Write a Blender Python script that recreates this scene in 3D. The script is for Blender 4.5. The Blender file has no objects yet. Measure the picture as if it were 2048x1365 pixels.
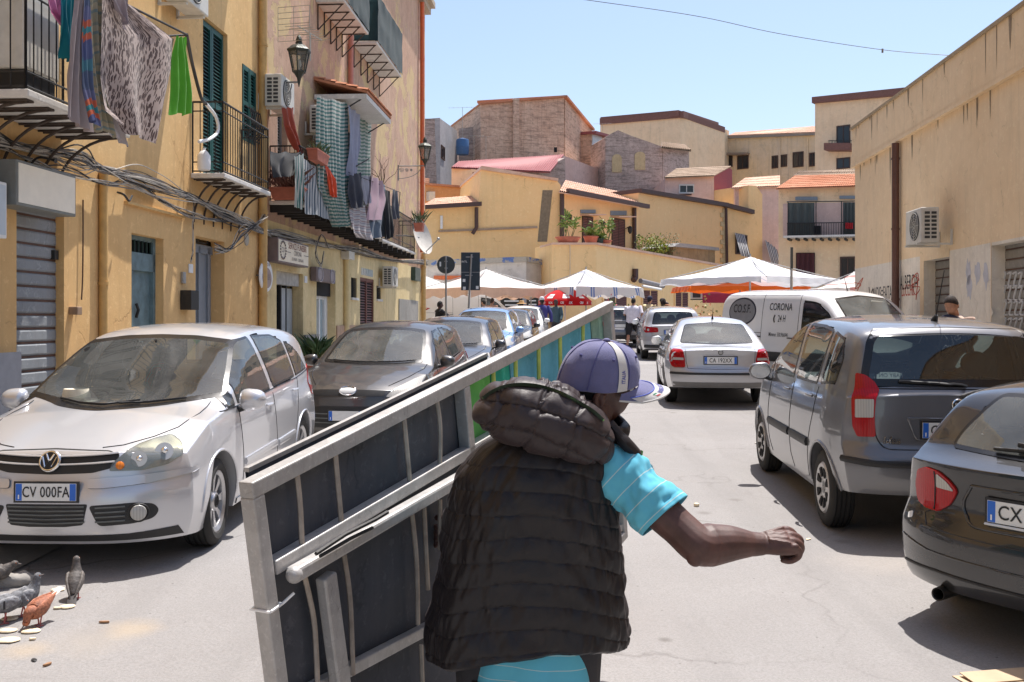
import bpy,bmesh,math,random
from mathutils import Vector,Matrix,noise
from mathutils.bvhtree import BVHTree
from mathutils.geometry import delaunay_2d_cdt
random.seed(7)
S = bpy.context.scene
COL = S.collection
PI = math.pi
# ---------------------------------------------------------------- camera, sky, sun
F,CX,HZ,HC,SL = 2000.0,1024.0,640.0,1.83,0.024
cd = bpy.data.cameras.new('camera');cam = bpy.data.objects.new('camera',cd);COL.objects.link(cam)
cam.location = (0,0,HC);cam.rotation_euler = (PI/2,0,0)
cd.sensor_width = 36;cd.lens = F/2048*36;cd.shift_y = (HZ-682.5)/2048;cd.clip_start = 0.05;cd.clip_end = 3000
S.camera = cam
SUNV = Vector((0.17,0.31,1.0)).normalized()
el = math.asin(SUNV.z);az = math.atan2(SUNV.x,SUNV.y)
W = bpy.data.worlds.new('World');S.world = W;W.use_nodes = True
_n = W.node_tree.nodes;_l = W.node_tree.links;_n.clear()
_o = _n.new('ShaderNodeOutputWorld');_b = _n.new('ShaderNodeBackground');_s = _n.new('ShaderNodeTexSky')
_s.sky_type = 'NISHITA';_s.sun_disc = False;_s.sun_elevation = el;_s.sun_rotation = az
_s.air_density = 1.0;_s.dust_density = 2.0;_s.ozone_density = 1.4;_s.altitude = 50
_b.inputs['Strength'].default_value = 0.118
_l.new(_s.outputs[0],_b.inputs[0]);_l.new(_b.outputs[0],_o.inputs[0])
sl = bpy.data.lights.new('sun','SUN');sl.energy = 4.5;sl.angle = math.radians(0.53);sl.color = (1,0.95,0.90)
so = bpy.data.objects.new('sun',sl);COL.objects.link(so);so.rotation_euler = (-SUNV).to_track_quat('-Z','Y').to_euler()
S.view_settings.view_transform = 'Standard';S.view_settings.look = 'None';S.view_settings.gamma = 1
S.view_settings.exposure = 0.74
# ---------------------------------------------------------------- helpers
def V(*a): return Vector(a)
def lerp(a,b,t): return a+(b-a)*t
def clamp(x,a=0.,b=1.): return max(a,min(b,x))
def sm(a,b,x):
    t = clamp((x-a)/(b-a)) if b != a else float(x >= a)
    return t*t*(3-2*t)
def gz(Y):
    if Y < -12: return -12*SL
    if Y > 46: return 46*SL
    return SL*Y
def P(px,py,Y): return Vector(((px-CX)/F*Y,Y,HC+(HZ-py)/F*Y))
def Gp(px,py):
    Y = F*HC/(py-HZ+SL*F);return Vector(((px-CX)/F*Y,Y,SL*Y))
def fbm(p,o=4): return noise.fractal(Vector(p),0.9,2.0,o)
def interp(pts):
    """smooth monotone-ish (pchip) interpolation through (x, y) points"""
    xs = [p[0] for p in pts];ys = [p[1] for p in pts];n = len(xs)
    h = [xs[i+1]-xs[i] for i in range(n-1)];d = [(ys[i+1]-ys[i])/h[i] for i in range(n-1)]
    m = [d[0]]+[0]*(n-2)+[d[-1]]
    for i in range(1,n-1):
        if d[i-1]*d[i] > 0:
            w1 = 2*h[i]+h[i-1];w2 = h[i]+2*h[i-1]
            m[i] = (w1+w2)/(w1/d[i-1]+w2/d[i])
    def f(x):
        if x <= xs[0]: return ys[0]
        if x >= xs[-1]: return ys[-1]
        lo = 0
        while xs[lo+1] < x: lo += 1
        t = (x-xs[lo])/h[lo];t2 = t*t;t3 = t2*t
        return (2*t3-3*t2+1)*ys[lo]+(t3-2*t2+t)*h[lo]*m[lo]+(-2*t3+3*t2)*ys[lo+1]+(t3-t2)*h[lo]*m[lo+1]
    return f
def spline(pts,n=8):
    """Catmull-Rom through 3D points"""
    p = [Vector(q) for q in pts]
    if len(p) < 3: return p
    q = [2*p[0]-p[1]]+p+[2*p[-1]-p[-2]];out = []
    for i in range(1,len(q)-2):
        for k in range(n):
            t = k/n
            out.append(0.5*((2*q[i])+(q[i+1]-q[i-1])*t+(2*q[i-1]-5*q[i]+4*q[i+1]-q[i+2])*t*t+(3*q[i]-q[i-1]-3*q[i+1]+q[i+2])*t**3))
    out.append(p[-1]);return out
def roundpoly(poly,r,n=5):
    out = [];N = len(poly)
    for i in range(N):
        a,b,c = Vector(poly[i-1]),Vector(poly[i]),Vector(poly[(i+1) % N])
        u = a-b;w = c-b;lu,lw = u.length,w.length
        rr = r[i] if isinstance(r,(list,tuple)) else r
        k = min(rr,lu*0.48,lw*0.48)
        if k < 1e-5: out.append(b);continue
        p0 = b+u/lu*k;p1 = b+w/lw*k
        for j in range(n+1):
            t = j/n;out.append((1-t)**2*p0+2*t*(1-t)*b+t*t*p1)
    return out
def inpoly(p,poly):
    x,y = p[0],p[1];c = False;j = len(poly)-1
    for i in range(len(poly)):
        xi,yi = poly[i][0],poly[i][1];xj,yj = poly[j][0],poly[j][1]
        if (yi > y) != (yj > y) and x < (xj-xi)*(y-yi)/(yj-yi)+xi: c = not c
        j = i
    return c
def distpoly(p,poly):
    p = Vector((p[0],p[1]));best = 1e9
    for i in range(len(poly)):
        a = Vector(poly[i-1][:2]);b = Vector(poly[i][:2]);ab = b-a
        t = clamp((p-a).dot(ab)/max(ab.length_squared,1e-12));best = min(best,(p-a-ab*t).length)
    return best
def resample(poly,step,closed=True):
    out = [];N = len(poly)
    for i in range(N if closed else N-1):
        a = Vector(poly[i]);b = Vector(poly[(i+1) % N]);k = max(1,int((b-a).length/step+0.5))
        for j in range(k): out.append(a.lerp(b,j/k))
    if not closed: out.append(Vector(poly[-1]))
    return out
def tri2d(poly,step):
    """triangulated fill of a 2D polygon with interior points"""
    b = [Vector(p[:2]) for p in resample([Vector(p[:2]) for p in poly],step)]
    n = len(b);xs = [p.x for p in b];ys = [p.y for p in b];pts = list(b)
    y = min(ys)+step*0.5;r = 0
    while y < max(ys):
        x = min(xs)+step*(0.5 if r % 2 else 0.25)
        while x < max(xs):
            if inpoly((x,y),b) and distpoly((x,y),b) > step*0.45: pts.append(Vector((x,y)))
            x += step
        y += step*0.87;r += 1
    vs,es,fs,*_ = delaunay_2d_cdt(pts,[(i,(i+1) % n) for i in range(n)],[],1,1e-6)
    return vs,[list(f) for f in fs],n
class MB:
    def __init__(s): s.v = [];s.f = [];s.m = [];s.uv = None
    def add(s,vs,fs,mi=0):
        o = len(s.v);s.v += [Vector(v) for v in vs]
        for f in fs: s.f.append([i+o for i in f]);s.m.append(mi)
        return s
    def box(s,c,d,M=None,mi=0,taper=None):
        c = Vector(c);hx,hy,hz = d[0]/2,d[1]/2,d[2]/2;vs = []
        for z in (-hz,hz):
            k = 1 if (taper is None or z < 0) else taper
            for x,y in ((-hx,-hy),(hx,-hy),(hx,hy),(-hx,hy)): vs.append(c+V(x*k,y*k,z))
        if M is not None: vs = [M @ v for v in vs]
        return s.add(vs,[(0,3,2,1),(4,5,6,7),(0,1,5,4),(1,2,6,5),(2,3,7,6),(3,0,4,7)],mi)
    def tube(s,pts,r,n=8,mi=0,closed=False,flat=1.0):
        pts = [Vector(p) for p in pts];N = len(pts)
        rs = r if isinstance(r,(list,tuple)) else [r]*N
        rings = [];up = None
        for i in range(N):
            a = pts[i-1] if (i > 0 or closed) else pts[i];b = pts[(i+1) % N] if (i < N-1 or closed) else pts[i]
            t = (b-a)
            if t.length < 1e-9: t = V(0,0,1)
            t.normalize()
            if up is None:
                up = V(0,0,1) if abs(t.z) < 0.9 else V(0,1,0)
            x = up.cross(t)
            if x.length < 1e-6: x = V(1,0,0).cross(t)
            x.normalize();y = t.cross(x);up = y
            rings.append([pts[i]+(x*math.cos(2*PI*k/n)+y*math.sin(2*PI*k/n)*flat)*rs[i] for k in range(n)])
        return s.loft(rings,True,not closed,mi,closed)
    def loft(s,rings,closed=True,caps=True,mi=0,loop=False):
        o = len(s.v);n = len(rings[0]);R = len(rings)
        for r in rings: s.v += [Vector(p) for p in r]
        for i in range(R if loop else R-1):
            i2 = (i+1) % R
            for k in range(n if closed else n-1):
                k2 = (k+1) % n
                s.f.append([o+i*n+k,o+i*n+k2,o+i2*n+k2,o+i2*n+k]);s.m.append(mi)
        if caps and closed and not loop:
            s.f.append([o+k for k in range(n)][::-1]);s.m.append(mi)
            s.f.append([o+(R-1)*n+k for k in range(n)]);s.m.append(mi)
        return s
    def lathe(s,prof,n=32,M=None,mi=0,axis='z',caps=True):
        rings = []
        for r,z in prof:
            ring = []
            for k in range(n):
                a = 2*PI*k/n
                p = V(r*math.cos(a),r*math.sin(a),z) if axis == 'z' else V(z,r*math.cos(a),r*math.sin(a))
                ring.append(M @ p if M is not None else p)
            rings.append(ring)
        return s.loft(rings,True,caps,mi)
    def prism(s,poly,fn,d0,d1,mi=0):
        """poly 2D, fn(u, v, d) -> 3D; extruded between depths d0 and d1 (concave ok)"""
        n = len(poly);o = len(s.v)
        pl = [Vector(p[:2]) for p in poly]
        vs,es,fs,*_ = delaunay_2d_cdt(pl,[(i,(i+1) % n) for i in range(n)],[],1,1e-7)
        k = len(vs)
        a = [fn(p[0],p[1],d0) for p in vs];b = [fn(p[0],p[1],d1) for p in vs]
        s.add(a+b,[list(f)[::-1] for f in fs]+[[i+k for i in f] for f in fs],mi)
        c = [fn(p[0],p[1],d0) for p in pl]+[fn(p[0],p[1],d1) for p in pl]
        s.add(c,[[i,(i+1) % n,(i+1) % n+n,i+n] for i in range(n)],mi)
        return s
    def quad(s,a,b,c,d,mi=0): return s.add([a,b,c,d],[(0,1,2,3)],mi)
    def grid(s,fn,nu,nv,mi=0,cu=False):
        o = len(s.v)
        for j in range(nv+1):
            for i in range(nu+1): s.v.append(Vector(fn(i/nu,j/nv)))
        for j in range(nv):
            for i in range(nu):
                a = o+j*(nu+1)+i;s.f.append([a,a+1,a+nu+2,a+nu+1]);s.m.append(mi)
        return s
    def ell(s,c,r,M=None,nu=16,nv=10,mi=0):
        c = Vector(c);r = (r,r,r) if not isinstance(r,(tuple,list)) else r;rings = []
        for j in range(nv+1):
            t = -PI/2+PI*j/nv;t = clamp(t,-PI/2+0.02,PI/2-0.02)
            ring = []
            for i in range(nu):
                a = 2*PI*i/nu;p = V(r[0]*math.cos(t)*math.cos(a),r[1]*math.cos(t)*math.sin(a),r[2]*math.sin(t))
                ring.append(c+(M @ p if M is not None else p))
            rings.append(ring)
        return s.loft(rings,True,True,mi)
    def xf(s,M): s.v = [M @ v for v in s.v];return s
    def build(s,name,mats,parent=None,smooth=True,angle=40,bevel=0,recalc=True,sub=0):
        me = bpy.data.meshes.new(name);me.from_pydata([tuple(v) for v in s.v],[],s.f)
        if not isinstance(mats,(list,tuple)): mats = [mats]
        for m in mats: me.materials.append(m)
        if any(s.m): me.polygons.foreach_set('material_index',s.m)
        if recalc:
            bm = bmesh.new();bm.from_mesh(me);bmesh.ops.recalc_face_normals(bm,faces=bm.faces);bm.to_mesh(me);bm.free()
        me.validate()
        if smooth:
            me.shade_smooth()
            if angle < 180: me.set_sharp_from_angle(angle=math.radians(angle))
        o = bpy.data.objects.new(name,me);COL.objects.link(o)
        if parent is not None: o.parent = parent
        if bevel:
            b = o.modifiers.new('bevel','BEVEL');b.width = bevel;b.segments = 2;b.limit_method = 'ANGLE';b.angle_limit = math.radians(40)
        if sub:
            m = o.modifiers.new('sub','SUBSURF');m.levels = m.render_levels = sub
        return o
def tag(o,label=None,cat=None,group=None,kind=None):
    if label: o['label'] = label
    if cat: o['category'] = cat
    if group: o['group'] = group
    if kind: o['kind'] = kind
    return o
def thing(name,label,cat,loc=(0,0,0),rz=0,group=None):
    o = bpy.data.objects.new(name,None);COL.objects.link(o);o.location = loc;o.rotation_euler = (0,0,rz);o.empty_display_size = 0.2
    return tag(o,label,cat,group)
def kids(o): return [c for c in bpy.data.objects if c.parent == o]
def copy_tree(o,parent=None):
    c = o.copy();COL.objects.link(c)
    if parent is not None: c.parent = parent
    for ch in kids(o): copy_tree(ch,c)
    return c
_tc = {}
def text_mesh(body,size=1.0,extrude=0.0,bold=0.0,sx=1.0,align='CENTER',spacing=1.0):
    cu = bpy.data.curves.new('t','FONT');cu.body = body;cu.size = size;cu.extrude = extrude;cu.offset = bold*size
    cu.align_x = align;cu.align_y = 'CENTER';cu.space_character = spacing;cu.resolution_u = 3
    o = bpy.data.objects.new('t',cu);COL.objects.link(o)
    dg = bpy.context.evaluated_depsgraph_get();me = bpy.data.meshes.new_from_object(o.evaluated_get(dg))
    vs = [Vector((v.co.x*sx,v.co.y,v.co.z)) for v in me.vertices];fs = [list(p.vertices) for p in me.polygons]
    bpy.data.objects.remove(o);bpy.data.curves.remove(cu);bpy.data.meshes.remove(me)
    return vs,fs
def frameM(o,x,y,z=None):
    x = Vector(x).normalized();y = Vector(y);y = (y-x*y.dot(x)).normalized();z = x.cross(y) if z is None else Vector(z)
    M = Matrix((x,y,z)).transposed().to_4x4();M.translation = Vector(o);return M
def disc(name,c,n,r,mat,parent,th=0.012,seg=32,ry=None,up=(0,0,1)):
    n = Vector(n).normalized();x = Vector(up).cross(n)
    x = x.normalized() if x.length > 1e-5 else V(1,0,0)
    y = n.cross(x);m = MB();ry = ry or r
    prof = [(0.0,1.0),(0.9,1.0),(0.97,0.85),(1.0,0.4),(1.0,0.0)]
    rings = [[Vector(c)+x*(r*max(k,0.01)*math.cos(a))+y*(ry*max(k,0.01)*math.sin(a))+n*th*q for a in (2*PI*j/seg for j in range(seg))] for k,q in prof]
    m.loft(rings);return m.build(name,mat,parent,True,50)
# ---------------------------------------------------------------- materials
def srgb(r,g,b):
    f = lambda c: (c/255/12.92) if c/255 <= 0.04045 else ((c/255+0.055)/1.055)**2.4
    return (f(r),f(g),f(b))
class NT:
    def __init__(s,name):
        s.mat = bpy.data.materials.new(name);s.mat.use_nodes = True;s.t = s.mat.node_tree;s.t.nodes.clear()
        s.out = s.n('ShaderNodeOutputMaterial')
    def n(s,typ,**kw):
        nd = s.t.nodes.new(typ)
        for k,v in kw.items():
            if k.startswith('p_'): setattr(nd,k[2:],v)
            else:
                key = k.replace('_',' ')
                inp = None
                for i in nd.inputs:
                    if i.name.lower() == key.lower(): inp = i;break
                if inp is None and k[0] == 'i' and k[1:].isdigit(): inp = nd.inputs[int(k[1:])]
                s.set(inp,v)
        return nd
    def set(s,inp,v):
        if isinstance(v,bpy.types.NodeSocket): s.t.links.new(v,inp)
        elif isinstance(v,bpy.types.Node): s.t.links.new(v.outputs[0],inp)
        elif isinstance(v,(tuple,list)) and inp.type == 'RGBA' and len(v) == 3: inp.default_value = (*v,1)
        else: inp.default_value = v
    def co(s,scale=(1,1,1),kind='Object',rot=(0,0,0),loc=(0,0,0)):
        tc = s.n('ShaderNodeTexCoord');mp = s.n('ShaderNodeMapping',Vector=tc.outputs[kind])
        mp.inputs['Scale'].default_value = scale;mp.inputs['Rotation'].default_value = rot;mp.inputs['Location'].default_value = loc
        return mp.outputs[0]
    def noise(s,vec,scale,detail=5,rough=0.6,dist=0.0):
        return s.n('ShaderNodeTexNoise',Vector=vec,Scale=scale,Detail=detail,Roughness=rough,Distortion=dist).outputs[0]
    def ramp(s,fac,stops,interp='LINEAR'):
        r = s.n('ShaderNodeValToRGB',Fac=fac);cr = r.color_ramp;cr.interpolation = interp
        while len(cr.elements) < len(stops): cr.elements.new(0.5)
        for e,(p,c) in zip(cr.elements,stops):
            e.position = p;e.color = (c,c,c,1) if not isinstance(c,(tuple,list)) else (*c,1)
        return r.outputs[0]
    def mix(s,fac,a,b,typ='MIX'):
        m = s.t.nodes.new('ShaderNodeMix');m.data_type = 'RGBA';m.blend_type = typ
        s.set(m.inputs[0],fac);s.set(m.inputs[6],a);s.set(m.inputs[7],b);return m.outputs[2]
    def math(s,op,a,b=0.0,c=None):
        m = s.t.nodes.new('ShaderNodeMath');m.operation = op;s.set(m.inputs[0],a);s.set(m.inputs[1],b)
        if c is not None: s.set(m.inputs[2],c)
        return m.outputs[0]
    def bump(s,h,strength=0.3,dist=0.02):
        return s.n('ShaderNodeBump',Height=h,Strength=strength,Distance=dist).outputs[0]
    def pbsdf(s,**kw):
        b = s.n('ShaderNodeBsdfPrincipled',**kw);s.t.links.new(b.outputs[0],s.out.inputs[0]);return b
_mc = {}
def simple(name,col,rough=0.6,metal=0.0,var=0.12,scale=8.0,bump=0.0,bscale=60.0,coat=0.0,spec=0.5,alpha=None,sheen=0.0):
    if name in _mc: return _mc[name]
    t = NT(name);c = t.co()
    n = t.noise(c,scale,6);cc = t.mix(t.ramp(n,[(0.3,0.0),(0.7,1.0)]),tuple(x*(1-var) for x in col),tuple(min(1,x*(1+var)) for x in col))
    kw = dict(Base_Color=cc,Roughness=t.math('ADD',rough-0.06,t.math('MULTIPLY',n,0.12)),Metallic=metal)
    b = t.pbsdf(**kw);b.inputs['Coat Weight'].default_value = coat;b.inputs['Coat Roughness'].default_value = 0.05
    b.inputs['Specular IOR Level'].default_value = spec;b.inputs['Sheen Weight'].default_value = sheen
    if bump: t.set(b.inputs['Normal'],t.bump(t.noise(c,bscale,6),bump,0.01))
    _mc[name] = t.mat;return t.mat
def plaster(name,base,alt,dark=(0.12,0.10,0.085),stain=0.35,streak=0.4,under=None,peel=0.0,bump=0.25,scale=1.0,patch=0.5,course=0.0):
    """weathered painted render: big blotches, fine grain, vertical rain streaks, optional peeling to an undercoat"""
    t = NT(name);c = t.co((scale,)*3)
    n1 = t.noise(c,0.55,6,0.6,0.3);n2 = t.noise(c,3.5,8,0.65);n3 = t.noise(c,45,4)
    col = t.mix(t.ramp(n1,[(0.35,0.0),(0.68,1.0)]),base,alt)
    col = t.mix(t.math('MULTIPLY',t.ramp(n2,[(0.42,0.0),(0.75,1.0)]),patch),col,tuple(x*0.72 for x in base))
    nf = t.noise(c,11,9,0.72,0.4);col = t.mix(t.math('MULTIPLY',t.ramp(nf,[(0.56,0.0),(0.62,1.0)]),0.35),col,tuple(min(1,x*1.25+0.03) for x in alt))
    cs = t.co((5*scale,5*scale,0.22*scale));ns = t.noise(cs,1.6,6,0.7)
    col = t.mix(t.math('MULTIPLY',t.ramp(ns,[(0.52,0.0),(0.75,1.0)]),streak),col,dark)
    n4 = t.noise(c,0.9,9,0.75,0.6)
    col = t.mix(t.math('MULTIPLY',t.ramp(n4,[(0.55,0.0),(0.72,1.0)]),stain),col,dark)
    if course:
        w = t.noise(t.co((0.9,0.9,7.0)),1.0,4,0.7,0.5);w2 = t.noise(c,6.0,8,0.8);col = t.mix(t.math('MULTIPLY',t.ramp(w,[(0.50,0.0),(0.60,1.0)]),course),col,dark);col = t.mix(t.math('MULTIPLY',t.ramp(w2,[(0.52,0.0),(0.66,1.0)]),course*1.2),col,dark)
    h = t.math('ADD',t.math('MULTIPLY',n2,0.6),t.math('MULTIPLY',n3,0.4))
    if under is not None:
        n5 = t.noise(c,0.75,10,0.62,0.5);pk = t.ramp(n5,[(0.56-peel*0.2,0.0),(0.575-peel*0.2,1.0)])
        col = t.mix(pk,col,t.mix(n2,under,tuple(x*0.6 for x in under)));h = t.math('SUBTRACT',h,t.math('MULTIPLY',pk,0.5))
    vd = t.n('ShaderNodeTexVoronoi',Vector=t.n('ShaderNodeVectorMath',p_operation='ADD',i0=c,i1=t.n('ShaderNodeVectorMath',p_operation='SCALE',i0=t.n('ShaderNodeTexNoise',Vector=c,Scale=2.0,Detail=6.0).outputs[1],Scale=0.8).outputs[0]).outputs[0],Scale=0.55,p_feature='DISTANCE_TO_EDGE')
    ck = t.math('MULTIPLY',t.ramp(vd.outputs[0],[(0.0,1.0),(0.008,0.0)]),t.math('MULTIPLY',t.ramp(n2,[(0.45,0.0),(0.6,1.0)]),0.5));col = t.mix(ck,col,tuple(x*0.45 for x in base));h = t.math('SUBTRACT',h,ck)
    col = t.mix(t.math('MULTIPLY',n3,0.22),col,(0.9,0.85,0.75),'OVERLAY')
    b = t.pbsdf(Base_Color=col,Roughness=0.9);t.set(b.inputs['Normal'],t.bump(h,bump,0.02));b.inputs['Specular IOR Level'].default_value = 0.2
    return t.mat
def paint(name,col,metal=0.6,rough=0.32,flake=True,dust=0.12,coat=1.0):
    t = NT(name);c = t.co()
    n = t.noise(c,2.2,7,0.65);dz = t.n('ShaderNodeSeparateXYZ',Vector=c).outputs[2]
    geo = t.n('ShaderNodeNewGeometry');low = t.ramp(dz,[(0.1,1.0),(0.75,0.0)])
    df = t.math('MULTIPLY',t.math('ADD',t.math('MULTIPLY',low,1.6),t.ramp(n,[(0.3,0.25),(0.75,1.0)])),dust)
    cc = t.mix(df,col,(0.36,0.32,0.27))
    cc = t.mix(geo.outputs['Backfacing'],cc,(0.03,0.03,0.032))
    b = t.pbsdf(Base_Color=cc,Metallic=t.math('MULTIPLY',metal,t.math('SUBTRACT',1.0,df)),Roughness=t.math('ADD',rough,t.math('MULTIPLY',df,0.5)))
    b.inputs['Coat Weight'].default_value = coat;b.inputs['Coat Roughness'].default_value = 0.04
    t.set(b.inputs['Coat Roughness'],t.math('ADD',0.03,t.math('MULTIPLY',df,0.35)))
    if flake: t.set(b.inputs['Normal'],t.bump(t.noise(c,900,1),0.02,0.001))
    return t.mat
def glassm(name,tint=(0.72,0.80,0.78),refl=1.0,dust=0.15,ior=1.5):
    t = NT(name);c = t.co()
    tr = t.n('ShaderNodeBsdfTransparent',Color=tint);gl = t.n('ShaderNodeBsdfGlossy',Roughness=0.015,Color=(refl,refl,refl))
    di = t.n('ShaderNodeBsdfDiffuse',Color=(0.42,0.44,0.43))
    fr = t.n('ShaderNodeFresnel',IOR=ior)
    m = t.n('ShaderNodeMixShader',Fac=t.math('ADD',t.math('MULTIPLY',fr.outputs[0],1.0),0.03));t.t.links.new(tr.outputs[0],m.inputs[1]);t.t.links.new(gl.outputs[0],m.inputs[2])
    n = t.noise(c,3.0,4,0.55);m2 = t.n('ShaderNodeMixShader',Fac=t.math('MULTIPLY',t.ramp(n,[(0.3,0.45),(0.75,1.0)]),dust))
    t.t.links.new(m.outputs[0],m2.inputs[1]);t.t.links.new(di.outputs[0],m2.inputs[2]);t.t.links.new(m2.outputs[0],t.out.inputs[0])
    return t.mat
def lensm(name,col,rough=0.08,ribs=60.0):
    t = NT(name);c = t.co()
    w = t.n('ShaderNodeTexWave',Vector=c,Scale=ribs*0.3,Distortion=0.0).outputs[1]
    b = t.pbsdf(Base_Color=t.mix(w,tuple(x*0.8 for x in col),col),Roughness=rough+0.1);b.inputs['Coat Weight'].default_value = 0.25;b.inputs['Specular IOR Level'].default_value = 0.3
    t.set(b.inputs['Normal'],t.bump(w,0.12,0.003));return t.mat
def stripes(name,cols,scale,axis=0,rough=0.85,wob=0.0,trans=0.25,kind='UV',grime=0.12):
    """cloth with colour bands; bands run across the chosen UV/object axis"""
    t = NT(name);c = t.co(kind=kind);x = t.n('ShaderNodeSeparateXYZ',Vector=c).outputs[axis]
    if wob: x = t.math('ADD',x,t.math('MULTIPLY',t.noise(c,4,3),wob))
    fr = t.math('FRACT',t.math('MULTIPLY',x,scale));k = len(cols);st = [];acc = 0;tot = sum(w for _,w in cols)
    for cc,w in cols: st.append((acc/tot,cc));acc += w
    col = t.ramp(fr,st,'CONSTANT');n = t.noise(c,6,5);col = t.mix(t.math('MULTIPLY',n,grime),col,(0.2,0.18,0.16))
    return cloth_out(t,col,rough,trans,c)
def cloth_out(t,col,rough,trans,c):
    b = t.n('ShaderNodeBsdfPrincipled',Base_Color=col,Roughness=rough);b.inputs['Specular IOR Level'].default_value = 0.15;b.inputs['Sheen Weight'].default_value = 0.15
    t.set(b.inputs['Normal'],t.bump(t.noise(c,260,2),0.12,0.003))
    tl = t.n('ShaderNodeBsdfTranslucent',Color=col);m = t.n('ShaderNodeMixShader',Fac=trans)
    t.t.links.new(b.outputs[0],m.inputs[1]);t.t.links.new(tl.outputs[0],m.inputs[2]);t.t.links.new(m.outputs[0],t.out.inputs[0]);return t.mat
def cloth(name,col,trans=0.25,rough=0.85,var=0.15):
    if name in _mc: return _mc[name]
    t = NT(name);c = t.co();n = t.noise(c,9,5);cc = t.mix(n,tuple(x*(1-var) for x in col),tuple(min(1,x*(1+var)) for x in col))
    _mc[name] = cloth_out(t,cc,rough,trans,c);return _mc[name]

M_rubber = simple('tyre_rubber',(0.022,0.021,0.02),0.85,var=0.3,bump=0.15,bscale=120)
M_black = simple('black_plastic',(0.018,0.018,0.019),0.5,var=0.2)
M_frit = simple('window_border',(0.01,0.01,0.011),0.25,var=0.1)
M_dark = simple('dark_cavity',(0.008,0.008,0.009),0.9)
M_int = simple('cabin_fabric',(0.045,0.047,0.05),0.85,var=0.2,bump=0.2)
M_dash = simple('dashboard_plastic',(0.13,0.14,0.135),0.6,var=0.15)
M_chrome = simple('chrome',(0.82,0.82,0.83),0.12,1.0,var=0.03)
M_alloy = simple('alloy_wheel',(0.50,0.50,0.51),0.35,0.85,var=0.12,scale=14)
M_hub = simple('hubcap_silver',(0.55,0.55,0.55),0.4,0.5,var=0.15,scale=14)
M_red = lensm('red_lens',(0.40,0.003,0.006));M_clear = lensm('clear_lens',(0.48,0.47,0.44));M_orange = lensm('amber_lens',(0.75,0.22,0.03))
M_head = glassm('headlight_cover',(0.86,0.85,0.76),0.9,0.40)
M_reflector = simple('lamp_reflector',(0.62,0.62,0.60),0.42,0.5,var=0.1)
M_glass = glassm('car_glass');M_glassd = glassm('car_glass_dusty',(0.62,0.70,0.70),1.0,0.22);M_tint = glassm('car_glass_tinted',(0.34,0.40,0.41),1.0,0.05)
M_plate = simple('plate_white',(0.72,0.73,0.72),0.4,var=0.06);M_pblue = simple('plate_blue',(0.02,0.13,0.55),0.4,var=0.08);M_ink = simple('black_ink',(0.012,0.012,0.013),0.5,var=0.1)
M_white = simple('white_paint',(0.78,0.78,0.77),0.5,var=0.06);M_iron = simple('black_iron',(0.02,0.019,0.018),0.6,var=0.3,scale=20,bump=0.2)
M_steel = simple('grey_steel',(0.36,0.36,0.36),0.45,0.7,var=0.2,scale=12)
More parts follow.
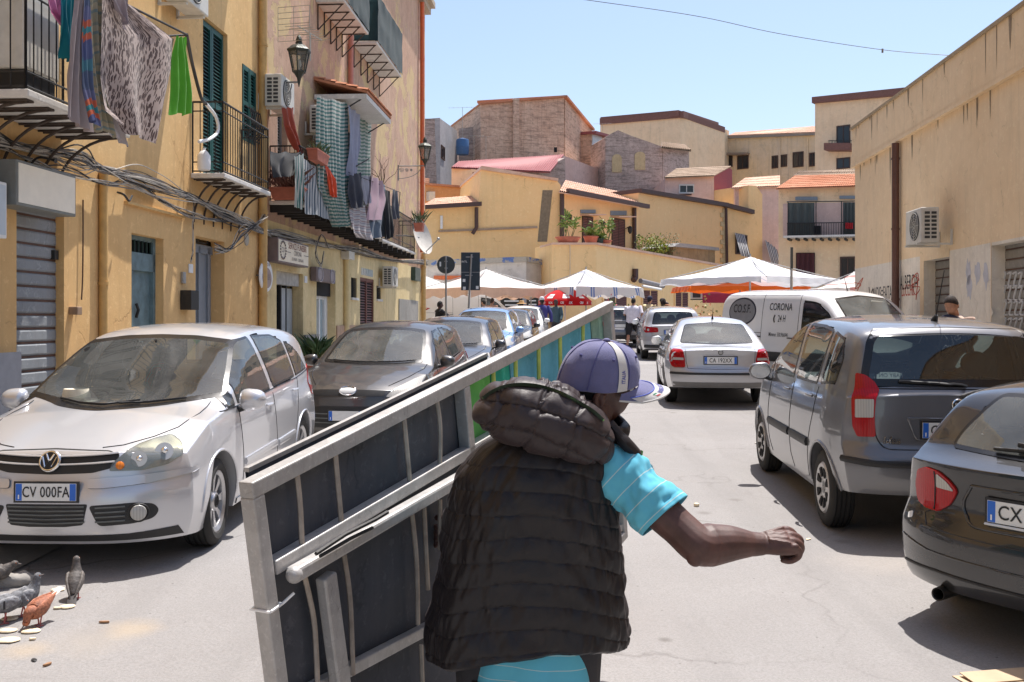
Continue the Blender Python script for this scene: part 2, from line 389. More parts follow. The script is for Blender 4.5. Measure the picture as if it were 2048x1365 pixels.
# ---------------------------------------------------------------- ground
def asphalt():
    t = NT('asphalt');c = t.co()
    n1 = t.noise(c,0.35,6,0.6);n2 = t.noise(c,2.2,8,0.7);n3 = t.noise(c,70,3,0.6);n4 = t.noise(c,260,2)
    col = t.mix(t.ramp(n1,[(0.3,0.0),(0.7,1.0)]),(0.218,0.210,0.206),(0.275,0.264,0.259))
    col = t.mix(t.math('MULTIPLY',t.ramp(n2,[(0.45,0.0),(0.75,1.0)]),0.5),col,(0.20,0.188,0.182))
    col = t.mix(t.math('MULTIPLY',t.ramp(n3,[(0.35,1.0),(0.6,0.0)]),0.5),col,(0.14,0.13,0.125))
    col = t.mix(t.math('MULTIPLY',t.ramp(n4,[(0.55,0.0),(0.75,1.0)]),0.5),col,(0.52,0.50,0.48))
    ty = t.noise(t.co((1.6,0.10,1)),1.0,5,0.6,0.2);col = t.mix(t.math('MULTIPLY',t.ramp(ty,[(0.50,0.0),(0.66,1.0)]),0.42),col,(0.15,0.143,0.139))
    pc = t.n('ShaderNodeTexVoronoi',Vector=t.n('ShaderNodeVectorMath',p_operation='ADD',i0=t.co((1.0,0.55,1)),i1=t.n('ShaderNodeVectorMath',p_operation='SCALE',i0=t.n('ShaderNodeTexNoise',Vector=c,Scale=0.8,Detail=5.0).outputs[1],Scale=0.35).outputs[0]).outputs[0],Scale=0.28);col = t.mix(t.math('MULTIPLY',t.n('ShaderNodeSeparateColor',i0=pc.outputs[1]).outputs[0],0.42),col,(0.36,0.348,0.34))
    vd = t.n('ShaderNodeTexVoronoi',Vector=t.n('ShaderNodeMixRGB' if False else 'ShaderNodeVectorMath',p_operation='ADD',i0=c,i1=t.n('ShaderNodeVectorMath',p_operation='SCALE',i0=t.n('ShaderNodeTexNoise',Vector=c,Scale=1.3,Detail=6.0).outputs[1],Scale=0.9).outputs[0]).outputs[0],Scale=0.33,p_feature='DISTANCE_TO_EDGE')
    crack = t.ramp(vd.outputs[0],[(0.0,1.0),(0.006,0.0)]);ck = t.math('MULTIPLY',crack,t.ramp(n1,[(0.42,0.0),(0.58,0.6)]))
    col = t.mix(ck,col,(0.10,0.09,0.085))
    # worn stains and oil drips with shapes of their own
    sp = t.n('ShaderNodeTexVoronoi',Vector=c,Scale=1.1,Randomness=1.0);spot = t.ramp(t.math('ADD',sp.outputs[0],t.math('MULTIPLY',n2,0.12)),[(0.09,1.0),(0.15,0.0)])
    col = t.mix(t.math('MULTIPLY',spot,0.5),col,(0.14,0.125,0.115))
    sp2 = t.n('ShaderNodeTexVoronoi',Vector=c,Scale=7.0,Randomness=1.0);spot2 = t.ramp(t.math('ADD',sp2.outputs[0],t.math('MULTIPLY',n3,0.1)),[(0.085,1.0),(0.11,0.0)])
    col = t.mix(t.math('MULTIPLY',spot2,0.6),col,(0.07,0.065,0.06))
    for px,py,r,cc,k in ((270,1258,0.20,(0.46,0.34,0.19),0.30),(55,1302,0.16,(0.46,0.34,0.19),0.28),(190,1280,0.30,(0.36,0.31,0.25),0.25),(1330,1280,0.05,(0.12,0.11,0.10),0.7),(1760,1125,0.5,(0.36,0.32,0.28),0.3),(1180,1230,0.6,(0.24,0.22,0.21),0.35),(930,1020,0.9,(0.24,0.22,0.21),0.3)):
        g = Gp(px,py);d = t.n('ShaderNodeVectorMath',p_operation='DISTANCE',i0=c,i1=tuple(g)).outputs['Value']
        w = t.ramp(t.math('ADD',d,t.math('MULTIPLY',t.math('SUBTRACT',n2,0.5),r*1.3)),[(r*0.25,1.0),(r,0.0)]);col = t.mix(t.math('MULTIPLY',w,k),col,cc)
    b = t.pbsdf(Base_Color=col,Roughness=0.93);b.inputs['Specular IOR Level'].default_value = 0.25
    t.set(b.inputs['Normal'],t.bump(t.math('ADD',t.math('ADD',n3,t.math('MULTIPLY',n4,0.6)),t.math('MULTIPLY',ck,-2.0)),0.35,0.008));return t.mat
M_asph = asphalt()
def strip(name,edge0,edge1,off,mat,ys):
    m = MB();L = [[V(edge0(y),y,gz(y)+off),V(edge1(y),y,gz(y)+off)] for y in ys]
    m.loft(L,False,False);return tag(m.build(name,mat,None,True,180),kind='structure')
ys_ = [-800,-12]+list(range(-11,47))+[120,900]
_m = MB();_xs = [-900,-60,-20,-8,-4,0,4,8,20,60,900]
_m.loft([[V(x,y,gz(y)) for x in _xs] for y in ys_],False,False);tag(_m.build('road',M_asph,None,True,180),kind='structure')
M_pave = plaster('pavement_stone',(0.24,0.23,0.22),(0.30,0.285,0.27),stain=0.4,streak=0.0,bump=0.3,scale=1.6)
strip('pavement',lambda y: -5.5+0.063*y,lambda y: -3.62+0.03*y,0.006,M_pave,list(range(-12,37)))
strip('kerb',lambda y: -3.62+0.03*y,lambda y: -3.50+0.03*y,0.010,plaster('kerb_stone',(0.34,0.33,0.31),(0.26,0.25,0.24),streak=0.0),list(range(-12,37)))
strip('pavement',lambda y: 5.6+0.078*y,lambda y: 6.6+0.078*y,0.006,M_pave,list(range(-12,25)))

# ---------------------------------------------------------------- facade frames
class Facade:
    """vertical facade plane: s along the street, d out of the wall towards the street, z up; X = x0 + k*Y"""
    def __init__(s,x0,k,side): s.x0,s.k,s.side = x0,k,side;s.n = math.hypot(1,k)
    def at(s,a,d,z):
        e = s.side*d
        return V(s.x0+(s.k*a+e)/s.n,(a-s.k*e)/s.n,z)
    def px(s,px,py,d=0.0):
        """where the sight line through a photo point meets the plane at depth d: (s, z)"""
        q = (px-CX)/F;Y = -(s.x0+s.side*d*s.n)/(s.k-q);X = q*Y
        return ((X-s.x0)*s.k+Y)/s.n,HC+(HZ-py)/F*Y
    def w(s,px,py,d=0.0):
        a,z = s.px(px,py,d);return s.at(a,d,z)
    def M(s,a,d,z):
        """matrix with local x along s, y = outwards, z up"""
        o = s.at(a,d,z);x = V(s.k/s.n,1/s.n,0);y = V(s.side/s.n,-s.side*s.k/s.n,0)
        M = Matrix((x,y,V(0,0,1))).transposed().to_4x4();M.translation = o;return M
    def wall(s,name,mat,s0,s1,z0,z1,holes=(),reveal=0.15,d=0.0,parent=None,step=1.2,rmat=None):
        xs = sorted(set([s0,s1]+[h[0] for h in holes]+[h[1] for h in holes]));zs = sorted(set([z0,z1]+[max(z0,h[2]) for h in holes]+[min(z1,h[3]) for h in holes]))
        m = MB()
        for i in range(len(xs)-1):
            for j in range(len(zs)-1):
                cx,cz = (xs[i]+xs[i+1])/2,(zs[j]+zs[j+1])/2
                if any(h[0] < cx < h[1] and h[2] < cz < h[3] for h in holes): continue
                m.quad(s.at(xs[i],d,zs[j]),s.at(xs[i+1],d,zs[j]),s.at(xs[i+1],d,zs[j+1]),s.at(xs[i],d,zs[j+1]))
        for a,b,c,e,*rv in holes:
            r = rv[0] if rv else reveal;c = max(z0,c);e = min(z1,e)
            for p,q in (((a,c),(a,e)),((a,e),(b,e)),((b,e),(b,c)),((b,c),(a,c))):
                m.quad(s.at(p[0],d,p[1]),s.at(q[0],d,q[1]),s.at(q[0],d-r,q[1]),s.at(p[0],d-r,p[1]))
        return m.build(name,mat,parent,False,recalc=False)
    def box(s,m,a0,a1,d0,d1,z0,z1,mi=0):
        return m.box(((a0+a1)/2,(d0+d1)/2,(z0+z1)/2),(abs(a1-a0),abs(d1-d0),abs(z1-z0)),Matrix.Identity(4) if False else s.M(0,0,0),mi)
    def part(s,name,mat,a0,a1,d0,d1,z0,z1,parent,bevel=0.0):
        m = MB();s.box(m,a0,a1,d0,d1,z0,z1);return m.build(name,mat,parent,False,bevel=bevel)
    def text(s,name,body,a,d,z,size,mat,parent,sx=1.0,bold=0.0,shear=0.0):
        vs,fs = text_mesh(body,size,0.0,bold,sx);m = MB();q = 1 if s.side > 0 else -1
        m.add([s.at(a+q*(v.x+v.y*shear),d,z+v.y) for v in vs],fs);return m.build(name,mat,parent,False)
FLc = Facade(-5.5,0.063,1);FRc = Facade(6.4,0.078,-1)
def cloth_mesh(name,fn,nu,nv,mat,parent=None):
    m = MB();m.grid(fn,nu,nv);o = m.build(name,mat,parent,True,180,recalc=False)
    uv = o.data.uv_layers.new(name='uv');W1 = nu+1
    for lp in o.data.loops:
        i = lp.vertex_index;uv.data[lp.index].uv = ((i % W1)/nu,(i//W1)/nv)
    return o
def poly_at(pts,t):
    """point at parameter t (0..1) of a 2D polyline by equal spans"""
    k = t*(len(pts)-1);i = min(int(k),len(pts)-2);return Vector(pts[i]).lerp(Vector(pts[i+1]),k-i)
def laundry(name,label,cat,mat,left,right,d=1.2,folds=5,amp=0.05,fc=FLc,seed=0,nu=40,nv=44,group=None,lean=0.0,kind=None):
    """hanging cloth between two photo edges (top to bottom) in a plane d out from the facade"""
    def fn(u,v):
        a = poly_at(left,v);b = poly_at(right,v);p = a.lerp(b,u)
        u0 = u;u = clamp(u+0.055*math.sin(PI*u)*noise.noise(V(v*2.3,u*3.1,seed*1.7)))
        e = amp*(0.35+0.65*v)*(1+0.7*noise.noise(V(u*2.2,v*1.5,seed+9)))*math.sin(2*PI*(folds*u+0.25*math.sin(3*v+seed)+seed*0.37))+amp*0.6*noise.noise(V(u*folds*1.4,v*2.0,seed*3.1))
        w = fc.w(p.x,p.y,d);s_,z_ = fc.px(p.x,p.y,d)
        return fc.at(s_,d+e+lean*v,z_+0.05*v*noise.noise(V(u0*3.5,seed,4))-0.03*math.sin(PI*u0*2)**2*(1-v))
    o = cloth_mesh(name,fn,nu,nv,mat);tag(o,label,cat,group);return o
class Sub:
    """collects parts built in world space under an Empty that has a location"""
    def __init__(s,root): s.root = root;s.before = set(bpy.data.objects)
    def close(s):
        for o in bpy.data.objects:
            if o not in s.before and o.parent == s.root and o is not s.root: o.matrix_parent_inverse = Matrix.Translation(-s.root.location)
# ---------------------------------------------------------------- left row of houses
f = FLc
M_och = plaster('ochre_render',(0.68,0.415,0.185),(0.75,0.485,0.235),stain=0.18,streak=0.18,patch=0.35)
M_och2 = plaster('ochre_render_reveal',(0.66,0.42,0.19),(0.70,0.47,0.22),stain=0.15,streak=0.15)
M_oliv = plaster('olive_render',(0.70,0.53,0.28),(0.78,0.61,0.35),stain=0.35,streak=0.35)
M_pinkb = plaster('peeling_brown_render',(0.47,0.295,0.21),(0.55,0.38,0.28),stain=0.35,streak=0.45,under=(0.68,0.50,0.28),peel=0.12,bump=0.5)
M_slab = plaster('balcony_marble',(0.60,0.57,0.53),(0.70,0.67,0.63),stain=0.3,streak=0.1)
M_pipeo = simple('ochre_pipe',(0.58,0.36,0.13),0.55,var=0.15);M_orange_p = simple('orange_pipe',(0.62,0.12,0.03),0.45,var=0.15);M_pinkp = simple('pink_pipe',(0.50,0.20,0.15),0.55)
M_green = simple('green_shutter',(0.012,0.085,0.075),0.5,var=0.25,scale=18);M_brownsh = simple('brown_shutter',(0.16,0.055,0.04),0.55,var=0.2)
M_teal = simple('weathered_teal_door',(0.13,0.20,0.22),0.65,var=0.35,scale=6);M_gdoor = simple('grey_blue_door',(0.21,0.235,0.27),0.5,var=0.1)
M_shut = plaster('rusty_galvanised_shutter',(0.25,0.27,0.29),(0.33,0.35,0.37),dark=(0.16,0.08,0.05),stain=0.35,streak=0.2,bump=0.1)
M_shutr = plaster('grey_roller_shutter',(0.23,0.22,0.20),(0.29,0.275,0.25),dark=(0.10,0.09,0.08),stain=0.25,streak=0.25,bump=0.1)
M_acw = simple('yellowed_white_casing',(0.62,0.59,0.52),0.5,var=0.12,scale=5);M_grillb = simple('dark_grille',(0.045,0.045,0.043),0.6)
def shutter_slats(fc,a0,a1,d,z0,z1,mat,parent,name,pitch=0.145,slope=None):
    m = MB();n = int((z1-z0)/pitch);prof = []
    for i in range(n+1):
        z = z0+i*pitch
        prof += [(d,z+0.012),(d+0.012,z+0.03),(d+0.012,z+pitch-0.03),(d,z+pitch-0.012)]
    prof = [(dd,min(z,z1)) for dd,z in prof]
    m.loft([[fc.at(a,dd,z) for dd,z in prof] for a in (a0,a1)],False,False);o = m.build(name,mat,parent,False,recalc=False)
    r = MB()
    for i in range(1,n+1): fc.box(r,a0,a1,d-0.01,d+0.006,z0+i*pitch-0.011,z0+i*pitch+0.011)
    r.build('slat_joint',simple('rust_line',(0.10,0.052,0.035),0.8,var=0.3),o,False);return o
def louvre(fc,a0,a1,d,z0,z1,mat,parent,pitch=0.055,leaves=2,name='shutter'):
    w = (a1-a0)/leaves
    for k in range(leaves):
        m = MB();b0 = a0+k*w+0.008;b1 = a0+(k+1)*w-0.008
        for x in (b0,b1-0.055): fc.box(m,x,x+0.055,d,d+0.04,z0,z1)
        for z in (z0,(z0+z1)/2-0.04,z1-0.08): fc.box(m,b0+0.055,b1-0.055,d,d+0.038,z,z+0.08)
        n = int((z1-z0)/pitch)
        for i in range(n):
            z = z0+0.03+i*pitch;m.add([fc.at(b0+0.05,d+0.004,z+0.035),fc.at(b1-0.05,d+0.004,z+0.035),fc.at(b1-0.05,d+0.03,z),fc.at(b0+0.05,d+0.03,z)],[(0,1,2,3)])
        m.build(name,mat,parent,False)
    fc.part('shutter_backing',M_dark,a0,a1,d-0.03,d-0.01,z0,z1,parent)
def balcony(fc,a0,a1,dep,z,rail,parent,bars=0.11,brackets=6,style='arc',th=0.07,slabm=None,net=None,railm=None):
    b = fc.part('balcony_slab',slabm or M_slab,a0,a1,0.0,dep,z-th,z,parent,0.012)
    m = MB();rm = railm or M_iron
    if rail:
        pts = [(a0+0.03,0.02),(a0+0.03,dep-0.04),(a1-0.03,dep-0.04),(a1-0.03,0.02)]
        for h,r in ((rail,0.016),(rail-0.13,0.010),(0.16,0.010),(0.03,0.012)): m.tube([fc.at(p[0],p[1],z+h) for p in pts],r,6)
        for i in range(3):
            p,q = Vector(pts[i]),Vector(pts[i+1]);n = max(1,int((q-p).length/bars))
            for k in range(n+1):
                c = p.lerp(q,k/n);m.tube([fc.at(c.x,c.y,z),fc.at(c.x,c.y,z+rail)],0.007 if k not in (0,n) else 0.013,5)
        m.build('balcony_railing',rm,b,True)
    bmat = simple('rusty_iron',(0.06,0.042,0.032),0.8,var=0.4,scale=15) if style != 'beam' else simple('black_beam',(0.022,0.018,0.016),0.8)
    for k in range(brackets):
        m = MB();a = a0+0.12+(a1-a0-0.24)*k/max(1,brackets-1)
        if style == 'arc':
            m.tube([fc.at(a,0.0,z-th-0.62),*[fc.at(a,(dep-0.08)*(1-math.cos(t)),z-th-0.62+0.60*math.sin(t)) for t in (PI/2*j/10 for j in range(1,11))]],0.016,6)
            m.tube([fc.at(a-0.05,0.02,z-th-0.012),fc.at(a-0.05,dep-0.05,z-th-0.012),fc.at(a+0.05,dep-0.05,z-th-0.012),fc.at(a+0.05,0.02,z-th-0.012)],0.012,6)
        elif style == 'tri':
            m.tube([fc.at(a,0.02,z-th-0.015),fc.at(a,dep-0.05,z-th-0.015)],0.014,6);m.tube([fc.at(a,0.02,z-th),fc.at(a,0.02,z-th-0.55)],0.014,6);m.tube([fc.at(a,0.02,z-th-0.55),fc.at(a,dep-0.08,z-th-0.02)],0.014,6)
        else:
            fc.box(m,a-0.035,a+0.035,0.0,dep-0.03,z-th-0.13,z-th)
        m.build('balcony_bracket',bmat,b,True)
    return b
def airc(fc,a,d,z,label,w=0.80,h=0.56,dp=0.30,group='air conditioners on the facades',face=1,fan=True):
    t = thing('air_conditioner',label,'air conditioner',fc.at(a+w/2,0,z),group=group);t0 = t.location.copy()
    M = fc.M(a,d,z);M.translation = M.translation-t0
    m = MB();m.box((w/2,dp/2,h/2),(w,dp,h),M);m.build('casing',M_acw,t,False,bevel=0.02)
    for e in (-1,1):
        m = MB();xx = -0.004 if e < 0 else w+0.004
        for i in range(2):
            for j in range(7): m.box((xx,dp*(0.30+0.36*i),h*(0.15+0.115*j)),(0.01,dp*0.27,h*0.07),M)
        m.build('side_louvre',M_grillb,t,False)
    m = MB();c = V(w*0.40,dp+0.004,h/2);R = h*0.42
    m.lathe([(R,0),(R*0.97,0.008),(0.01,0.008)],32,M @ Matrix.Translation(c) @ Matrix.Rotation(-PI/2,4,'X'));m.build('fan_opening',M_grillb,t,True)
    m = MB()
    for k in range(1,6): m.tube([M @ (c+V(R*k/5.5*math.cos(q),0.012,R*k/5.5*math.sin(q))) for q in (2*PI*j/28 for j in range(28))],0.004,4,closed=True)
    for k in range(8): m.tube([M @ (c+V(0.02*math.cos(PI*k/4),0.012,0.02*math.sin(PI*k/4))),M @ (c+V(R*math.cos(PI*k/4),0.012,R*math.sin(PI*k/4)))],0.004,4)
    m.build('fan_guard',M_acw,t,True)
    for x in (w*0.12,w*0.88): m = MB();m.box((x,dp*0.4-0.06,-0.02),(0.04,dp+d*1.0,0.035),M);m.box((x,-d+0.02,0.1),(0.04,0.03,0.28),M);m.build('wall_bracket',M_acw,t,False)
    return t
# ----- near ochre house
A = thing('apartment_house','ochre rendered apartment house with green louvred shutters on the left','building',f.at(8,0,0))
def rel(o,root):
    o.matrix_parent_inverse = Matrix.Translation(-root.location);return o
sb = Sub(A)
sA1 = f.px(520,400)[0];ZT = 13.2
h_sh = (f.px(33,0)[0],f.px(128,0)[0],-0.5,2.95,0.10);h_d2 = (f.px(263,0)[0],f.px(327,0)[0],-0.5,f.px(300,473)[1],0.15);h_d3 = (f.px(391,0)[0],f.px(449,0)[0],-0.5,f.px(420,478)[1],0.22)
zb2 = 3.93;h_b2 = (f.px(406,0)[0],f.px(455,0)[0],zb2,f.px(440,58)[1],0.16);h_w2 = (f.px(484,0)[0],f.px(512,0)[0],f.px(500,287)[1],f.px(484,127)[1],0.10)
h_b1 = (8.95,10.1,3.80,6.6,0.2)
f.wall('wall',M_och,-9,sA1,-0.6,ZT,[h_sh,h_d2,h_d3,h_b2,h_w2,h_b1],parent=A)
m = MB();f.box(m,-9,sA1,-7,-0.35,-0.6,ZT-0.02);m.build('house_core',M_och,A,False)
f.part('cornice',M_och2,-9,sA1,0.0,0.35,ZT,ZT+0.3,A)
s_ = shutter_slats(f,h_sh[0]-0.02,h_sh[1]+0.02,-0.10,0.0,2.95,M_shut,A,'roller_shutter')
f.part('lock_box',M_iron,h_sh[1]-0.10,h_sh[1]-0.02,-0.1,-0.05,f.px(113,505)[1]-0.07,f.px(113,500)[1],s_)
m = MB();f.box(m,-9,f.px(36,0)[0],0.002,0.035,-0.5,f.px(20,705)[1]);m.build('plinth',simple('grey_plinth',(0.36,0.36,0.38),0.7),A,False)
# door with barred transom
d_ = MB();a0,a1 = h_d2[0],h_d2[1];zt = h_d2[3];zm = f.px(283,535,-0.15)[1]
f.box(d_,a0-0.02,a1+0.02,-0.22,-0.16,-0.2,zm);dd = d_.build('front_door',M_teal,A,False)
m = MB()
for x0,x1 in ((a0,a0+0.07),(a1-0.07,a1)): f.box(m,x0,x1,-0.16,-0.11,-0.2,zt)
f.box(m,a0,a1,-0.16,-0.11,zm-0.05,zm+0.18);f.box(m,a0,a1,-0.16,-0.12,zt-0.06,zt);f.box(m,a0+0.28,a0+0.33,-0.16,-0.125,-0.2,zm);m.build('door_frame',M_teal,dd,False)
f.part('transom_dark',M_dark,a0,a1,-0.22,-0.20,zm,zt,dd)
m = MB()
for k in range(7): x = a0+0.12+(a1-a0-0.24)*k/6;m.tube([f.at(x,-0.13,zm+0.1),f.at(x,-0.13,zt-0.05)],0.016,6)
m.build('transom_bar',simple('dark_green_iron',(0.01,0.03,0.022),0.6),dd,True)
m = MB();q = f.px(268,620,-0.1);m.tube([f.at(a0+0.42,-0.13,q[1]+0.08),f.at(a0+0.42,-0.10,q[1]),f.at(a0+0.42,-0.13,q[1]-0.10)],0.02,6);m.build('door_handle',M_iron,dd)
a0,a1 = h_d3[0],h_d3[1];zm = f.px(405,495,-0.22)[1]
d3 = f.part('front_door',M_gdoor,a0-0.02,a1+0.02,-0.28,-0.22,-0.2,zm,A);m = MB()
for x0,x1 in ((a0,a0+0.05),(a1-0.2,a1-0.10),(a0+0.62,a0+0.70)): f.box(m,x0,x1,-0.22,-0.19,-0.2,zm)
f.box(m,a0,a1,-0.22,-0.19,zm-0.1,zm+0.03);m.build('door_frame',M_gdoor,d3,False);f.part('fanlight_dark',simple('dim_plaster',(0.30,0.20,0.10),0.9),a0,a1,-0.30,-0.285,zm,h_d3[3],d3)
m = MB()
for k in range(7): m.tube([f.at(a0+0.55,-0.2,zm+0.06),f.at(a0+0.55+0.45*math.cos(PI*k/6),-0.2,zm+0.06+0.36*math.sin(PI*k/6))],0.012,5)
m.tube([f.at(a0+0.55+0.46*math.cos(PI*k/16),-0.2,zm+0.06+0.37*math.sin(PI*k/16)) for k in range(17)],0.014,5);m.build('fanlight_bar',M_iron,d3)
# balcony door and window shutters
louvre(f,h_b2[0]+0.02,h_b2[1]-0.02,-0.10,zb2+0.02,h_b2[3]-0.02,M_green,A,name='balcony_shutter');louvre(f,h_w2[0]+0.01,h_w2[1]-0.01,-0.03,h_w2[2],h_w2[3],M_green,A,name='window_shutter')
louvre(f,h_b1[0],h_b1[1],-0.12,h_b1[2],h_b1[3],M_green,A,name='balcony_shutter')
m = MB();M2 = h_w2
for k in range(6):
    x = M2[0]+0.1+(M2[1]-M2[0]-0.2)*k/5;m.tube([f.at(x,0.05,M2[2]+0.05),f.at(x,0.16,M2[2]+0.2),f.at(x,0.10,M2[2]+0.55)],0.010,5)
for z in (0.05,0.55): m.tube([f.at(M2[0],0.06,M2[2]+z),f.at(M2[1],0.06,M2[2]+z)],0.012,5)
m.build('window_grille',M_iron,A)
balcony(f,8.75,10.75,0.75,3.84,0.98,A,0.125,6,'arc');balcony(f,f.px(381,0)[0],16.5,0.50,zb2,1.02,A,0.105,6,'arc')
balcony(f,8.75,10.75,0.75,8.9,0.98,A,0.125,6,'arc');balcony(f,14.3,16.5,0.5,8.9,1.02,A,0.105,6,'arc')
def vpipe(name,fc,a,z0,z1,r,mat,parent,d=0.07,clips=True):
    m = MB();m.tube([fc.at(a,d,z0),fc.at(a,d,z1)],r,12)
    if clips:
        z = z0+1.0
        while z < z1: m.lathe([(r+0.012,-0.02),(r+0.012,0.02)],12,Matrix.Translation(fc.at(a,d,z)));z += 1.45
    return m.build(name,mat,parent,True,40)
vpipe('drain_pipe',f,f.px(207,0,0.05)[0],-0.2,f.px(207,345)[1],0.050,M_pipeo,A,0.05);vpipe('drain_pipe',f,sA1-0.08,-0.2,ZT,0.075,M_pipeo,A,0.08)
m = MB();m.tube(spline([f.w(166,400,0.03),f.w(166,480,0.03),f.w(165,560,0.03),f.w(163,600,0.03)]),0.009,6);m.build('wall_cable',simple('brown_cable',(0.12,0.07,0.045),0.8),A)
m = MB();m.tube(spline([f.w(235,385,0.02),f.w(248,390,0.12),f.w(258,402,0.14),f.w(264,392,0.13)]),0.014,6);m.build('wall_hook',M_iron,A)
m = MB();f.box(m,f.px(248,410)[0],f.px(365,410)[0],0.0,0.05,f.px(300,416)[1]-0.03,f.px(300,416)[1]);m.build('string_course',M_och2,A,False)
disc('wall_vent',f.w(492,479,0.0),f.at(0,1,0)-f.at(0,0,0),0.11,simple('vent_grey',(0.4,0.36,0.3),0.6),A,0.02,20)
sb.close()
# ----- weathered house further along
sB1 = f.px(850,400)[0]
B = thing('apartment_house','weathered house with peeling brown upper wall and laundry balconies','building',f.at(27,0,0));sb = Sub(B)
o_f = (f.px(553,0)[0],f.px(606,0)[0],-0.5,f.px(570,543)[1],0.22);o_g = (f.px(633,0)[0],f.px(671,0)[0],-0.5,f.px(650,560)[1],0.22);o_s = (f.px(720,0)[0],f.px(748,0)[0],-0.5,f.px(733,557)[1],0.08)
o_w1 = (f.px(702,0)[0],f.px(714,0)[0],f.px(708,596)[1],f.px(708,556)[1],0.1);o_w2 = (f.px(753,0)[0],f.px(762,0)[0],f.px(757,599)[1],f.px(757,572)[1],0.1);o_gb = (f.px(722,0)[0],f.px(746,0)[0],f.px(733,552)[1],f.px(733,538)[1],0.05)
u1 = (f.px(555,0)[0],f.px(575,0)[0],3.95,6.3,0.2);u2 = (f.px(663,0)[0],f.px(735,0)[0],3.95,6.6,0.25)
f.wall('lower_wall',M_oliv,sA1,sB1,-0.6,3.62,[o_f,o_g,o_s,o_w1,o_w2,o_gb],parent=B);f.wall('upper_wall',M_pinkb,sA1,sB1,3.62,13.3,[u1,u2],parent=B)
m = MB();f.box(m,sA1+0.01,sB1-0.012,-8,-0.4,-0.6,13.28);m.build('house_core',M_oliv,B,False)
f.part('end_wall',M_oliv,sB1-0.02,sB1,-8,-0.003,-0.6,13.3,B)
m = MB();f.box(m,sA1,sB1+0.25,-8,0.35,13.3,13.5);f.box(m,sA1,sB1+0.15,-8,0.2,13.05,13.3);m.build('cornice',simple('cornice_stone',(0.42,0.34,0.25),0.9),B,False)
f.part('plinth',simple('marble_plinth',(0.22,0.22,0.21),0.5,var=0.35,scale=5),f.px(607,0)[0],f.px(632,0)[0],0.003,0.05,-0.5,f.px(615,670)[1],B)
f.part('tile_plinth',simple('pink_tile',(0.46,0.30,0.20),0.6,var=0.2),f.px(672,0)[0],f.px(719,0)[0],0.003,0.03,-0.5,f.px(700,651)[1],B)
f.part('rough_panel',plaster('bare_cement',(0.28,0.27,0.25),(0.36,0.34,0.31),streak=0.5),f.px(797,0)[0],f.px(835,0)[0],0.003,0.03,-0.5,f.px(815,600)[1],B)
# funeral shop door, glass door, shutters
gd = f.part('shop_door',simple('dark_glass',(0.015,0.017,0.018),0.1),o_f[0],o_f[1],-0.30,-0.24,-0.3,o_f[3]-0.25,B)
m = MB()
for x in (0.0,0.40,0.9,1.25): f.box(m,o_f[0]+x,o_f[0]+x+0.06,-0.24,-0.19,-0.3,o_f[3]-0.25)
m.build('door_frame',M_iron,gd,False);f.part('pebbled_glass',simple('pebbled_glass',(0.40,0.43,0.44),0.35,bump=0.8,bscale=25),o_f[0]+0.95,o_f[1]-0.08,-0.24,-0.20,-0.3,o_f[3]-0.3,gd)
f.part('shutter_box',simple('dirty_white',(0.42,0.40,0.36),0.7,var=0.3),o_f[0],o_f[1],-0.25,-0.08,o_f[3]-0.25,o_f[3],gd)
g2 = f.part('glass_door',simple('pale_blue_glass',(0.34,0.44,0.47),0.12),o_g[0],o_g[1],-0.28,-0.24,-0.3,o_g[3]-0.35,B);m = MB()
for x0,x1 in ((o_g[0],o_g[0]+0.07),(o_g[0]+0.95,o_g[0]+1.03),(o_g[1]-0.25,o_g[1])): f.box(m,x0,x1,-0.24,-0.19,-0.3,o_g[3]-0.35)
for z in (1.1,o_g[3]-0.42): f.box(m,o_g[0],o_g[1],-0.24,-0.20,z,z+0.09)
m.build('door_frame',M_white,g2,False);f.part('shutter_box',M_dark,o_g[0],o_g[1],-0.26,-0.12,o_g[3]-0.35,o_g[3],g2)
louvre(f,o_s[0],o_s[1],-0.06,-0.3,o_s[3],M_brownsh,B,0.07,name='door_shutter')
for o in (o_w1,o_w2):
    q = f.part('window',M_dark,o[0],o[1],-0.12,-0.09,o[2],o[3],B);m = MB()
    for k in range(5): x = lerp(o[0],o[1],(k+0.5)/5);m.tube([f.at(x,-0.03,o[2]),f.at(x,-0.03,o[3])],0.012,5)
    m.build('window_bar',M_iron,q);f.part('sill',M_slab,o[0]-0.05,o[1]+0.05,0.0,0.05,o[2]-0.06,o[2],q)
m = MB()
for k in range(5): x = lerp(o_gb[0],o_gb[1],k/5)+0.02;f.box(m,x,x+(o_gb[1]-o_gb[0])/5-0.04,-0.04,0.004,o_gb[2],o_gb[3])
m.build('glass_brick',simple('glass_brick',(0.55,0.60,0.58),0.15),B,False)
vpipe('drain_pipe',f,f.px(693,0,0.06)[0],-0.2,3.5,0.07,M_oliv,B,0.06);vpipe('drain_pipe',f,f.px(843,0,0.08)[0]-0.1,4.2,13,0.075,M_orange_p,B,0.12);vpipe('drain_pipe',f,f.px(846,0,0.08)[0],-0.2,4.2,0.085,M_pipeo,B,0.10)
vpipe('drain_pipe',f,f.px(700,0,0.06)[0],f.px(700,178)[1],f.px(700,62)[1],0.065,M_pinkp,B,0.08)
f.part('meter_cabinet',simple('dark_green_box',(0.03,0.06,0.05),0.5),f.px(822,0)[0],f.px(833,0)[0],0.0,0.15,f.px(827,562)[1],f.px(827,536)[1],B)
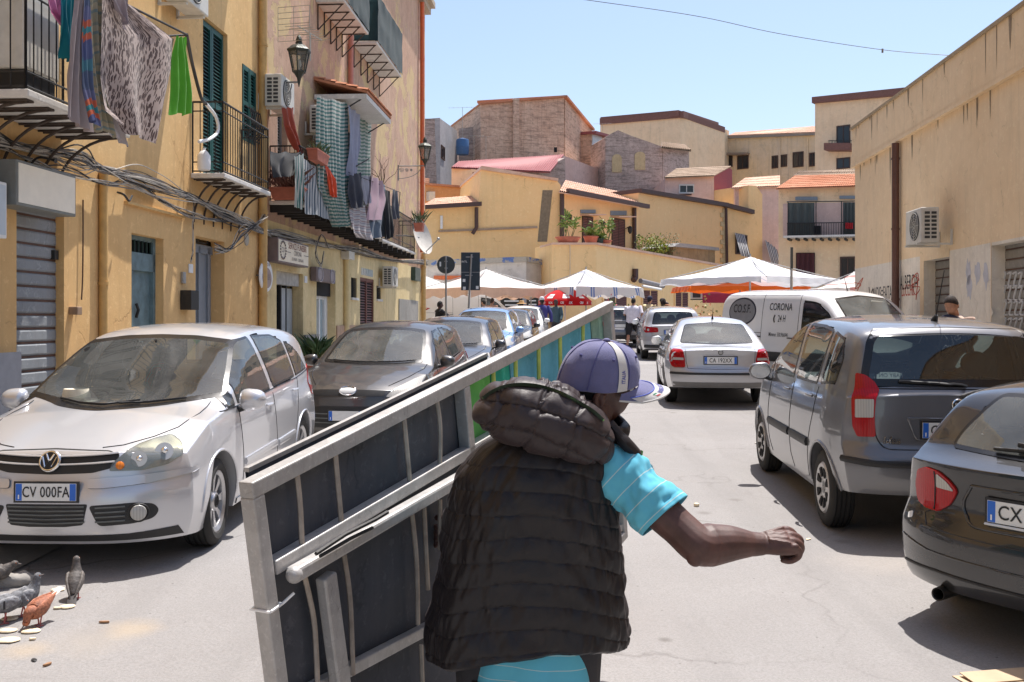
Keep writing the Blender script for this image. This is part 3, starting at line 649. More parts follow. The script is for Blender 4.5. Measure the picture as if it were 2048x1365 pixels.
# balconies of the weathered house
bz = 3.97;B3 = (f.px(537,0)[0],20.9,0.60);balcony(f,*B3,bz,0.98,B,0.09,7,'beam');balcony(f,21.1,25.6,0.55,bz-0.02,0.98,B,0.12,9,'beam');balcony(f,25.8,31.2,0.55,bz-0.05,0.98,B,0.12,8,'beam')
for k,(p0,y0,p1) in enumerate(((689,0,737),(754,84,803))):
    s0,z0 = f.px(p0,y0+2,0.62);s1 = f.px(p1,0,0.62)[0];balcony(f,s0,s1,0.62,z0+0.05,1.05,B,0.12,5,'tri')
    m = MB();n = 40;L = []
    for j in range(7):
        z = z0+0.05+1.15*j/6;L.append([f.at(s0-0.01,0.05+0.6*i/10,z) for i in range(10)]+[f.at(s0+(s1-s0)*i/20,0.645+0.03*noise.noise(V(i*0.4,j*0.6,k)),z) for i in range(21)])
    m.loft(L,False,False);m.build('shade_net',cloth('dark_teal_net',(0.025,0.055,0.065),0.35),B,True)
louvre(f,u1[0],u1[1],-0.15,u1[2],u1[3],simple('grey_shutter',(0.3,0.28,0.26),0.6),B);f.part('window_dark',M_dark,u2[0],u2[1],-0.3,-0.27,u2[2],u2[3],B)
sb.close()
# terracotta canopy over the middle balcony
M_tile = plaster('terracotta_tile',(0.42,0.17,0.09),(0.55,0.27,0.17),dark=(0.15,0.10,0.08),stain=0.5,streak=0.1)
M_tilel = plaster('pale_terracotta_tile',(0.60,0.36,0.26),(0.70,0.48,0.38),dark=(0.30,0.20,0.15),stain=0.3,streak=0.05)
M_tileo = plaster('old_mossy_tile',(0.30,0.22,0.16),(0.42,0.32,0.24),dark=(0.08,0.07,0.055),stain=0.6,streak=0.1)
def tiles(name,c00,c10,c01,c11,nc,nr,mat,parent,r=None,th=0.05):
    """pantile roof on the quad eave-left, eave-right, ridge-left, ridge-right"""
    c00,c10,c01,c11 = map(Vector,(c00,c10,c01,c11));n = (c10-c00).cross(c01-c00).normalized()
    if n.z < 0: n = -n
    w = (c10-c00).length/nc;r = r or w*0.35;m = MB();P_ = 6
    rows = []
    for j in range(nr):
        for e in (0.0,1.0):
            v = (j+e)/nr;row = []
            for i in range(nc*P_+1):
                u = i/(nc*P_);p = c00.lerp(c10,u).lerp(c01.lerp(c11,u),v);k = abs(math.sin(PI*u*nc));jit = 0.012*noise.noise(V(i//P_*3.1,j*1.7,0))
                row.append(p+n*(r*k+(0.03 if e == 0 else 0.0)+jit))
            rows.append(row)
    m.loft(rows,False,False)
    m.add([c00,c10,c11,c01],[(0,1,2,3)]);m.add([c00-n*th,c10-n*th,c11-n*th,c01-n*th],[(3,2,1,0)])
    for a,b in ((c00,c10),(c10,c11),(c11,c01),(c01,c00)): m.quad(a,b,b-n*th,a-n*th)
    return m.build(name,mat,parent,False,recalc=False)
ca = thing('tiled_canopy','small terracotta tiled canopy over the laundry balcony','canopy',f.at(22,0,6.8));sb = Sub(ca)
s0,z0 = f.px(735,182,1.15);s1 = f.px(783,0,1.15)[0];tiles('roof_tiles',f.at(s0,1.15,z0),f.at(s1,1.15,z0),f.at(s0,0.0,z0+0.30),f.at(s1,0.0,z0+0.30),22,5,M_tile,ca)
f.part('soffit',M_slab,s0,s1,0.02,1.13,z0-0.16,z0-0.06,ca);m = MB()
for s in (s0+0.1,s1-0.1): m.tube([f.at(s,0.0,z0-0.75),f.at(s,1.0,z0-0.15)],0.015,6)
m.build('canopy_strut',M_iron,ca);sb.close()
# ----- things fixed to the fronts
airc(f,f.px(373,0,0.42)[0],0.12,6.02,'white air conditioner high above the green balcony shutter');airc(f,f.px(563,0,0.44)[0],0.14,f.px(563,212,0.44)[1],'white air conditioner under the big wall lantern')
airc(f,f.px(648,0,0.42)[0],0.12,f.px(648,265,0.42)[1],'white air conditioner beside the striped curtain');airc(f,f.px(786,0,0.42)[0],0.12,f.px(786,573,0.42)[1],'air conditioner low on the wall above the drying rack')
def lightbox(name,label,a0,a1,z0,z1,d0,d1,face,frame,cat='sign'):
    t = thing(name,label,cat,f.at((a0+a1)/2,0,z0));sb = Sub(t)
    f.part('sign_case',frame,a0,a1,d0,d1,z0,z1,t,0.01);f.part('sign_face',face,a0+0.03,a1-0.03,d1,d1+0.006,z0+0.03,z1-0.03,t);return t,sb
M_sign = simple('aged_sign_white',(0.86,0.80,0.68),0.45,var=0.05);M_signf = simple('sign_frame_grey',(0.17,0.18,0.17),0.5)
a0,z0 = f.px(33,411,0.30);a1,z1 = f.px(152,384,0.30);t,sb = lightbox('shop_sign','blank cream light box sign in a grey case above the rusty shutter',a0,a1,2.90,3.33,0.03,0.30,M_sign,M_signf)
m = MB();q = (a0+a1)/2;m.tube(spline([f.at(q,0.1,3.33),f.at(q,0.2,3.43),f.at(q,0.38,3.40)]),[0.012]*16+[0.03],8);m.build('sign_lamp',M_iron,t);sb.close()
a1 = f.px(14,400,0.25)[0];t,sb = lightbox('shop_sign','pale blue white sign cut off at the left edge',a1-1.5,a1,f.px(14,478,0.25)[1],f.px(14,366,0.25)[1],0.03,0.25,simple('pale_blue_sign',(0.50,0.56,0.62),0.4,var=0.05),M_white);sb.close()
M_cream = simple('cream_sign',(0.88,0.78,0.60),0.45,var=0.06);M_brick = simple('brick_red_lettering',(0.22,0.05,0.035),0.6);M_taupe = simple('taupe_sign',(0.17,0.125,0.12),0.5,var=0.15)
a0,z0 = f.px(556,532,0.22);a1,z1 = f.px(617,501,0.22);zz0,zz1 = 2.86,3.28
t,sb = lightbox('shop_sign','cream funeral shop sign with dark red lettering and a wreath',a0,a1,zz0,zz1+0.02,0.02,0.22,M_cream,M_taupe);w = a1-a0;ac = (a0+a1)/2+0.22
f.text('sign_lettering','SERVIZI FUNEBRI',ac,0.23,zz0+0.335,0.17,M_brick,t,w/2.35*1.12,0.003);f.text('sign_lettering','CORONA',ac,0.23,zz0+0.215,0.13,M_taupe,t,w/2.2);f.text('sign_lettering','330.966041 - 338.966041',ac,0.23,zz0+0.10,0.085,M_taupe,t,w/2.2)
for x in (-0.62,0.62): f.part('sign_rule',M_taupe,ac+x-0.16,ac+x+0.16,0.228,0.231,zz0+0.21,zz0+0.22,t)
m = MB()
for k in range(18):
    q = 2*PI*k/18+0.3;c = f.at(a0+0.28+0.17*math.cos(q),0.235,zz0+0.23+0.155*math.sin(q));m.ell(c,(0.008,0.03,0.02),None,8,5)
m.build('wreath_mark',M_taupe,t);f.text('wreath_lettering','CO',a0+0.28,0.23,zz0+0.23,0.13,M_taupe,t);sb.close()
q = f.px(534,553,0.10);ov = thing('oval_sign','white oval sign with a brown centre beside the funeral shop door','sign',f.at(q[0],0.0,q[1]));sb = Sub(ov);nf = f.at(0,1,0)-f.at(0,0,0)
disc('sign_plate',f.at(q[0],0.07,q[1]),nf,0.36,M_white,ov,0.03,36,0.28);disc('sign_centre',f.at(q[0],0.101,q[1]-0.03),nf,0.26,simple('brown_centre',(0.34,0.25,0.22),0.5),ov,0.006,36,0.18)
f.text('sign_lettering','CO.S.F.',q[0],0.112,q[1]-0.02,0.14,M_taupe,ov,0.8);f.text('sign_lettering','CORONA',q[0],0.106,q[1]+0.205,0.08,M_taupe,ov,0.9)
m = MB();m.tube([f.at(q[0]-0.42,0.05,q[1]),f.at(q[0]+0.42,0.05,q[1])],0.012,6);m.build('sign_bar',M_iron,ov);sb.close()
a0,a1 = f.px(633,0,0.15)[0],f.px(671,0,0.15)[0];z0,z1 = f.px(671,568,0.15)[1],f.px(633,526,0.15)[1]-0.08;t,sb = lightbox('shop_sign','dark taupe shop sign with two pale round marks',a0,a1,z0,z1,0.02,0.15,M_taupe,M_taupe)
for x in (a0+0.3,a1-0.3):
    m = MB();m.tube([f.at(x+0.2*math.cos(v),0.16,(z0+z1)/2+0.15*math.sin(v)) for v in (2*PI*j/30 for j in range(30))],0.012,5,closed=True);m.build('round_mark',simple('pale_mark',(0.42,0.38,0.40),0.5),t)
    disc('round_field',f.at(x,0.157,(z0+z1)/2),nf,0.17,simple('lilac_mark',(0.28,0.24,0.25),0.5),t,0.003,28,0.12)
sb.close()
def small(name,label,cat,px0,px1,py0,py1,d,mat,dd=0.0):
    a0,z0 = f.px(px0,py1,dd);a1,z1 = f.px(px1,py0,dd);o = f.part(name,mat,min(a0,a1),max(a0,a1),0.0,d,z0,z1,None,0.008);return tag(o,label,cat)
small('house_number','small white house number tile beside the grey door','house number',376,384,529,546,0.02,M_white);small('intercom','grey intercom panel left of the grey blue door','intercom',361,367,545,567,0.04,M_steel)
o = small('mailbox','black metal mailbox mounted beside the grey door','mailbox',374,390,582,620,0.16,M_iron,0.1);small('house_number','white oval number tile beside the funeral shop door','house number',608,613,553,566,0.02,M_white)
small('junction_box','small weathered box on the ochre wall right of the rusty shutter','box',137,147,614,630,0.10,simple('box_brown',(0.30,0.20,0.13),0.7));small('floodlight','small square floodlight at the top of the cream drain pipe','light',690,701,505,518,0.2,M_acw,0.1)
# lanterns
def lantern(label,a,d,z,sc=1.0,arm0=0.0):
    t = thing('wall_lantern',label,'street lamp',f.at(a,0,z),group='wall lanterns');sb = Sub(t);c = f.at(a,d,z);n = 6
    def ring(r,h,o=PI/6): return [c+V(r*math.cos(o+2*PI*k/n),r*math.sin(o+2*PI*k/n),h)*sc for k in range(n)]
    iron = simple('lantern_bronze',(0.055,0.06,0.05),0.5,0.5,0.2);m = MB();b,tp = ring(0.12,0.22),ring(0.20,0.60)
    for k in range(n):
        m.tube([b[k],tp[k]],0.012,6);m.tube([b[k],b[(k+1) % n]],0.014,6);m.tube([tp[k],tp[(k+1) % n]],0.018,6)
    m.loft([ring(0.23,0.60),ring(0.235,0.63),ring(0.13,0.72),ring(0.07,0.735),ring(0.07,0.78)]);m.ell(c+V(0,0,0.82)*sc,0.06*sc);m.loft([ring(0.03,0.85),ring(0.05,0.87),ring(0.012,0.93)])
    m.loft([ring(0.11,0.215),ring(0.06,0.13),ring(0.04,0.10),ring(0.02,0.0),ring(0.008,-0.06)]);m.build('lantern_frame',iron,t,True,30)
    m = MB();m.loft([ring(0.115,0.22),ring(0.195,0.60)],True,False);m.build('lantern_glass',glassm('lantern_pane',(0.80,0.80,0.76),1,0.25),t,False)
    m = MB();m.tube([c+V(0,0,0.22)*sc,c+V(0,0,0.30)*sc],0.02);m.ell(c+V(0,0,0.38)*sc,(0.045*sc,0.045*sc,0.085*sc));m.build('bulb',simple('bulb_white',(0.75,0.74,0.70),0.3),t)
    m = MB();zz = 0.03*sc;gi = simple('bracket_grey',(0.26,0.26,0.25),0.6,0.3)
    m.tube([f.at(a,0,z+zz),f.at(a,d,z+zz)],0.018,8);m.tube([f.at(a,0.01,z+0.06),f.at(a,0.01,z-0.42)],0.022,6)
    m.tube([f.at(a,0.02,z-0.36),*[f.at(a,0.02+(d-0.15)*math.sin(q),z-0.36+0.36*(1-math.cos(q))) for q in (PI/2*k/8 for k in range(1,9))]],0.012,6)
    for cx,r in ((0.12,0.08),(0.28,0.06),(0.42,0.045)): m.tube([f.at(a,cx+r*k/26*math.cos(k*0.6),z-0.10+r*k/26*math.sin(k*0.6)) for k in range(27)],0.008,5)
    m.build('lantern_bracket',gi,t);sb.close();return t
q = f.px(598,168,0.66);lantern('large wall lantern hanging over the street from a scrolled bracket',q[0],0.66,q[1],0.93)
q = f.px(850,334,0.85);lantern('distant wall lantern near the orange drain pipe at the house corner',q[0],0.85,q[1],1.0)
# dish and aerial
q = f.px(838,475,0.62);dt = thing('satellite_dish','large pale satellite dish at the far corner of the weathered house','satellite dish',f.at(q[0],0.0,q[1]));sb = Sub(dt)
c = f.at(q[0],0.62,q[1]);nd = V(0.80,-0.38,0.28).normalized();X = V(0,0,1).cross(nd).normalized();Yv = nd.cross(X);m = MB()
m.loft([[c+X*(0.52*r*math.cos(a))+Yv*(0.60*r*math.sin(a))+nd*(0.14*r*r-o) for a in (2*PI*j/32 for j in range(32))] for r,o in ((0.02,0),(0.35,0),(0.7,0),(1.0,0),(1.0,0.02),(0.7,0.02),(0.3,0.02),(0.02,0.02))]);m.build('dish',simple('dish_cream',(0.56,0.52,0.46),0.5),dt,True,60)
m = MB();m.tube([c-Yv*0.55,c+nd*0.62-Yv*0.30],0.018,6);m.ell(c+nd*0.64-Yv*0.28,0.05);m.build('feed_arm',M_steel,dt);m = MB();m.tube([c,f.at(q[0]-0.6,0.3,q[1]+0.0),f.at(q[0]-0.6,0.0,q[1])],0.025);m.build('dish_mount',M_steel,dt);sb.close()
def aerial(label,P0,up,dirx,L,n,mat,w=0.5,mast=None,grid=False):
    t = thing('tv_aerial',label,'aerial',P0);m = MB();d = Vector(dirx).normalized();c = d.cross(V(0,0,1)).normalized();o = V(0,0,up)
    m.tube([V(0,0,0),o],0.016,6);m.tube([o-d*L/2,o+d*L/2],0.010,5)
    for k in range(n): b = o+d*(L*(k/(n-1)-0.5));ww = w*(1-0.4*k/(n-1));m.tube([b-c*ww/2,b+c*ww/2],0.006,5)
    m.build('mast_and_rods',mat,t)
    if grid:
        g = MB();b = o-d*L/2-d*0.15
        for k in range(7): h = (k-3)*0.1;g.tube([b-c*0.3+V(0,0,h),b+c*0.3+V(0,0,h)],0.006,5)
        for k in (-0.3,0,0.3): g.tube([b+c*k-V(0,0,0.3),b+c*k+V(0,0,0.3)],0.006,5)
        g.build('reflector_grid',mat,t)
    return t
M_aer = simple('aerial_grey',(0.45,0.42,0.36),0.5,0.5)
q = f.px(620,100,0.7);aerial('yellowed television aerial above the big wall lantern',f.at(q[0],0.7,q[1]-0.2),0.5,(0.25,1,0.02),1.0,8,M_aer,0.5,grid=True)
# cables
def bundle(name,label,mats,anchors,n,spread,r,seed,sag=0.05,dd=0.07):
    t = thing(name,label,'cables',f.w(*anchors[0],dd));sb = Sub(t);rnd = random.Random(seed)
    for mi,mat in enumerate(mats):
        m = MB()
        for k in range(n):
            if k % len(mats) != mi: continue
            pts = [];ph = rnd.random()*6
            for i,(px,py) in enumerate(anchors):
                tight = 0.35 if i % 2 else 1.0
                a,z = f.px(px,py,dd);pts.append(f.at(a,dd+0.02+abs(rnd.gauss(0,spread*0.5))*tight,z+rnd.gauss(0,spread)*tight))
            sp = spline(pts,10);m.tube([p+V(0.02*noise.noise(V(i*0.23,k*3.1,1)),0,0.035*noise.noise(V(i*0.19,k*1.7,ph))) for i,p in enumerate(sp)],r*rnd.uniform(0.7,1.4),5)
        m.build('cable_strands',mat,t)
    sb.close();return t
cm = [simple('old_white_cable',(0.46,0.42,0.36),0.7,var=0.2),simple('grey_cable',(0.20,0.18,0.165),0.7,var=0.2),simple('black_cable',(0.03,0.028,0.027),0.7)]
bundle('cable_bundle','thick bundle of tangled cables running along the house fronts',cm,[(-40,275),(60,300),(150,322),(200,337),(290,368),(390,402),(450,432),(520,462),(560,470),(650,490),(720,503),(780,520),(852,527)],30,0.06,0.0065,3)
bundle('cable_bundle','slack dark cable run below the main bundle on the ochre house',cm[::-1],[(-40,280),(60,322),(130,345),(210,368),(265,372),(320,402),(372,433),(430,441),(490,440),(535,470)],8,0.03,0.0065,4)
bundle('cable_bundle','bunch of cables dropping over the arch of the grey door',cm,[(530,430),(505,452),(478,470),(455,500),(425,497)],12,0.045,0.0065,5,dd=0.1)
bundle('cable_bundle','vertical cables running down beside the grey door',cm,[(385,402),(383,440),(382,490),(380,522)],4,0.02,0.008,6)
bundle('cable_bundle','loose cables dangling beside the cream funeral sign',cm,[(655,492),(640,470),(628,505),(640,530),(645,505)],5,0.04,0.005,8,dd=0.12)
m = MB();m.tube(spline([f.w(373,70,1.0),f.w(385,130,0.7),f.w(402,195,0.6),f.w(412,208,0.55)]),0.022,8);o = m.build('hose',M_black);tag(o,'black and white drain hose curving down to the near empty balcony','hose')
m = MB();m.tube(spline([f.w(412,208,0.55),f.w(432,235,0.4),f.w(436,262,0.4),f.w(420,278,0.4),f.w(398,284,0.35)]),0.024,8);m.build('white_hose_end',M_white,o)
# balcony contents
q = f.px(408,344,0.28);m = MB();j0 = f.at(q[0],0.28,zb2+0.005);m.lathe([(0.08,0),(0.09,0.02),(0.09,0.20),(0.05,0.26),(0.025,0.28),(0.025,0.31)],20,Matrix.Translation(j0));tag(m.build('jug',M_white),'white plastic jug standing on the empty iron balcony','jug')
cab = thing('balcony_cabinet','tall white cabinet behind the black railing of the laundry balcony','cabinet',f.at(9.15,0.3,3.84));sb = Sub(cab);f.part('cabinet_body',M_acw,8.85,9.45,0.28,0.66,4.05,5.05,cab,0.02);f.part('cabinet_feet',M_black,8.9,9.4,0.3,0.64,3.842,4.05,cab);sb.close()
def planter(name,label,a0,a1,d,z,mat,dry=False,leafc=(0.06,0.11,0.03),h=0.2,w=0.2,spread=0.3,n=120,seed=1):
    t = thing(name,label,'planter',f.at((a0+a1)/2,d,z));sb = Sub(t);m = MB()
    M = f.M((a0+a1)/2,d,z);L = a1-a0
    m.loft([[M @ V(x*L/2*k,y*w/2*k,zz) for x,y in ((-1,-1),(1,-1),(1,1),(-1,1))] for k,zz in ((0.85,0),(1.0,h-0.03),(1.06,h-0.03),(1.06,h),(0.95,h),(0.93,h-0.05))]);m.build('pot',mat,t,False,bevel=0.008)
    m = MB();rnd = random.Random(seed)
    for k in range(n):
        b = V(rnd.uniform(-L/2,L/2)*0.85,rnd.uniform(-w/2,w/2)*0.8,h-0.04);tip = b+V(rnd.gauss(0,spread*0.4),rnd.gauss(0,spread*0.4),rnd.uniform(0.3,1.0)*spread)
        leaf(m,M @ b,M @ tip,0.018 if not dry else 0.006,rnd)
    m.build('leaves',simple('leaf_%d' % seed,leafc,0.6,var=0.4,scale=30),t,False,recalc=False);sb.close();return t
def leaf(m,a,b,w,rnd):
    d = b-a;s = d.cross(V(rnd.gauss(0,1),rnd.gauss(0,1),rnd.gauss(0,1)))
    if s.length < 1e-6: return
    s = s.normalized()*w;c = a.lerp(b,0.55)+V(0,0,0.1*d.length);m.add([a,c+s,b,c-s],[(0,1,2),(0,2,3)])
M_terra = simple('terracotta_pot',(0.42,0.13,0.08),0.7,var=0.15)
q = f.px(537,0,0.66)[0];planter('planter_box','long brick red planter with dry stalks at the near end of the striped balcony',B3[0]-0.12,B3[0]+0.12,0.36,bz+0.005,M_terra,True,(0.16,0.07,0.05),0.22,0.6,0.45,160,2)
planter('planter_box','terracotta planter hooked on the railing above the orange cloth',f.px(622,0,0.7)[0],f.px(646,0,0.7)[0],0.72,bz+0.78,M_terra,False,(0.07,0.12,0.05),0.2,0.2,0.25,60,3)
planter('flower_pot','small pot with a cactus like plant at the far end of the laundry balcony',30.4,30.75,0.75,bz+0.55,M_terra,False,(0.08,0.13,0.06),0.25,0.28,0.5,40,4)
q = Gp(640,745);m = MB();pt = thing('potted_plant','potted plant with pointed green leaves beside the glass shop door','plant',f.at(f.px(636,0,0.4)[0],0.4,gz(21)));M0 = Matrix.Identity(4)
m.loft([[V(x*0.3*k,y*0.3*k,zz) for x,y in ((-1,-1),(1,-1),(1,1),(-1,1))] for k,zz in ((0.75,0),(1.0,0.5),(1.05,0.5),(1.05,0.56),(0.95,0.56),(0.9,0.5))]);m.build('pot',M_terra,pt,False);m = MB();rnd = random.Random(5)
for k in range(140):
    an = rnd.uniform(0,2*PI);r = rnd.uniform(0.15,0.55);b = V(rnd.uniform(-0.2,0.2),rnd.uniform(-0.2,0.2),0.5);leaf(m,b,b+V(r*math.cos(an),r*math.sin(an),rnd.uniform(0.1,0.6)),0.03,rnd)
m.build('leaves',simple('agave_leaf',(0.05,0.09,0.03),0.5,var=0.4),pt,False,recalc=False)
# laundry on the near balcony
def leafprint():
    t = NT('leaf_print');c = t.co((9,12,1),'UV');nz = t.n('ShaderNodeTexNoise',Vector=c,Scale=0.8,Detail=2.0).outputs[1]
    cw = t.n('ShaderNodeVectorMath',p_operation='ADD',i0=c,i1=t.n('ShaderNodeVectorMath',p_operation='SCALE',i0=nz,Scale=0.7).outputs[0]).outputs[0];fac = None
    for rz,sx,sy in ((0.75,4.2,1.0),(-0.65,4.4,1.05),(0.1,4.0,0.95),(1.2,4.3,1.0)):
        mp = t.n('ShaderNodeMapping',Vector=cw);mp.inputs['Rotation'].default_value = (0,0,rz);mp.inputs['Scale'].default_value = (sx,sy,1);mp.inputs['Location'].default_value = (rz*7,3*rz,0)
        v = t.n('ShaderNodeTexVoronoi',Vector=mp.outputs[0],Scale=1.0,Randomness=0.9).outputs[0];k = t.ramp(v,[(0.28,1.0),(0.31,0.0)]);fac = k if fac is None else t.math('MAXIMUM',fac,k)
    col = t.mix(fac,(0.42,0.335,0.30),(0.075,0.045,0.042));return cloth_out(t,col,0.85,0.22,c)
M_leafp = leafprint()
laundry('bed_sheet','large grey bed sheet with a dark leaf print on the near line','laundry',M_leafp,[(206,-14),(203,60),(202,150),(203,222),(232,252)],[(262,10),(352,78),(343,135),(322,200),(303,285)],1.22,2,0.045,seed=1,nu=70,nv=60)
laundry('pillow_case','folded corner of mauve cloth draped over the leaf print sheet','laundry',cloth('mauve_cloth',(0.27,0.22,0.235)),[(222,-12),(235,20),(248,40)],[(258,-12),(257,25),(252,57)],1.30,2,0.03,seed=3,nu=14,nv=14)
laundry('towel','bright green towel pegged at the end of the near line','laundry',cloth('bright_green_towel',(0.10,0.36,0.035)),[(354,71),(350,120),(343,180),(337,227)],[(372,74),(376,120),(380,180),(382,229)],1.25,3,0.04,seed=2,nu=30,nv=30)
laundry('blanket','mauve grey blanket hanging left of the colourful striped cloth','laundry',cloth('mauve_grey_blanket',(0.32,0.27,0.27)),[(152,-12),(146,60),(138,150),(133,235)],[(170,-12),(166,60),(163,160),(183,268)],1.2,3,0.04,seed=5)
laundry('blanket','narrow cloth with blue teal and coral stripes hanging beside the mauve blanket','laundry',stripes('coral_stripes',[((0.10,0.13,0.22),3),((0.16,0.17,0.3),2),((0.55,0.14,0.08),1),((0.06,0.26,0.30),1),((0.55,0.14,0.08),1),((0.10,0.12,0.25),3),((0.08,0.22,0.28),2)],1.6,1,wob=0.12),[(168,-12),(163,80),(164,170),(178,240)],[(180,-12),(178,80),(181,170),(190,252)],1.24,2,0.04,seed=6)
laundry('blanket','olive beige checked blanket hanging behind the leaf print sheet','laundry',stripes('olive_check',[((0.30,0.27,0.19),3),((0.22,0.23,0.19),1),((0.36,0.31,0.22),2),((0.17,0.22,0.22),1)],7,1,wob=0.05),[(180,-12),(178,90),(181,180),(190,258)],[(204,-12),(202,90),(206,190),(226,270)],1.16,3,0.05,seed=7)
laundry('bed_sheet','pale grey cloth showing below the leaf print sheet','laundry',cloth('pale_grey_cloth',(0.42,0.39,0.41)),[(190,150),(200,220),(226,272)],[(240,200),(256,250),(259,298)],1.10,2,0.03,seed=8,nu=16,nv=20)
laundry('shirt','pink garment hanging over the black railing','laundry',cloth('pink_cloth',(0.52,0.16,0.34)),[(93,-12),(97,20),(122,50)],[(122,-12),(124,25),(125,50)],0.95,2,0.03,seed=9,nu=16,nv=16)
laundry('shirt','teal blue garment hanging over the black railing','laundry',cloth('teal_cloth',(0.012,0.16,0.20)),[(124,-12),(124,60),(128,118)],[(152,-12),(148,60),(142,120)],1.0,3,0.04,seed=10,nu=20,nv=24)
m = MB();m.tube([f.w(60,-70,1.2),f.w(210,-12,1.2),f.w(374,70,1.22)],0.012,6);m.tube([f.at(8.8,0.7,4.85),f.w(210,-12,1.2)],0.012,6);m.tube([f.at(10.7,0.7,4.82),f.w(374,70,1.22)],0.012,6);tag(m.build('clothes_line_pole',M_iron),'thin black clothes pole jutting out from the near laundry balcony','clothes line')
# curtains and laundry on the weathered house
M_tealst = stripes('teal_white_stripes',[((0.46,0.48,0.43),1),((0.075,0.20,0.19),1)],34,1,wob=0.004)
laundry('curtain','tall teal and white striped curtain closing the laundry balcony','curtain',M_tealst,[(636,192),(634,280),(633,370),(668,455)],[(696,205),(697,290),(697,380),(700,452)],0.66,9,0.06,seed=11,nu=80,nv=60)
laundry('curtain','second striped curtain behind the hanging lilac sheets','curtain',stripes('green_white_stripes',[((0.48,0.49,0.44),1),((0.14,0.24,0.20),1)],26,1,wob=0.004),[(718,232),(716,330),(716,420)],[(741,244),(741,330),(741,420)],0.60,4,0.04,seed=12,nu=30,nv=40)
laundry('bed_sheet','lilac grey sheet hanging between the striped curtains','laundry',cloth('lilac_grey',(0.36,0.37,0.47)),[(697,210),(697,280),(697,352)],[(722,232),(719,290),(713,345)],0.74,3,0.06,seed=13,nu=30,nv=36)
laundry('curtain','narrow vertically striped teal cloth hanging on the railing end','curtain',stripes('teal_vertical',[((0.5,0.5,0.46),1),((0.08,0.19,0.18),1)],7,0),[(588,312),(588,360),(590,415)],[(607,306),(607,360),(607,420)],0.68,2,0.03,seed=14,nu=20,nv=20)
laundry('railing_cloth','blue and white striped cloth covering the railing','laundry',stripes('blue_vertical',[((0.5,0.52,0.52),1),((0.045,0.08,0.12),1)],16,0),[(608,318),(608,370),(608,425)],[(668,352),(668,400),(668,442)],0.66,5,0.015,seed=15,nu=60,nv=16)
laundry('blanket','rust red cloth slung across the balcony doorway','laundry',cloth('rust_cloth',(0.30,0.055,0.03)),[(565,215),(570,250),(590,300)],[(590,215),(592,262),(612,318)],0.5,2,0.05,seed=16,nu=18,nv=26)
laundry('blanket','bright orange red cloth hanging from the railing planter','laundry',cloth('orange_red_cloth',(0.55,0.06,0.02)),[(648,326),(655,355),(661,392)],[(660,340),(668,360),(672,395)],0.76,2,0.05,seed=17,nu=14,nv=20)
laundry('bag','black plastic sheet tied over the near end of the railing','laundry',cloth('black_sheet',(0.012,0.012,0.014),0.05),[(541,303),(543,330),(550,356)],[(602,304),(600,318),(588,352)],0.60,2,0.03,seed=18,nu=24,nv=14)
rowl = [('trousers','black trousers on the far line',(0.012,0.012,0.015),0.78,[(771,378),(771,420),(770,478)],[(781,382),(783,420),(782,476)]),
    ('shirt','navy vest top at the near end of the far line',(0.022,0.024,0.04),0.78,[(699,350),(698,385),(703,418)],[(722,345),(726,380),(724,415)]),
    ('shirt','lilac grey shirt between the navy top and the pink shirt',(0.34,0.33,0.38),0.74,[(722,352),(724,380),(728,410)],[(741,352),(742,380),(742,405)]),
    ('shirt','pale pink long sleeved shirt on the far line',(0.40,0.26,0.31),0.78,[(743,350),(738,390),(735,442)],[(764,362),(769,400),(766,440)]),
    ('trousers','washed blue jeans below the pink shirt',(0.075,0.11,0.16),0.70,[(738,425),(738,450),(740,476)],[(771,420),(772,450),(772,474)]),
    ('trousers','dark grey trousers at the far end of the line',(0.05,0.055,0.075),0.78,[(783,376),(784,405),(784,440)],[(794,382),(796,410),(797,436)]),
    ('shirt','light blue garment behind the black trousers',(0.26,0.33,0.40),0.70,[(762,366),(764,390),(766,425)],[(772,370),(772,390),(772,425)])]
for k,(nm,lb,cc,dd,L,R_) in enumerate(rowl): laundry(nm,lb,'laundry',cloth('wash_%d' % k,cc),L,R_,dd,2,0.05,seed=20+k,nu=16,nv=22)
laundry('table_cloth','red white and grey checked tablecloth hanging low below the curtain','laundry',stripes('check_cloth',[((0.50,0.47,0.46),3),((0.30,0.16,0.16),1),((0.46,0.42,0.42),2),((0.22,0.22,0.27),1)],9,1),[(698,405),(699,430),(704,465),(716,476)],[(735,410),(738,440),(741,470),(741,481)],0.72,3,0.05,seed=30)
m = MB();m.tube([f.w(697,342,0.7),f.w(738,318,0.9)],0.015,6);m.tube([f.w(697,345,0.76),f.w(800,385,0.76)],0.008,5);m.tube([f.at(30.6,0.1,4.9),f.w(800,385,0.76)],0.012,5);tag(m.build('clothes_line_pole',M_iron),'dark clothes pole and line on the weathered house','clothes line')
rnd = random.Random(9);bt = thing('bare_shrub','bare leafless shrub standing on the far laundry balcony','plant',f.w(765,372,0.3));m = MB()
for k in range(9):
    p = V(0,0,0);pts = [p];d = V(rnd.gauss(0,0.5),rnd.gauss(0,0.5),1)
    for j in range(4): p = p+d*0.22;d = (d+V(rnd.gauss(0,0.5),rnd.gauss(0,0.5),rnd.gauss(0.1,0.3)));d.normalize();pts.append(p)
    m.tube(pts,[0.012,0.010,0.008,0.005,0.003],5)
m.build('twigs',simple('dry_twig',(0.20,0.13,0.085),0.8),bt)
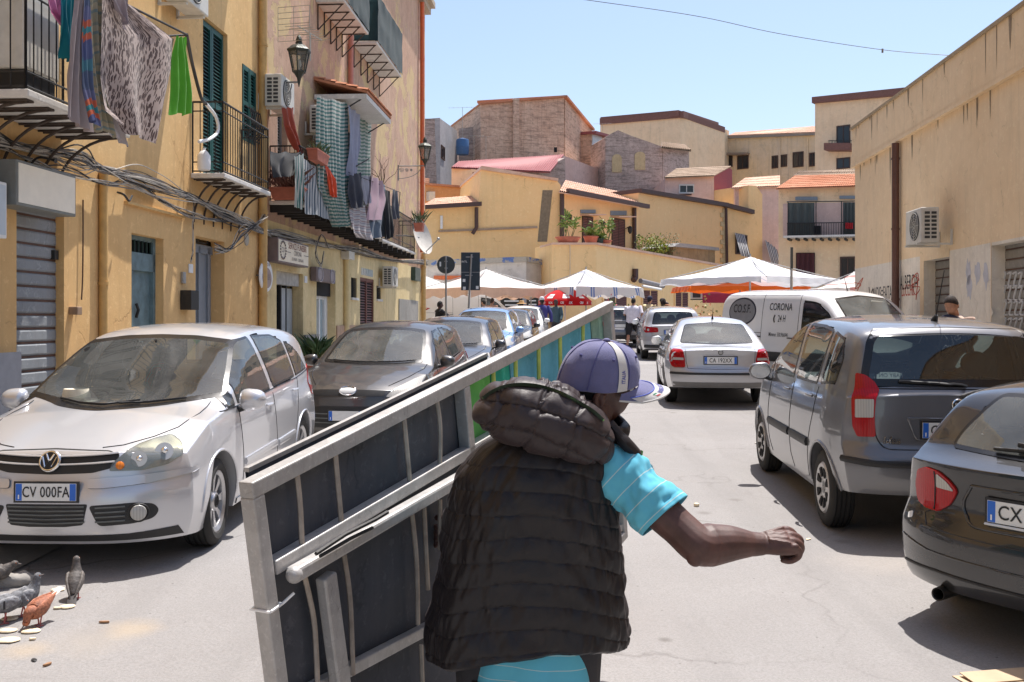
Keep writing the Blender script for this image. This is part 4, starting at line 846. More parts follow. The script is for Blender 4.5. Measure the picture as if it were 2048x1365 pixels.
# drying rack on the pavement
q = f.px(800,630,0.7);rk = thing('drying_rack','folding drying rack with orange and navy towels by the far house wall','drying rack',f.at(q[0],0.8,gz(30)));m = MB();M = f.M(q[0],0.8,gz(30));M.translation -= rk.location
for x in (-0.8,0.8): m.tube([M @ V(x,-0.3,0),M @ V(x,0.3,1.05)],0.012,6);m.tube([M @ V(x,0.3,0),M @ V(x,-0.3,1.05)],0.012,6)
for k in range(8): m.tube([M @ V(-0.85,-0.5+k/7,1.05),M @ V(0.85,-0.5+k/7,1.05)],0.006,5)
m.build('rack_frame',M_white,rk)
for nm,lb,cc,x0,x1 in (('towel','orange towel on the folding drying rack',(0.62,0.10,0.02),0.0,0.75),('towel','navy towel on the folding drying rack',(0.02,0.025,0.09),-0.6,-0.05)):
    def fn(u,v,x0=x0,x1=x1): return f.at(q[0]+lerp(x0,x1,u),0.8+0.36+0.04*math.sin(9*u),gz(30)+1.06-0.72*v+0.02*math.sin(6*u))
    tag(cloth_mesh(nm,fn,20,14,cloth(lb,cc)),lb,'laundry')
# ---------------------------------------------------------------- right hand building
g = FRc
M_tan = plaster('tan_render',(0.82,0.585,0.36),(0.86,0.64,0.41),stain=0.12,streak=0.16,patch=0.3)
M_creamr = plaster('cream_repaint',(0.80,0.70,0.57),(0.82,0.74,0.62),stain=0.25,streak=0.25)
M_base = plaster('stained_base',(0.28,0.245,0.20),(0.44,0.38,0.30),stain=0.6,streak=0.6,under=(0.45,0.38,0.29),peel=0.3)
R = thing('warehouse','long tan rendered warehouse with roller shutters on the right','building',g.at(12,0,0));sb = Sub(R)
e1 = g.px(1710,0)[0];r1 = (g.px(1998,0)[0],g.px(1983,0)[0]);hS = (g.px(1899,0)[0],g.px(1848,0)[0],-0.5,g.px(1880,517)[1],0.22);hB = (g.px(1983,0)[0]-3.4,g.px(1983,0)[0],-0.5,g.px(2010,487)[1],0.22)
zl,zr = 5.52,6.42
g.wall('wall',M_tan,-10,e1,3.06,zl,[],parent=R);o_ = g.wall('wall_lower_band',M_creamr,-10,e1,1.62,3.06,[hS,hB],parent=R,rmat=M_tan);g.wall('wall_base',M_base,-10,e1,-0.6,1.62,[hS,hB],parent=R)
g.part('tan_strip',M_tan,hS[1],hS[1]+0.22,0.002,0.006,1.62,3.06,R);g.part('tan_strip',M_tan,hB[1],hB[1]+0.02,0.002,0.006,-0.2,3.06,R)
g.part('door_surround',M_tan,hS[0],hS[1],0.002,0.008,hS[3],3.10,R);g.part('tan_strip',M_tan,-10,hB[0],0.002,0.006,-0.3,3.1,R)
m = MB();g.box(m,-10,e1-0.012,-9,-0.30,-0.6,zr-0.05);m.build('house_core',M_tan,R,False);g.part('end_wall',M_tan,e1-0.015,e1,-9,-0.003,-0.6,zr,R)
g.part('parapet',M_tan,-10,e1+0.06,-0.2,0.06,zl,zr,R);g.part('coping',plaster('coping',(0.36,0.27,0.17),(0.44,0.34,0.22),streak=0.3),-10,e1+0.10,-0.25,0.10,zr,zr+0.06,R);g.part('ledge',M_tan,-10,e1+0.09,0.003,0.09,zl-0.02,zl+0.05,R)
# soot streaks below the ledge and coping, thin stain films with shapes of their own
rnd = random.Random(4)
for k in range(46):
    m = MB();a = rnd.uniform(9,e1-0.3);top = zl-0.022 if k % 2 else zr-0.002;d = 0.0035 if k % 2 else 0.0635;w = rnd.uniform(0.015,0.06);L = abs(rnd.gauss(0,0.35))+0.06;n = 8
    for j in range(n):
        z0,z1 = top-L*j/n,top-L*(j+1)/n;w0,w1 = w*(1-(j/n)**1.5),w*(1-((j+1)/n)**1.5);m.quad(g.at(a-w0,d,z0),g.at(a+w0,d,z0),g.at(a+w1,d,z1),g.at(a-w1,d,z1))
    m.build('rain_stain',simple('rain_stain',(0.30,0.22,0.14),0.9,var=0.3),R,False)
s1_ = shutter_slats(g,hS[0]-0.01,hS[1]+0.01,-0.22,-0.1,hS[3],M_shutr,R,'roller_shutter',0.16);s2_ = shutter_slats(g,hB[0]-0.01,hB[1]+0.01,-0.22,-0.1,hB[3],M_shutr,R,'roller_shutter',0.16)
vpipe('drain_pipe',g,g.px(1791,0,0.1)[0],-0.2,zl-0.05,0.075,simple('brown_pipe',(0.115,0.05,0.035),0.5,var=0.15),R,0.10)
# spray paint
M_sb = simple('black_spray',(0.03,0.027,0.03),0.8);M_sr = simple('red_spray',(0.50,0.07,0.04),0.8);M_sw = simple('white_spray',(0.62,0.61,0.60),0.8)
def scrawl(body,px,py,h,mat,sx=0.75,d=0.004,fc=g,name='graffiti'):
    a,z = fc.px(px,py,d);return fc.text(name,body,a,d,z,h,mat,R,sx)
scrawl('LADIS=FATAS',1765,588,0.42,M_sb,0.62);scrawl('ALBEROA',1817,566,0.42,M_sb,0.62);scrawl('LUCCHE',1815,582,0.34,M_sr,0.6)
def scribble(pts,mat,r=0.008,d=0.006,fc=g):
    m = MB();m.tube(spline([fc.w(x,y,d) for x,y in pts],5),r,5,flat=1.0);m.build('graffiti',mat,R)
scribble([(1826,552),(1838,560),(1822,572),(1840,575),(1830,590),(1824,562),(1836,548),(1832,600)],M_sr);scribble([(1708,565),(1722,570),(1710,578),(1726,556),(1714,585),(1724,588)],M_sr);scribble([(1738,575),(1740,592),(1746,578),(1748,594)],M_sb)
for dy in (0,28,58,92):
    for k in range(4): x = 2004+k*11+(dy % 7);scribble([(x,548+dy),(x+7,546+dy),(x+2,570+dy),(x+9,572+dy)],M_sw,0.016,-0.20)
for px,py in ((1937,545),(1972,548),(1938,575),(1955,545)):
    a,z = g.px(px,py,0.003);m = MB();rr = random.Random(px);pl = [(a+0.13*(0.6+0.6*rr.random())*math.cos(q),z+0.26*(0.4+0.7*rr.random())*math.sin(q)) for q in (2*PI*j/12 for j in range(12))]
    m.prism(pl,lambda u,v,d: g.at(u,d,v),0.001,0.0045);m.build('torn_poster',simple('torn_paper',(0.55,0.54,0.57),0.8),R,False)
for k in range(7):
    px = 1920+k*10;py = 600+(k*37 % 50);a,z = g.px(px,py,0.003);m = MB();rr = random.Random(px);pl = [(a+0.12*(0.5+0.6*rr.random())*math.cos(q),z+0.18*(0.4+0.7*rr.random())*math.sin(q)) for q in (2*PI*j/11 for j in range(11))]
    m.prism(pl,lambda u,v,d: g.at(u,d,v),0.001,0.0045);m.build('peeled_patch',M_creamr,R,False)
sb.close()
q = g.px(1838,488,0.5);airc(g,q[0]-0.35,0.26,q[1],'white air conditioner bracketed on the tan warehouse wall',0.85,0.62,0.32)
# ---------------------------------------------------------------- houses behind the market
class Pl:
    """vertical plane through two plan points given as (photo x, distance)"""
    def __init__(s,x1,y1,x2,y2):
        s.a = V((x1-CX)/F*y1,y1,0);b = V((x2-CX)/F*y2,y2,0);s.u = (b-s.a);s.L = s.u.length;s.u /= s.L;s.n = V(s.u.y,-s.u.x,0)
    def px(s,px,py,d=0.0):
        k = (px-CX)/F;a = s.a+s.n*d;t = (a.x-k*a.y)/(k*s.u.y-s.u.x);Y = a.y+t*s.u.y;return t,HC+(HZ-py)/F*Y
    def at(s,t,z,d=0.0):
        p = s.a+s.u*t+s.n*d;return V(p.x,p.y,z)
    def w(s,px,py,d=0.0): return s.at(*s.px(px,py,d),d)
    def poly(s,name,mat,pts,d0,d1,parent,bevel=0):
        m = MB();m.prism([s.px(*p) for p in pts],lambda u,v,d: s.at(u,v,d),d0,d1);return m.build(name,mat,parent,False,bevel=bevel)
    def rect(s,name,mat,x0,x1,y0,y1,d0,d1,parent): return s.poly(name,mat,[(x0,y1),(x1,y1),(x1,y0),(x0,y0)],d0,d1,parent)
    def window(s,x0,x1,y0,y1,parent,frame=None,glass=None,shutter=None,sill=True,name='window'):
        w = s.rect(name,glass or M_wing,x0,x1,y0,y1,-0.3,0.03,parent);m = MB();t0,z0 = s.px(x0,y1);t1,z1 = s.px(x1,y0);fm = frame or simple('window_frame_brown',(0.07,0.035,0.025),0.6)
        for a,b,c,e in ((t0-0.08,t0,z0,z1),(t1,t1+0.08,z0,z1),(t0-0.08,t1+0.08,z1,z1+0.10),(t0-0.08,t1+0.08,z0-0.10,z0),((t0+t1)/2-0.03,(t0+t1)/2+0.03,z0,z1)):
            m.prism([(a,c),(b,c),(b,e),(a,e)],lambda u,v,d: s.at(u,v,d),0.0,0.07)
        m.build('frame',fm,w,False)
        if shutter:
            n = int((z1-z0)/0.09);m = MB()
            for i in range(n): zz = z0+(z1-z0)*i/n;m.prism([(t0,zz+0.015),(t1,zz+0.015),(t1,zz+0.075),(t0,zz+0.075)],lambda u,v,d: s.at(u,v,d),0.03,0.06)
            m.build('shutter',shutter,w,False)
        return w
    def pipe(s,pts,r,mat,parent,d=0.1,name='drain_pipe'):
        m = MB();m.tube([s.w(x,y,d) for x,y in pts],r,8);return m.build(name,mat,parent)
M_wing = simple('dark_window_glass',(0.025,0.028,0.032),0.15)
M_yel = plaster('yellow_render',(0.87,0.55,0.265),(0.88,0.58,0.30),stain=0.10,streak=0.12,patch=0.2,scale=0.6);M_yel2 = plaster('golden_render',(0.88,0.53,0.265),(0.88,0.56,0.29),stain=0.06,streak=0.10,patch=0.15,scale=0.6)
M_crm = plaster('cream_render',(0.88,0.62,0.39),(0.88,0.65,0.43),stain=0.10,streak=0.2,scale=0.5);M_gcrm = plaster('grey_stained_render',(0.80,0.60,0.37),(0.70,0.58,0.45),dark=(0.22,0.20,0.18),stain=0.5,streak=0.5,scale=0.5)
M_ruin = plaster('brown_pink_ruin',(0.60,0.39,0.28),(0.70,0.49,0.37),dark=(0.13,0.095,0.075),stain=0.45,streak=0.5,bump=1.0,scale=0.9,patch=0.8,course=0.45);M_stone = plaster('grey_rubble_stone',(0.42,0.34,0.30),(0.54,0.43,0.385),dark=(0.10,0.085,0.075),stain=0.4,streak=0.3,bump=1.2,scale=1.2,patch=0.8,course=0.5)
M_pink = plaster('pink_render',(0.68,0.46,0.40),(0.74,0.53,0.47),stain=0.15,streak=0.2,scale=0.6);M_bricky = plaster('yellow_stone_infill',(0.52,0.40,0.23),(0.60,0.47,0.28),stain=0.4,scale=3)
M_gut = simple('brown_gutter',(0.075,0.038,0.032),0.5);M_corn = simple('brown_cornice',(0.20,0.095,0.075),0.8,var=0.2);M_redroof = simple('red_metal_roof',(0.28,0.075,0.075),0.6,var=0.2);M_purp = simple('crimson_wall',(0.24,0.05,0.06),0.8)
M_pipeg = M_gut
def house(label,px,Y,name='house'):
    o = thing(name,label,'building',V((px-CX)/F*Y,Y,gz(Y)));s = Sub(o);return o,s
GB = 720   # photo row well below every far wall foot
# far cream block
h,sb = house('tall cream apartment block with a brown cornice on the skyline centre',1300,97,'apartment_house');p = Pl(1208,100,1360,95);p.poly('wall',M_crm,[(1208,640),(1360,640),(1360,232),(1208,245)],0,-10,h);p.poly('cornice',M_corn,[(1205,248),(1361,234),(1361,222),(1205,236)],0.4,-10,h)
q = Pl(1360,95.0,1429,108);q.poly('wall',M_crm,[(1360,640),(1429,640),(1429,257),(1360,232)],0.005,-8,h);q.poly('cornice',M_corn,[(1359,236),(1430,258),(1430,246),(1359,223)],0.4,-8,h);q.window(1402,1412,292,327,h);sb.close()
h,sb = house('grey stained apartment range with a low tiled roof on the skyline',1540,108,'apartment_house');p = Pl(1428,108,1458,112);p.poly('wall',M_gcrm,[(1428,640),(1458,640),(1458,262),(1428,250)],0,-6,h);p.window(1430,1439,307,334,h)
p = Pl(1457,112,1632,105);p.poly('wall',M_gcrm,[(1457,640),(1632,640),(1632,268),(1457,276)],0,-8,h);p.poly('cornice',simple('grey_cornice',(0.30,0.27,0.24),0.85),[(1455,278),(1632,271),(1632,265),(1455,272)],0.35,-8,h)
for w in ((1452,1464,312,334),(1476,1496,312,338),(1545,1555,313,336),(1563,1573,311,333),(1587,1606,305,334),(1620,1630,307,332)): p.window(*w,h)
tiles('roof_tiles',p.w(1457,272,0.4),p.w(1632,265,0.4),p.w(1470,266,-8),p.w(1632,253,-8),60,8,M_tilel,h);p.poly('window_awning',simple('tin_awning',(0.25,0.2,0.16),0.7),[(1448,312),(1498,311),(1500,307),(1450,308)],0.8,0,h)
for x in (1470,1560,1615): p.pipe([(x,276),(x,370)],0.06,M_gcrm,h)
sb.close()
h,sb = house('tall cream block with a small brown balcony on the skyline right',1720,88,'apartment_house');p = Pl(1630,90,1850,84);p.poly('wall',M_crm,[(1630,640),(1850,640),(1850,184),(1630,205)],0,-10,h);p.poly('cornice',M_corn,[(1627,208),(1850,188),(1850,173),(1627,196)],0.4,-10,h)
p.window(1675,1699,252,287,h);p.window(1675,1699,317,337,h);b = p.poly('balcony',M_corn,[(1658,304),(1710,304),(1710,290),(1658,290)],1.2,0,h);m = MB();m.tube([p.w(1657,282,1.15),p.w(1711,282,1.15)],0.04,6)
for x in range(1658,1712,6): m.tube([p.w(x,282,1.15),p.w(x,291,1.15)],0.025,5)
m.build('balcony_railing',M_iron,b);sb.close()
# brown pink blind block and its neighbours
h,sb = house('windowless brown pink block with soot stained walls',1050,76);p = Pl(961,75,1128,77);p.poly('wall',M_ruin,[(961,640),(1128,640),(1128,195),(1030,203),(961,209)],0,-9,h);p.poly('chimney_breast',M_ruin,[(1024,320),(1036,320),(1036,198),(1024,199)],0.35,0,h)
q = Pl(1128,77,1183,88);q.poly('wall',M_ruin,[(1128,640),(1183,640),(1183,260),(1130,194)],0.005,-7,h);p.poly('roof_edge',M_tile,[(959,210),(1128,196),(1128,192),(959,207)],0.25,-9,h);q.poly('roof_edge',M_tile,[(1128,196),(1184,262),(1184,258),(1128,191)],0.25,-7,h);p.rect('niche',M_dark,1108,1114,295,305,-0.1,0.02,h)
q2 = Pl(1112,74,1215,80);q2.poly('lower_wall',M_pink,[(1112,640),(1215,640),(1215,340),(1183,333),(1128,312),(1112,318)],0,-3,h);sb.close()
h,sb = house('narrow pink house with a glazed veranda beside the blind block',1196,84);p = Pl(1183,83,1213,86);p.poly('wall',M_ruin,[(1183,640),(1213,640),(1213,272),(1183,262)],0,-5,h);p.rect('veranda_glass',simple('milky_glass',(0.55,0.57,0.58),0.3),1184,1203,270,303,-0.1,0.05,h);p.poly('roof_edge',M_redroof,[(1181,268),(1216,278),(1216,273),(1181,263)],0.5,-5,h);sb.close()
h,sb = house('rubble stone gable with two bricked up arched windows',1268,77);p = Pl(1211,77,1328,78);p.poly('wall',M_stone,[(1211,640),(1328,640),(1324,294),(1300,285),(1262,272),(1236,261),(1222,268),(1211,275)],0,-4,h)
for x0,x1,y0,y1 in ((1224,1243,309,345),(1269,1290,304,340)):
    xc = (x0+x1)/2;rx = (x1-x0)/2;p.poly('blocked_window',M_bricky,[(x0,y1),(x1,y1),(x1,y0+8)]+[(xc+rx*math.cos(PI*k/8),y0+8-8*math.sin(PI*k/8)) for k in range(1,8)]+[(x0,y0+8)],0.06,-0.1,h)
q = Pl(1326,78,1380,84);q.poly('wall',M_stone,[(1326,640),(1380,640),(1378,302),(1326,292)],0,-4,h);tiles('roof_tiles',q.w(1322,297,0.4),q.w(1382,303,0.4),q.w(1322,287,-2.5),q.w(1370,293,-2.5),16,4,M_tileo,h);sb.close()
h,sb = house('low pink house with mossy tiles and a crimson gable',1395,72);p = Pl(1330,72,1428,72);p.poly('wall',M_pink,[(1330,640),(1428,640),(1428,352),(1330,357)],0,-6,h);p.window(1360,1386,372,385,h,simple('white_frame',(0.6,0.6,0.58),0.5));tiles('roof_tiles',p.w(1328,356,0.4),p.w(1428,352,0.4),p.w(1352,338,-4),p.w(1462,333,-4),30,6,M_tileo,h)
q = Pl(1428,72.0,1468,77);q.poly('gable_wall',M_purp,[(1428,640),(1466,640),(1464,340),(1456,335),(1428,352)],0.01,-3,h);sb.close()
h,sb = house('low house with a ribbed pink roof among the yellow houses',1510,70);p = Pl(1470,70,1600,70);p.poly('wall',M_pink,[(1470,640),(1600,640),(1600,372),(1470,376)],0,-5,h);tiles('roof_tiles',p.w(1462,377,0.3),p.w(1560,373,0.3),p.w(1490,357,-4),p.w(1560,352,-4),26,4,M_tilel,h);sb.close()
# far left ruins
h,sb = house('grey ruined house with a stained gable at the far left',885,72);p = Pl(840,70,882,71);p.poly('wall',M_stone,[(840,640),(882,640),(880,236),(856,238),(840,238)],0,-4,h);q = Pl(882,71,918,78);q.poly('wall',plaster('grey_white_render',(0.36,0.35,0.36),(0.46,0.45,0.46),stain=0.4,streak=0.3),[(882,640),(918,640),(914,262),(880,237)],0,-4,h);q.window(882,888,298,314,h)
q = Pl(915,77,962,77);q.poly('wall',M_stone,[(915,640),(962,640),(962,254),(918,257)],0,-4,h);sb.close()
tk = thing('water_tank','blue plastic water tank on a roof below the ruined house','water tank',P(925,310,74));m = MB();r_ = 0.48;m.lathe([(r_*0.9,0),(r_,0.08),(r_,0.5),(r_*1.04,0.55),(r_,0.62),(r_,1.02),(r_*0.9,1.14),(0.15,1.22)],24);m.build('tank',simple('blue_plastic',(0.055,0.14,0.30),0.5),tk,True,40)
h,sb = house('low house with a long ribbed red metal roof',1010,66);p = Pl(903,64,968,64);p.poly('wall',M_crm,[(903,640),(968,640),(968,342),(903,333)],0,-4,h);p.rect('wooden_door',simple('plank_wood',(0.30,0.12,0.06),0.7),945,966,345,376,0.03,-0.1,h)
tiles('roof_sheet',p.w(902,336,0.5),P(1100,345,66),p.w(916,324,-3.5),P(1128,310,72),46,1,M_redroof,h);q = Pl(968,64,1135,70);q.poly('side_wall',M_stone,[(968,640),(1135,640),(1130,316),(1075,345),(968,345)],0,-2,h);sb.close()
h,sb = house('orange rendered house with a white air conditioner at the far left',890,60);p = Pl(838,59,948,61);p.poly('wall',plaster('orange_render',(0.62,0.30,0.13),(0.66,0.34,0.16),stain=0.1,streak=0.1,scale=0.6),[(838,640),(948,640),(946,376),(838,366)],0,-4,h);p.poly('parapet',M_tile,[(838,370),(948,378),(948,374),(838,366)],0.15,-0.3,h);p.poly('back_wall',M_ruin,[(838,366),(905,368),(905,345),(838,340)],-3,-4,h);p.rect('wall_unit',M_acw,852,864,385,403,0.4,0.02,h);sb.close()
# main yellow house
h,sb = house('large yellow house with a blank gable and two brown shuttered doors',1060,53);p = Pl(840,51,1121,52.5);p.poly('wall',M_yel,[(840,640),(1121,640),(1121,370),(1113,361),(968,337),(963,337),(957,405),(840,414)],0,-7,h)
p.poly('gable_coping',M_tilel,[(960,340),(1115,363),(1115,358),(962,333)],0.2,-7,h);tiles('roof_tiles',p.w(838,416,0.5),p.w(958,408,0.5),p.w(870,398,-3.0),p.w(966,391,-3.0),30,6,M_tilel,h);p.poly('gutter',M_gut,[(838,421),(960,414),(960,406),(838,413)],0.55,0.35,h)
p.poly('cement_patch',simple('cement_patch',(0.22,0.175,0.12),0.9,var=0.2),[(1075,484),(1094,484),(1105,381),(1085,381)],0.02,-0.1,h);p.poly('old_flashing',M_tileo,[(877,465),(1074,457),(1074,453),(877,461)],0.12,0,h);p.pipe([(953,415),(953,455),(945,468)],0.1,M_gut,h,0.2);p.pipe([(883,432),(883,458)],0.07,M_white,h,0.1)
q = Pl(1121,52.5,1277,59.5);q.poly('wall',M_yel2,[(1121,640),(1277,640),(1277,414),(1121,384)],0.006,-5,h);tiles('roof_tiles',q.w(1118,384,0.6),q.w(1279,414,0.6),q.w(1130,362,-5),q.w(1282,394,-5),44,6,M_tilel,h);q.poly('gutter',M_gut,[(1116,388),(1279,419),(1279,411),(1116,379)],0.7,0.5,h)
q.pipe([(1124,388),(1124,492)],0.12,M_gut,h,0.15);q.pipe([(1269,416),(1269,500)],0.12,M_gut,h,0.15)
for x0,x1,y0,y1 in ((1165,1183,438,490),(1224,1247,443,500)): q.window(x0,x1,y0,y1,h,None,M_dark,M_brownsh,name='shuttered_door')
for x0,x1,y0,y1 in ((1160,1190,420,427),(1220,1252,422,431)): q.rect('lintel_light',simple('blue_grey_lintel',(0.25,0.27,0.29),0.5),x0,x1,y0,y1,0.05,0,h);q.rect('door_hood',M_tilel,x0,x1+4,y1+3,y1+5,0.6,0,h)
sb.close()
for k,(x,y,lb) in enumerate(((1139,437,'black wall lamp left of the first brown door on the yellow house'),(1206,451,'black wall lamp between the two brown doors'),(1260,461,'black wall lamp right of the second brown door'))):
    c = q.w(x,y,0.3);t = thing('wall_lamp',lb,'wall lamp',c,group='wall lamps on the yellow house');m = MB();m.loft([[V(r*math.cos(a),r*math.sin(a),z) for a in (PI/3*j for j in range(6))] for r,z in ((0.05,-0.2),(0.11,-0.1),(0.14,0.12),(0.16,0.13),(0.03,0.25))]);m.tube([V(0,0,0.25),V(-0.1*q.n.x*3,-0.1*q.n.y*3,0.1)],0.02,5);m.build('lamp_body',M_iron,t,True,30)
# terrace and street front
h,sb = house('yellow street front with a terrace parapet and brown roller shutters',1280,49);p = Pl(1104,45.5,1192,46);p.poly('wall',M_yel,[(1104,720),(1192,720),(1192,487),(1104,487)],0,-3,h);q = Pl(1192,46,1460,58);q.poly('wall',M_yel,[(1192,720),(1460,720),(1460,534),(1192,487)],0.006,-2,h);q.poly('coping',M_tilel,[(1190,490),(1462,537),(1462,533),(1190,486)],0.15,-2,h);p.poly('coping',M_tilel,[(1103,490),(1193,490),(1193,486),(1103,486)],0.15,-2,h)
for x0,x1,y0,y1 in ((1206,1251,585,640),(1284,1313,582,640),(1349,1374,586,640)): q.window(x0,x1,y0,y1,h,M_yel,M_dark,simple('maroon_shutter',(0.14,0.05,0.05),0.6),name='roller_shutter')
q.pipe([(1271,538),(1271,556),(1267,561)],0.14,M_gut,h,0.15,'spout');p.pipe([(1140,490),(1140,560)],0.02,M_gcrm,h,0.03,'wall_stain');sb.close()
aw = thing('folded_awning','rolled striped awning fixed above a brown shutter','awning',q.w(1300,575,0));sb = Sub(aw);m = MB();m.tube([q.w(1281,562,0.35),q.w(1326,573,0.35)],0.12,10);m.build('awning_roll',simple('dark_striped_cloth',(0.2,0.19,0.2),0.7),aw);m = MB();m.tube([q.w(1285,572,0.6),q.w(1322,579,0.6)],0.06,6);m.build('awning_bar',M_white,aw);sb.close()
# middle yellow house
h,sb = house('plain yellow house with stone quoins and a stepped roof line',1420,66);p = Pl(1277,62,1450,68);p.poly('wall',M_yel2,[(1277,640),(1450,640),(1450,410),(1277,381)],0,-5,h);p.poly('roof_edge',M_gut,[(1276,386),(1451,415),(1451,407),(1276,378)],0.3,-5,h);q = Pl(1450,68,1560,71);q.poly('wall',M_yel,[(1450,640),(1560,640),(1559,438),(1512,372),(1497,371),(1497,424),(1450,412)],0.006,-5,h);q.poly('roof_edge',M_gut,[(1449,415),(1503,429),(1503,421),(1449,407)],0.3,-1,h)
q.pipe([(1452,416),(1454,530)],0.1,M_gut,h,0.12)
m = MB()
for k in range(14): y = 418+k*9;L = 10 if k % 2 else 5;t0,z0 = p.px(1450-L,y+8);t1,z1 = p.px(1450,y);m.prism([(t0,z0),(t1,z0),(t1,z1),(t0,z1)],lambda u,v,d: p.at(u,v,d),0.0,0.07)
m.build('quoins',M_bricky,h,False);p.poly('rear_parapet',M_gut,[(1440,380),(1498,380),(1498,376),(1340,384)],-4.0,-4.6,h)
for x,y,lb in ((1470,466,'a'),(1532,482,'b')): q.window(x+2,x+22,y+8,y+40,h,None,M_dark,name='doorway')
sb.close()
M_awst = stripes('grey_white_awning',[((0.62,0.62,0.62),1),((0.13,0.14,0.16),1)],6,0,kind='UV')
for x,y,lb in ((1470,466,'left of the two striped drop awnings on the yellow house'),(1530,480,'right of the two striped drop awnings on the yellow house')):
    def fn(u,v,x=x,y=y): return q.w(x+u*20+v*12,y+v*46+u*4,0.1+1.1*math.sin(v*1.4)+0.04*math.sin(25*u))
    tag(cloth_mesh('drop_awning',fn,24,14,M_awst),lb,'awning','striped drop awnings')
# pink house with the curtained balcony
h,sb = house('pink and ochre house with a curtained balcony and tiled roof',1640,59);p = Pl(1557,60,1730,58);p.poly('wall',M_crm,[(1557,720),(1730,720),(1730,374),(1557,378)],0,-7,h);p.poly('pink_panel',M_pink,[(1566,476),(1730,474),(1730,404),(1566,408)],0.02,-0.1,h);tiles('roof_tiles',p.w(1552,378,0.6),p.w(1732,372,0.6),p.w(1590,352,-4),p.w(1732,348,-4),44,7,M_tile,h);tiles('ridge_tiles',p.w(1585,353,-3.9),p.w(1732,350,-3.9),p.w(1600,343,-4.4),p.w(1732,340,-4.4),30,2,M_tileo,h)
b = p.poly('balcony',M_slab,[(1573,479),(1730,476),(1730,472),(1573,475)],1.2,0,h);m = MB()
for k in range(46): x = 1575+k*3.4;m.tube([p.w(x,475,1.15),p.w(x,447,1.15)],0.018,4)
for y in (447,472): m.tube([p.w(1574,y,1.15),p.w(1730,y-2,1.15)],0.03,5)
m.tube([p.w(1574,404,1.15),p.w(1730,402,1.15)],0.035,5)
for x in (1576,1632,1683): m.tube([p.w(x,404,1.15),p.w(x,475,1.15)],0.03,5)
m.build('balcony_railing',M_iron,b);m = MB()
for k in range(10): x = 1580+k*16;t0,z0 = p.px(x,483);t1,z1 = p.px(x+4,479);m.prism([(t0,z0),(t1,z0),(t1,z1),(t0,z1)],lambda u,v,d: p.at(u,v,d),0.0,1.1)
m.build('balcony_joist',M_iron,b,False);p.window(1690,1705,412,470,h);p.window(1683,1708,517,560,h);p.rect('doorway',M_dark,1592,1630,506,560,-0.2,0.03,h);p.rect('window_light',simple('blue_grey_glass',(0.20,0.24,0.28),0.3),1592,1636,395,402,0.3,0,h);p.rect('window_light',simple('blue_grey_glass',(0.20,0.24,0.28),0.3),1680,1712,393,399,0.3,0,h);sb.close()
M_dgc = cloth('dark_grey_green_cloth',(0.075,0.09,0.09),0.2)
for x0,x1,y0,y1,lb,mt,dd in ((1577,1629,406,474,'dark grey sheet screening the left of the pink house balcony',M_dgc,1.05),(1686,1712,405,474,'dark grey sheet screening the right of the pink house balcony',M_dgc,1.05),(1593,1629,507,552,'maroon curtain in the doorway below the balcony',cloth('maroon_curtain',(0.12,0.045,0.05)),0.25),(1691,1706,446,458,'red cloth on the pink house balcony rail',cloth('red_cloth',(0.5,0.02,0.03)),1.25),(1628,1642,452,470,'black cloth on the pink house balcony rail',cloth('black_cloth',(0.015,0.015,0.02)),1.25)):
    def fn(u,v): return p.w(lerp(x0,x1,u),lerp(y0,y1,v),dd+0.07*math.sin(u*22+v))
    tag(cloth_mesh('hanging_cloth',fn,30,8,mt),lb,'curtain')
# terrace greenery
def shrub(label,c,r,n,cols,seed,name='shrub',lw=0.09,trunk=True):
    t = thing(name,label,'plant',c);rnd = random.Random(seed);k = len(cols)
    for i,cc in enumerate(cols):
        m = MB()
        for j in range(n//k):
            d = V(rnd.gauss(0,1),rnd.gauss(0,1),rnd.gauss(0,1)).normalized();q = 0.35+0.65*rnd.random()**0.5;cl = noise.noise(d*2.2+V(seed,0,0));b = V(d.x*r[0],d.y*r[1],r[2]+d.z*r[2])*q*(1+0.35*cl)
            b.z = max(b.z,0.02);e = b+V(rnd.gauss(0,1),rnd.gauss(0,1),rnd.gauss(0.3,1)).normalized()*lw*rnd.uniform(1,2.2);leaf(m,b,e,lw*0.55,rnd)
        m.build('foliage',simple('foliage_%d_%d' % (seed,i),cc,0.6,var=0.35,scale=6),t,False,recalc=False)
    m = MB()
    for j in range(7): m.tube([V(0,0,0),V(rnd.uniform(-.5,.5)*r[0],rnd.uniform(-.5,.5)*r[1],r[2]*1.1)],[0.04,0.012],5)
    m.build('stems',simple('shrub_stem',(0.12,0.085,0.05),0.8),t);return t
tp = Pl(1277,56,1440,60)
shrub('bright green shrub on the terrace behind the parapet',tp.w(1303,520,-0.6),(0.95,0.6,0.75),700,[(0.20,0.26,0.03),(0.10,0.17,0.02),(0.30,0.32,0.05)],31);shrub('grey green wispy shrub beside the reed screen hut',tp.w(1335,522,-0.4),(0.75,0.6,0.85),500,[(0.22,0.24,0.12),(0.14,0.17,0.08)],32,lw=0.06)
sh = thing('reed_screen_hut','small reed screened hut with a tin roof on the terrace','hut',tp.w(1388,535,0));sb = Sub(sh);tp.poly('reed_wall',plaster('reed_screen',(0.20,0.145,0.085),(0.28,0.21,0.13),streak=0.7),[(1346,535),(1430,545),(1430,498),(1346,490)],0,-2.2,sh);tp.poly('tin_roof',simple('tin_grey',(0.30,0.29,0.28),0.5,0.3),[(1340,494),(1432,502),(1430,496),(1352,487)],0.3,-2.4,sh);sb.close()
q = Pl(1121,50.0,1277,56)
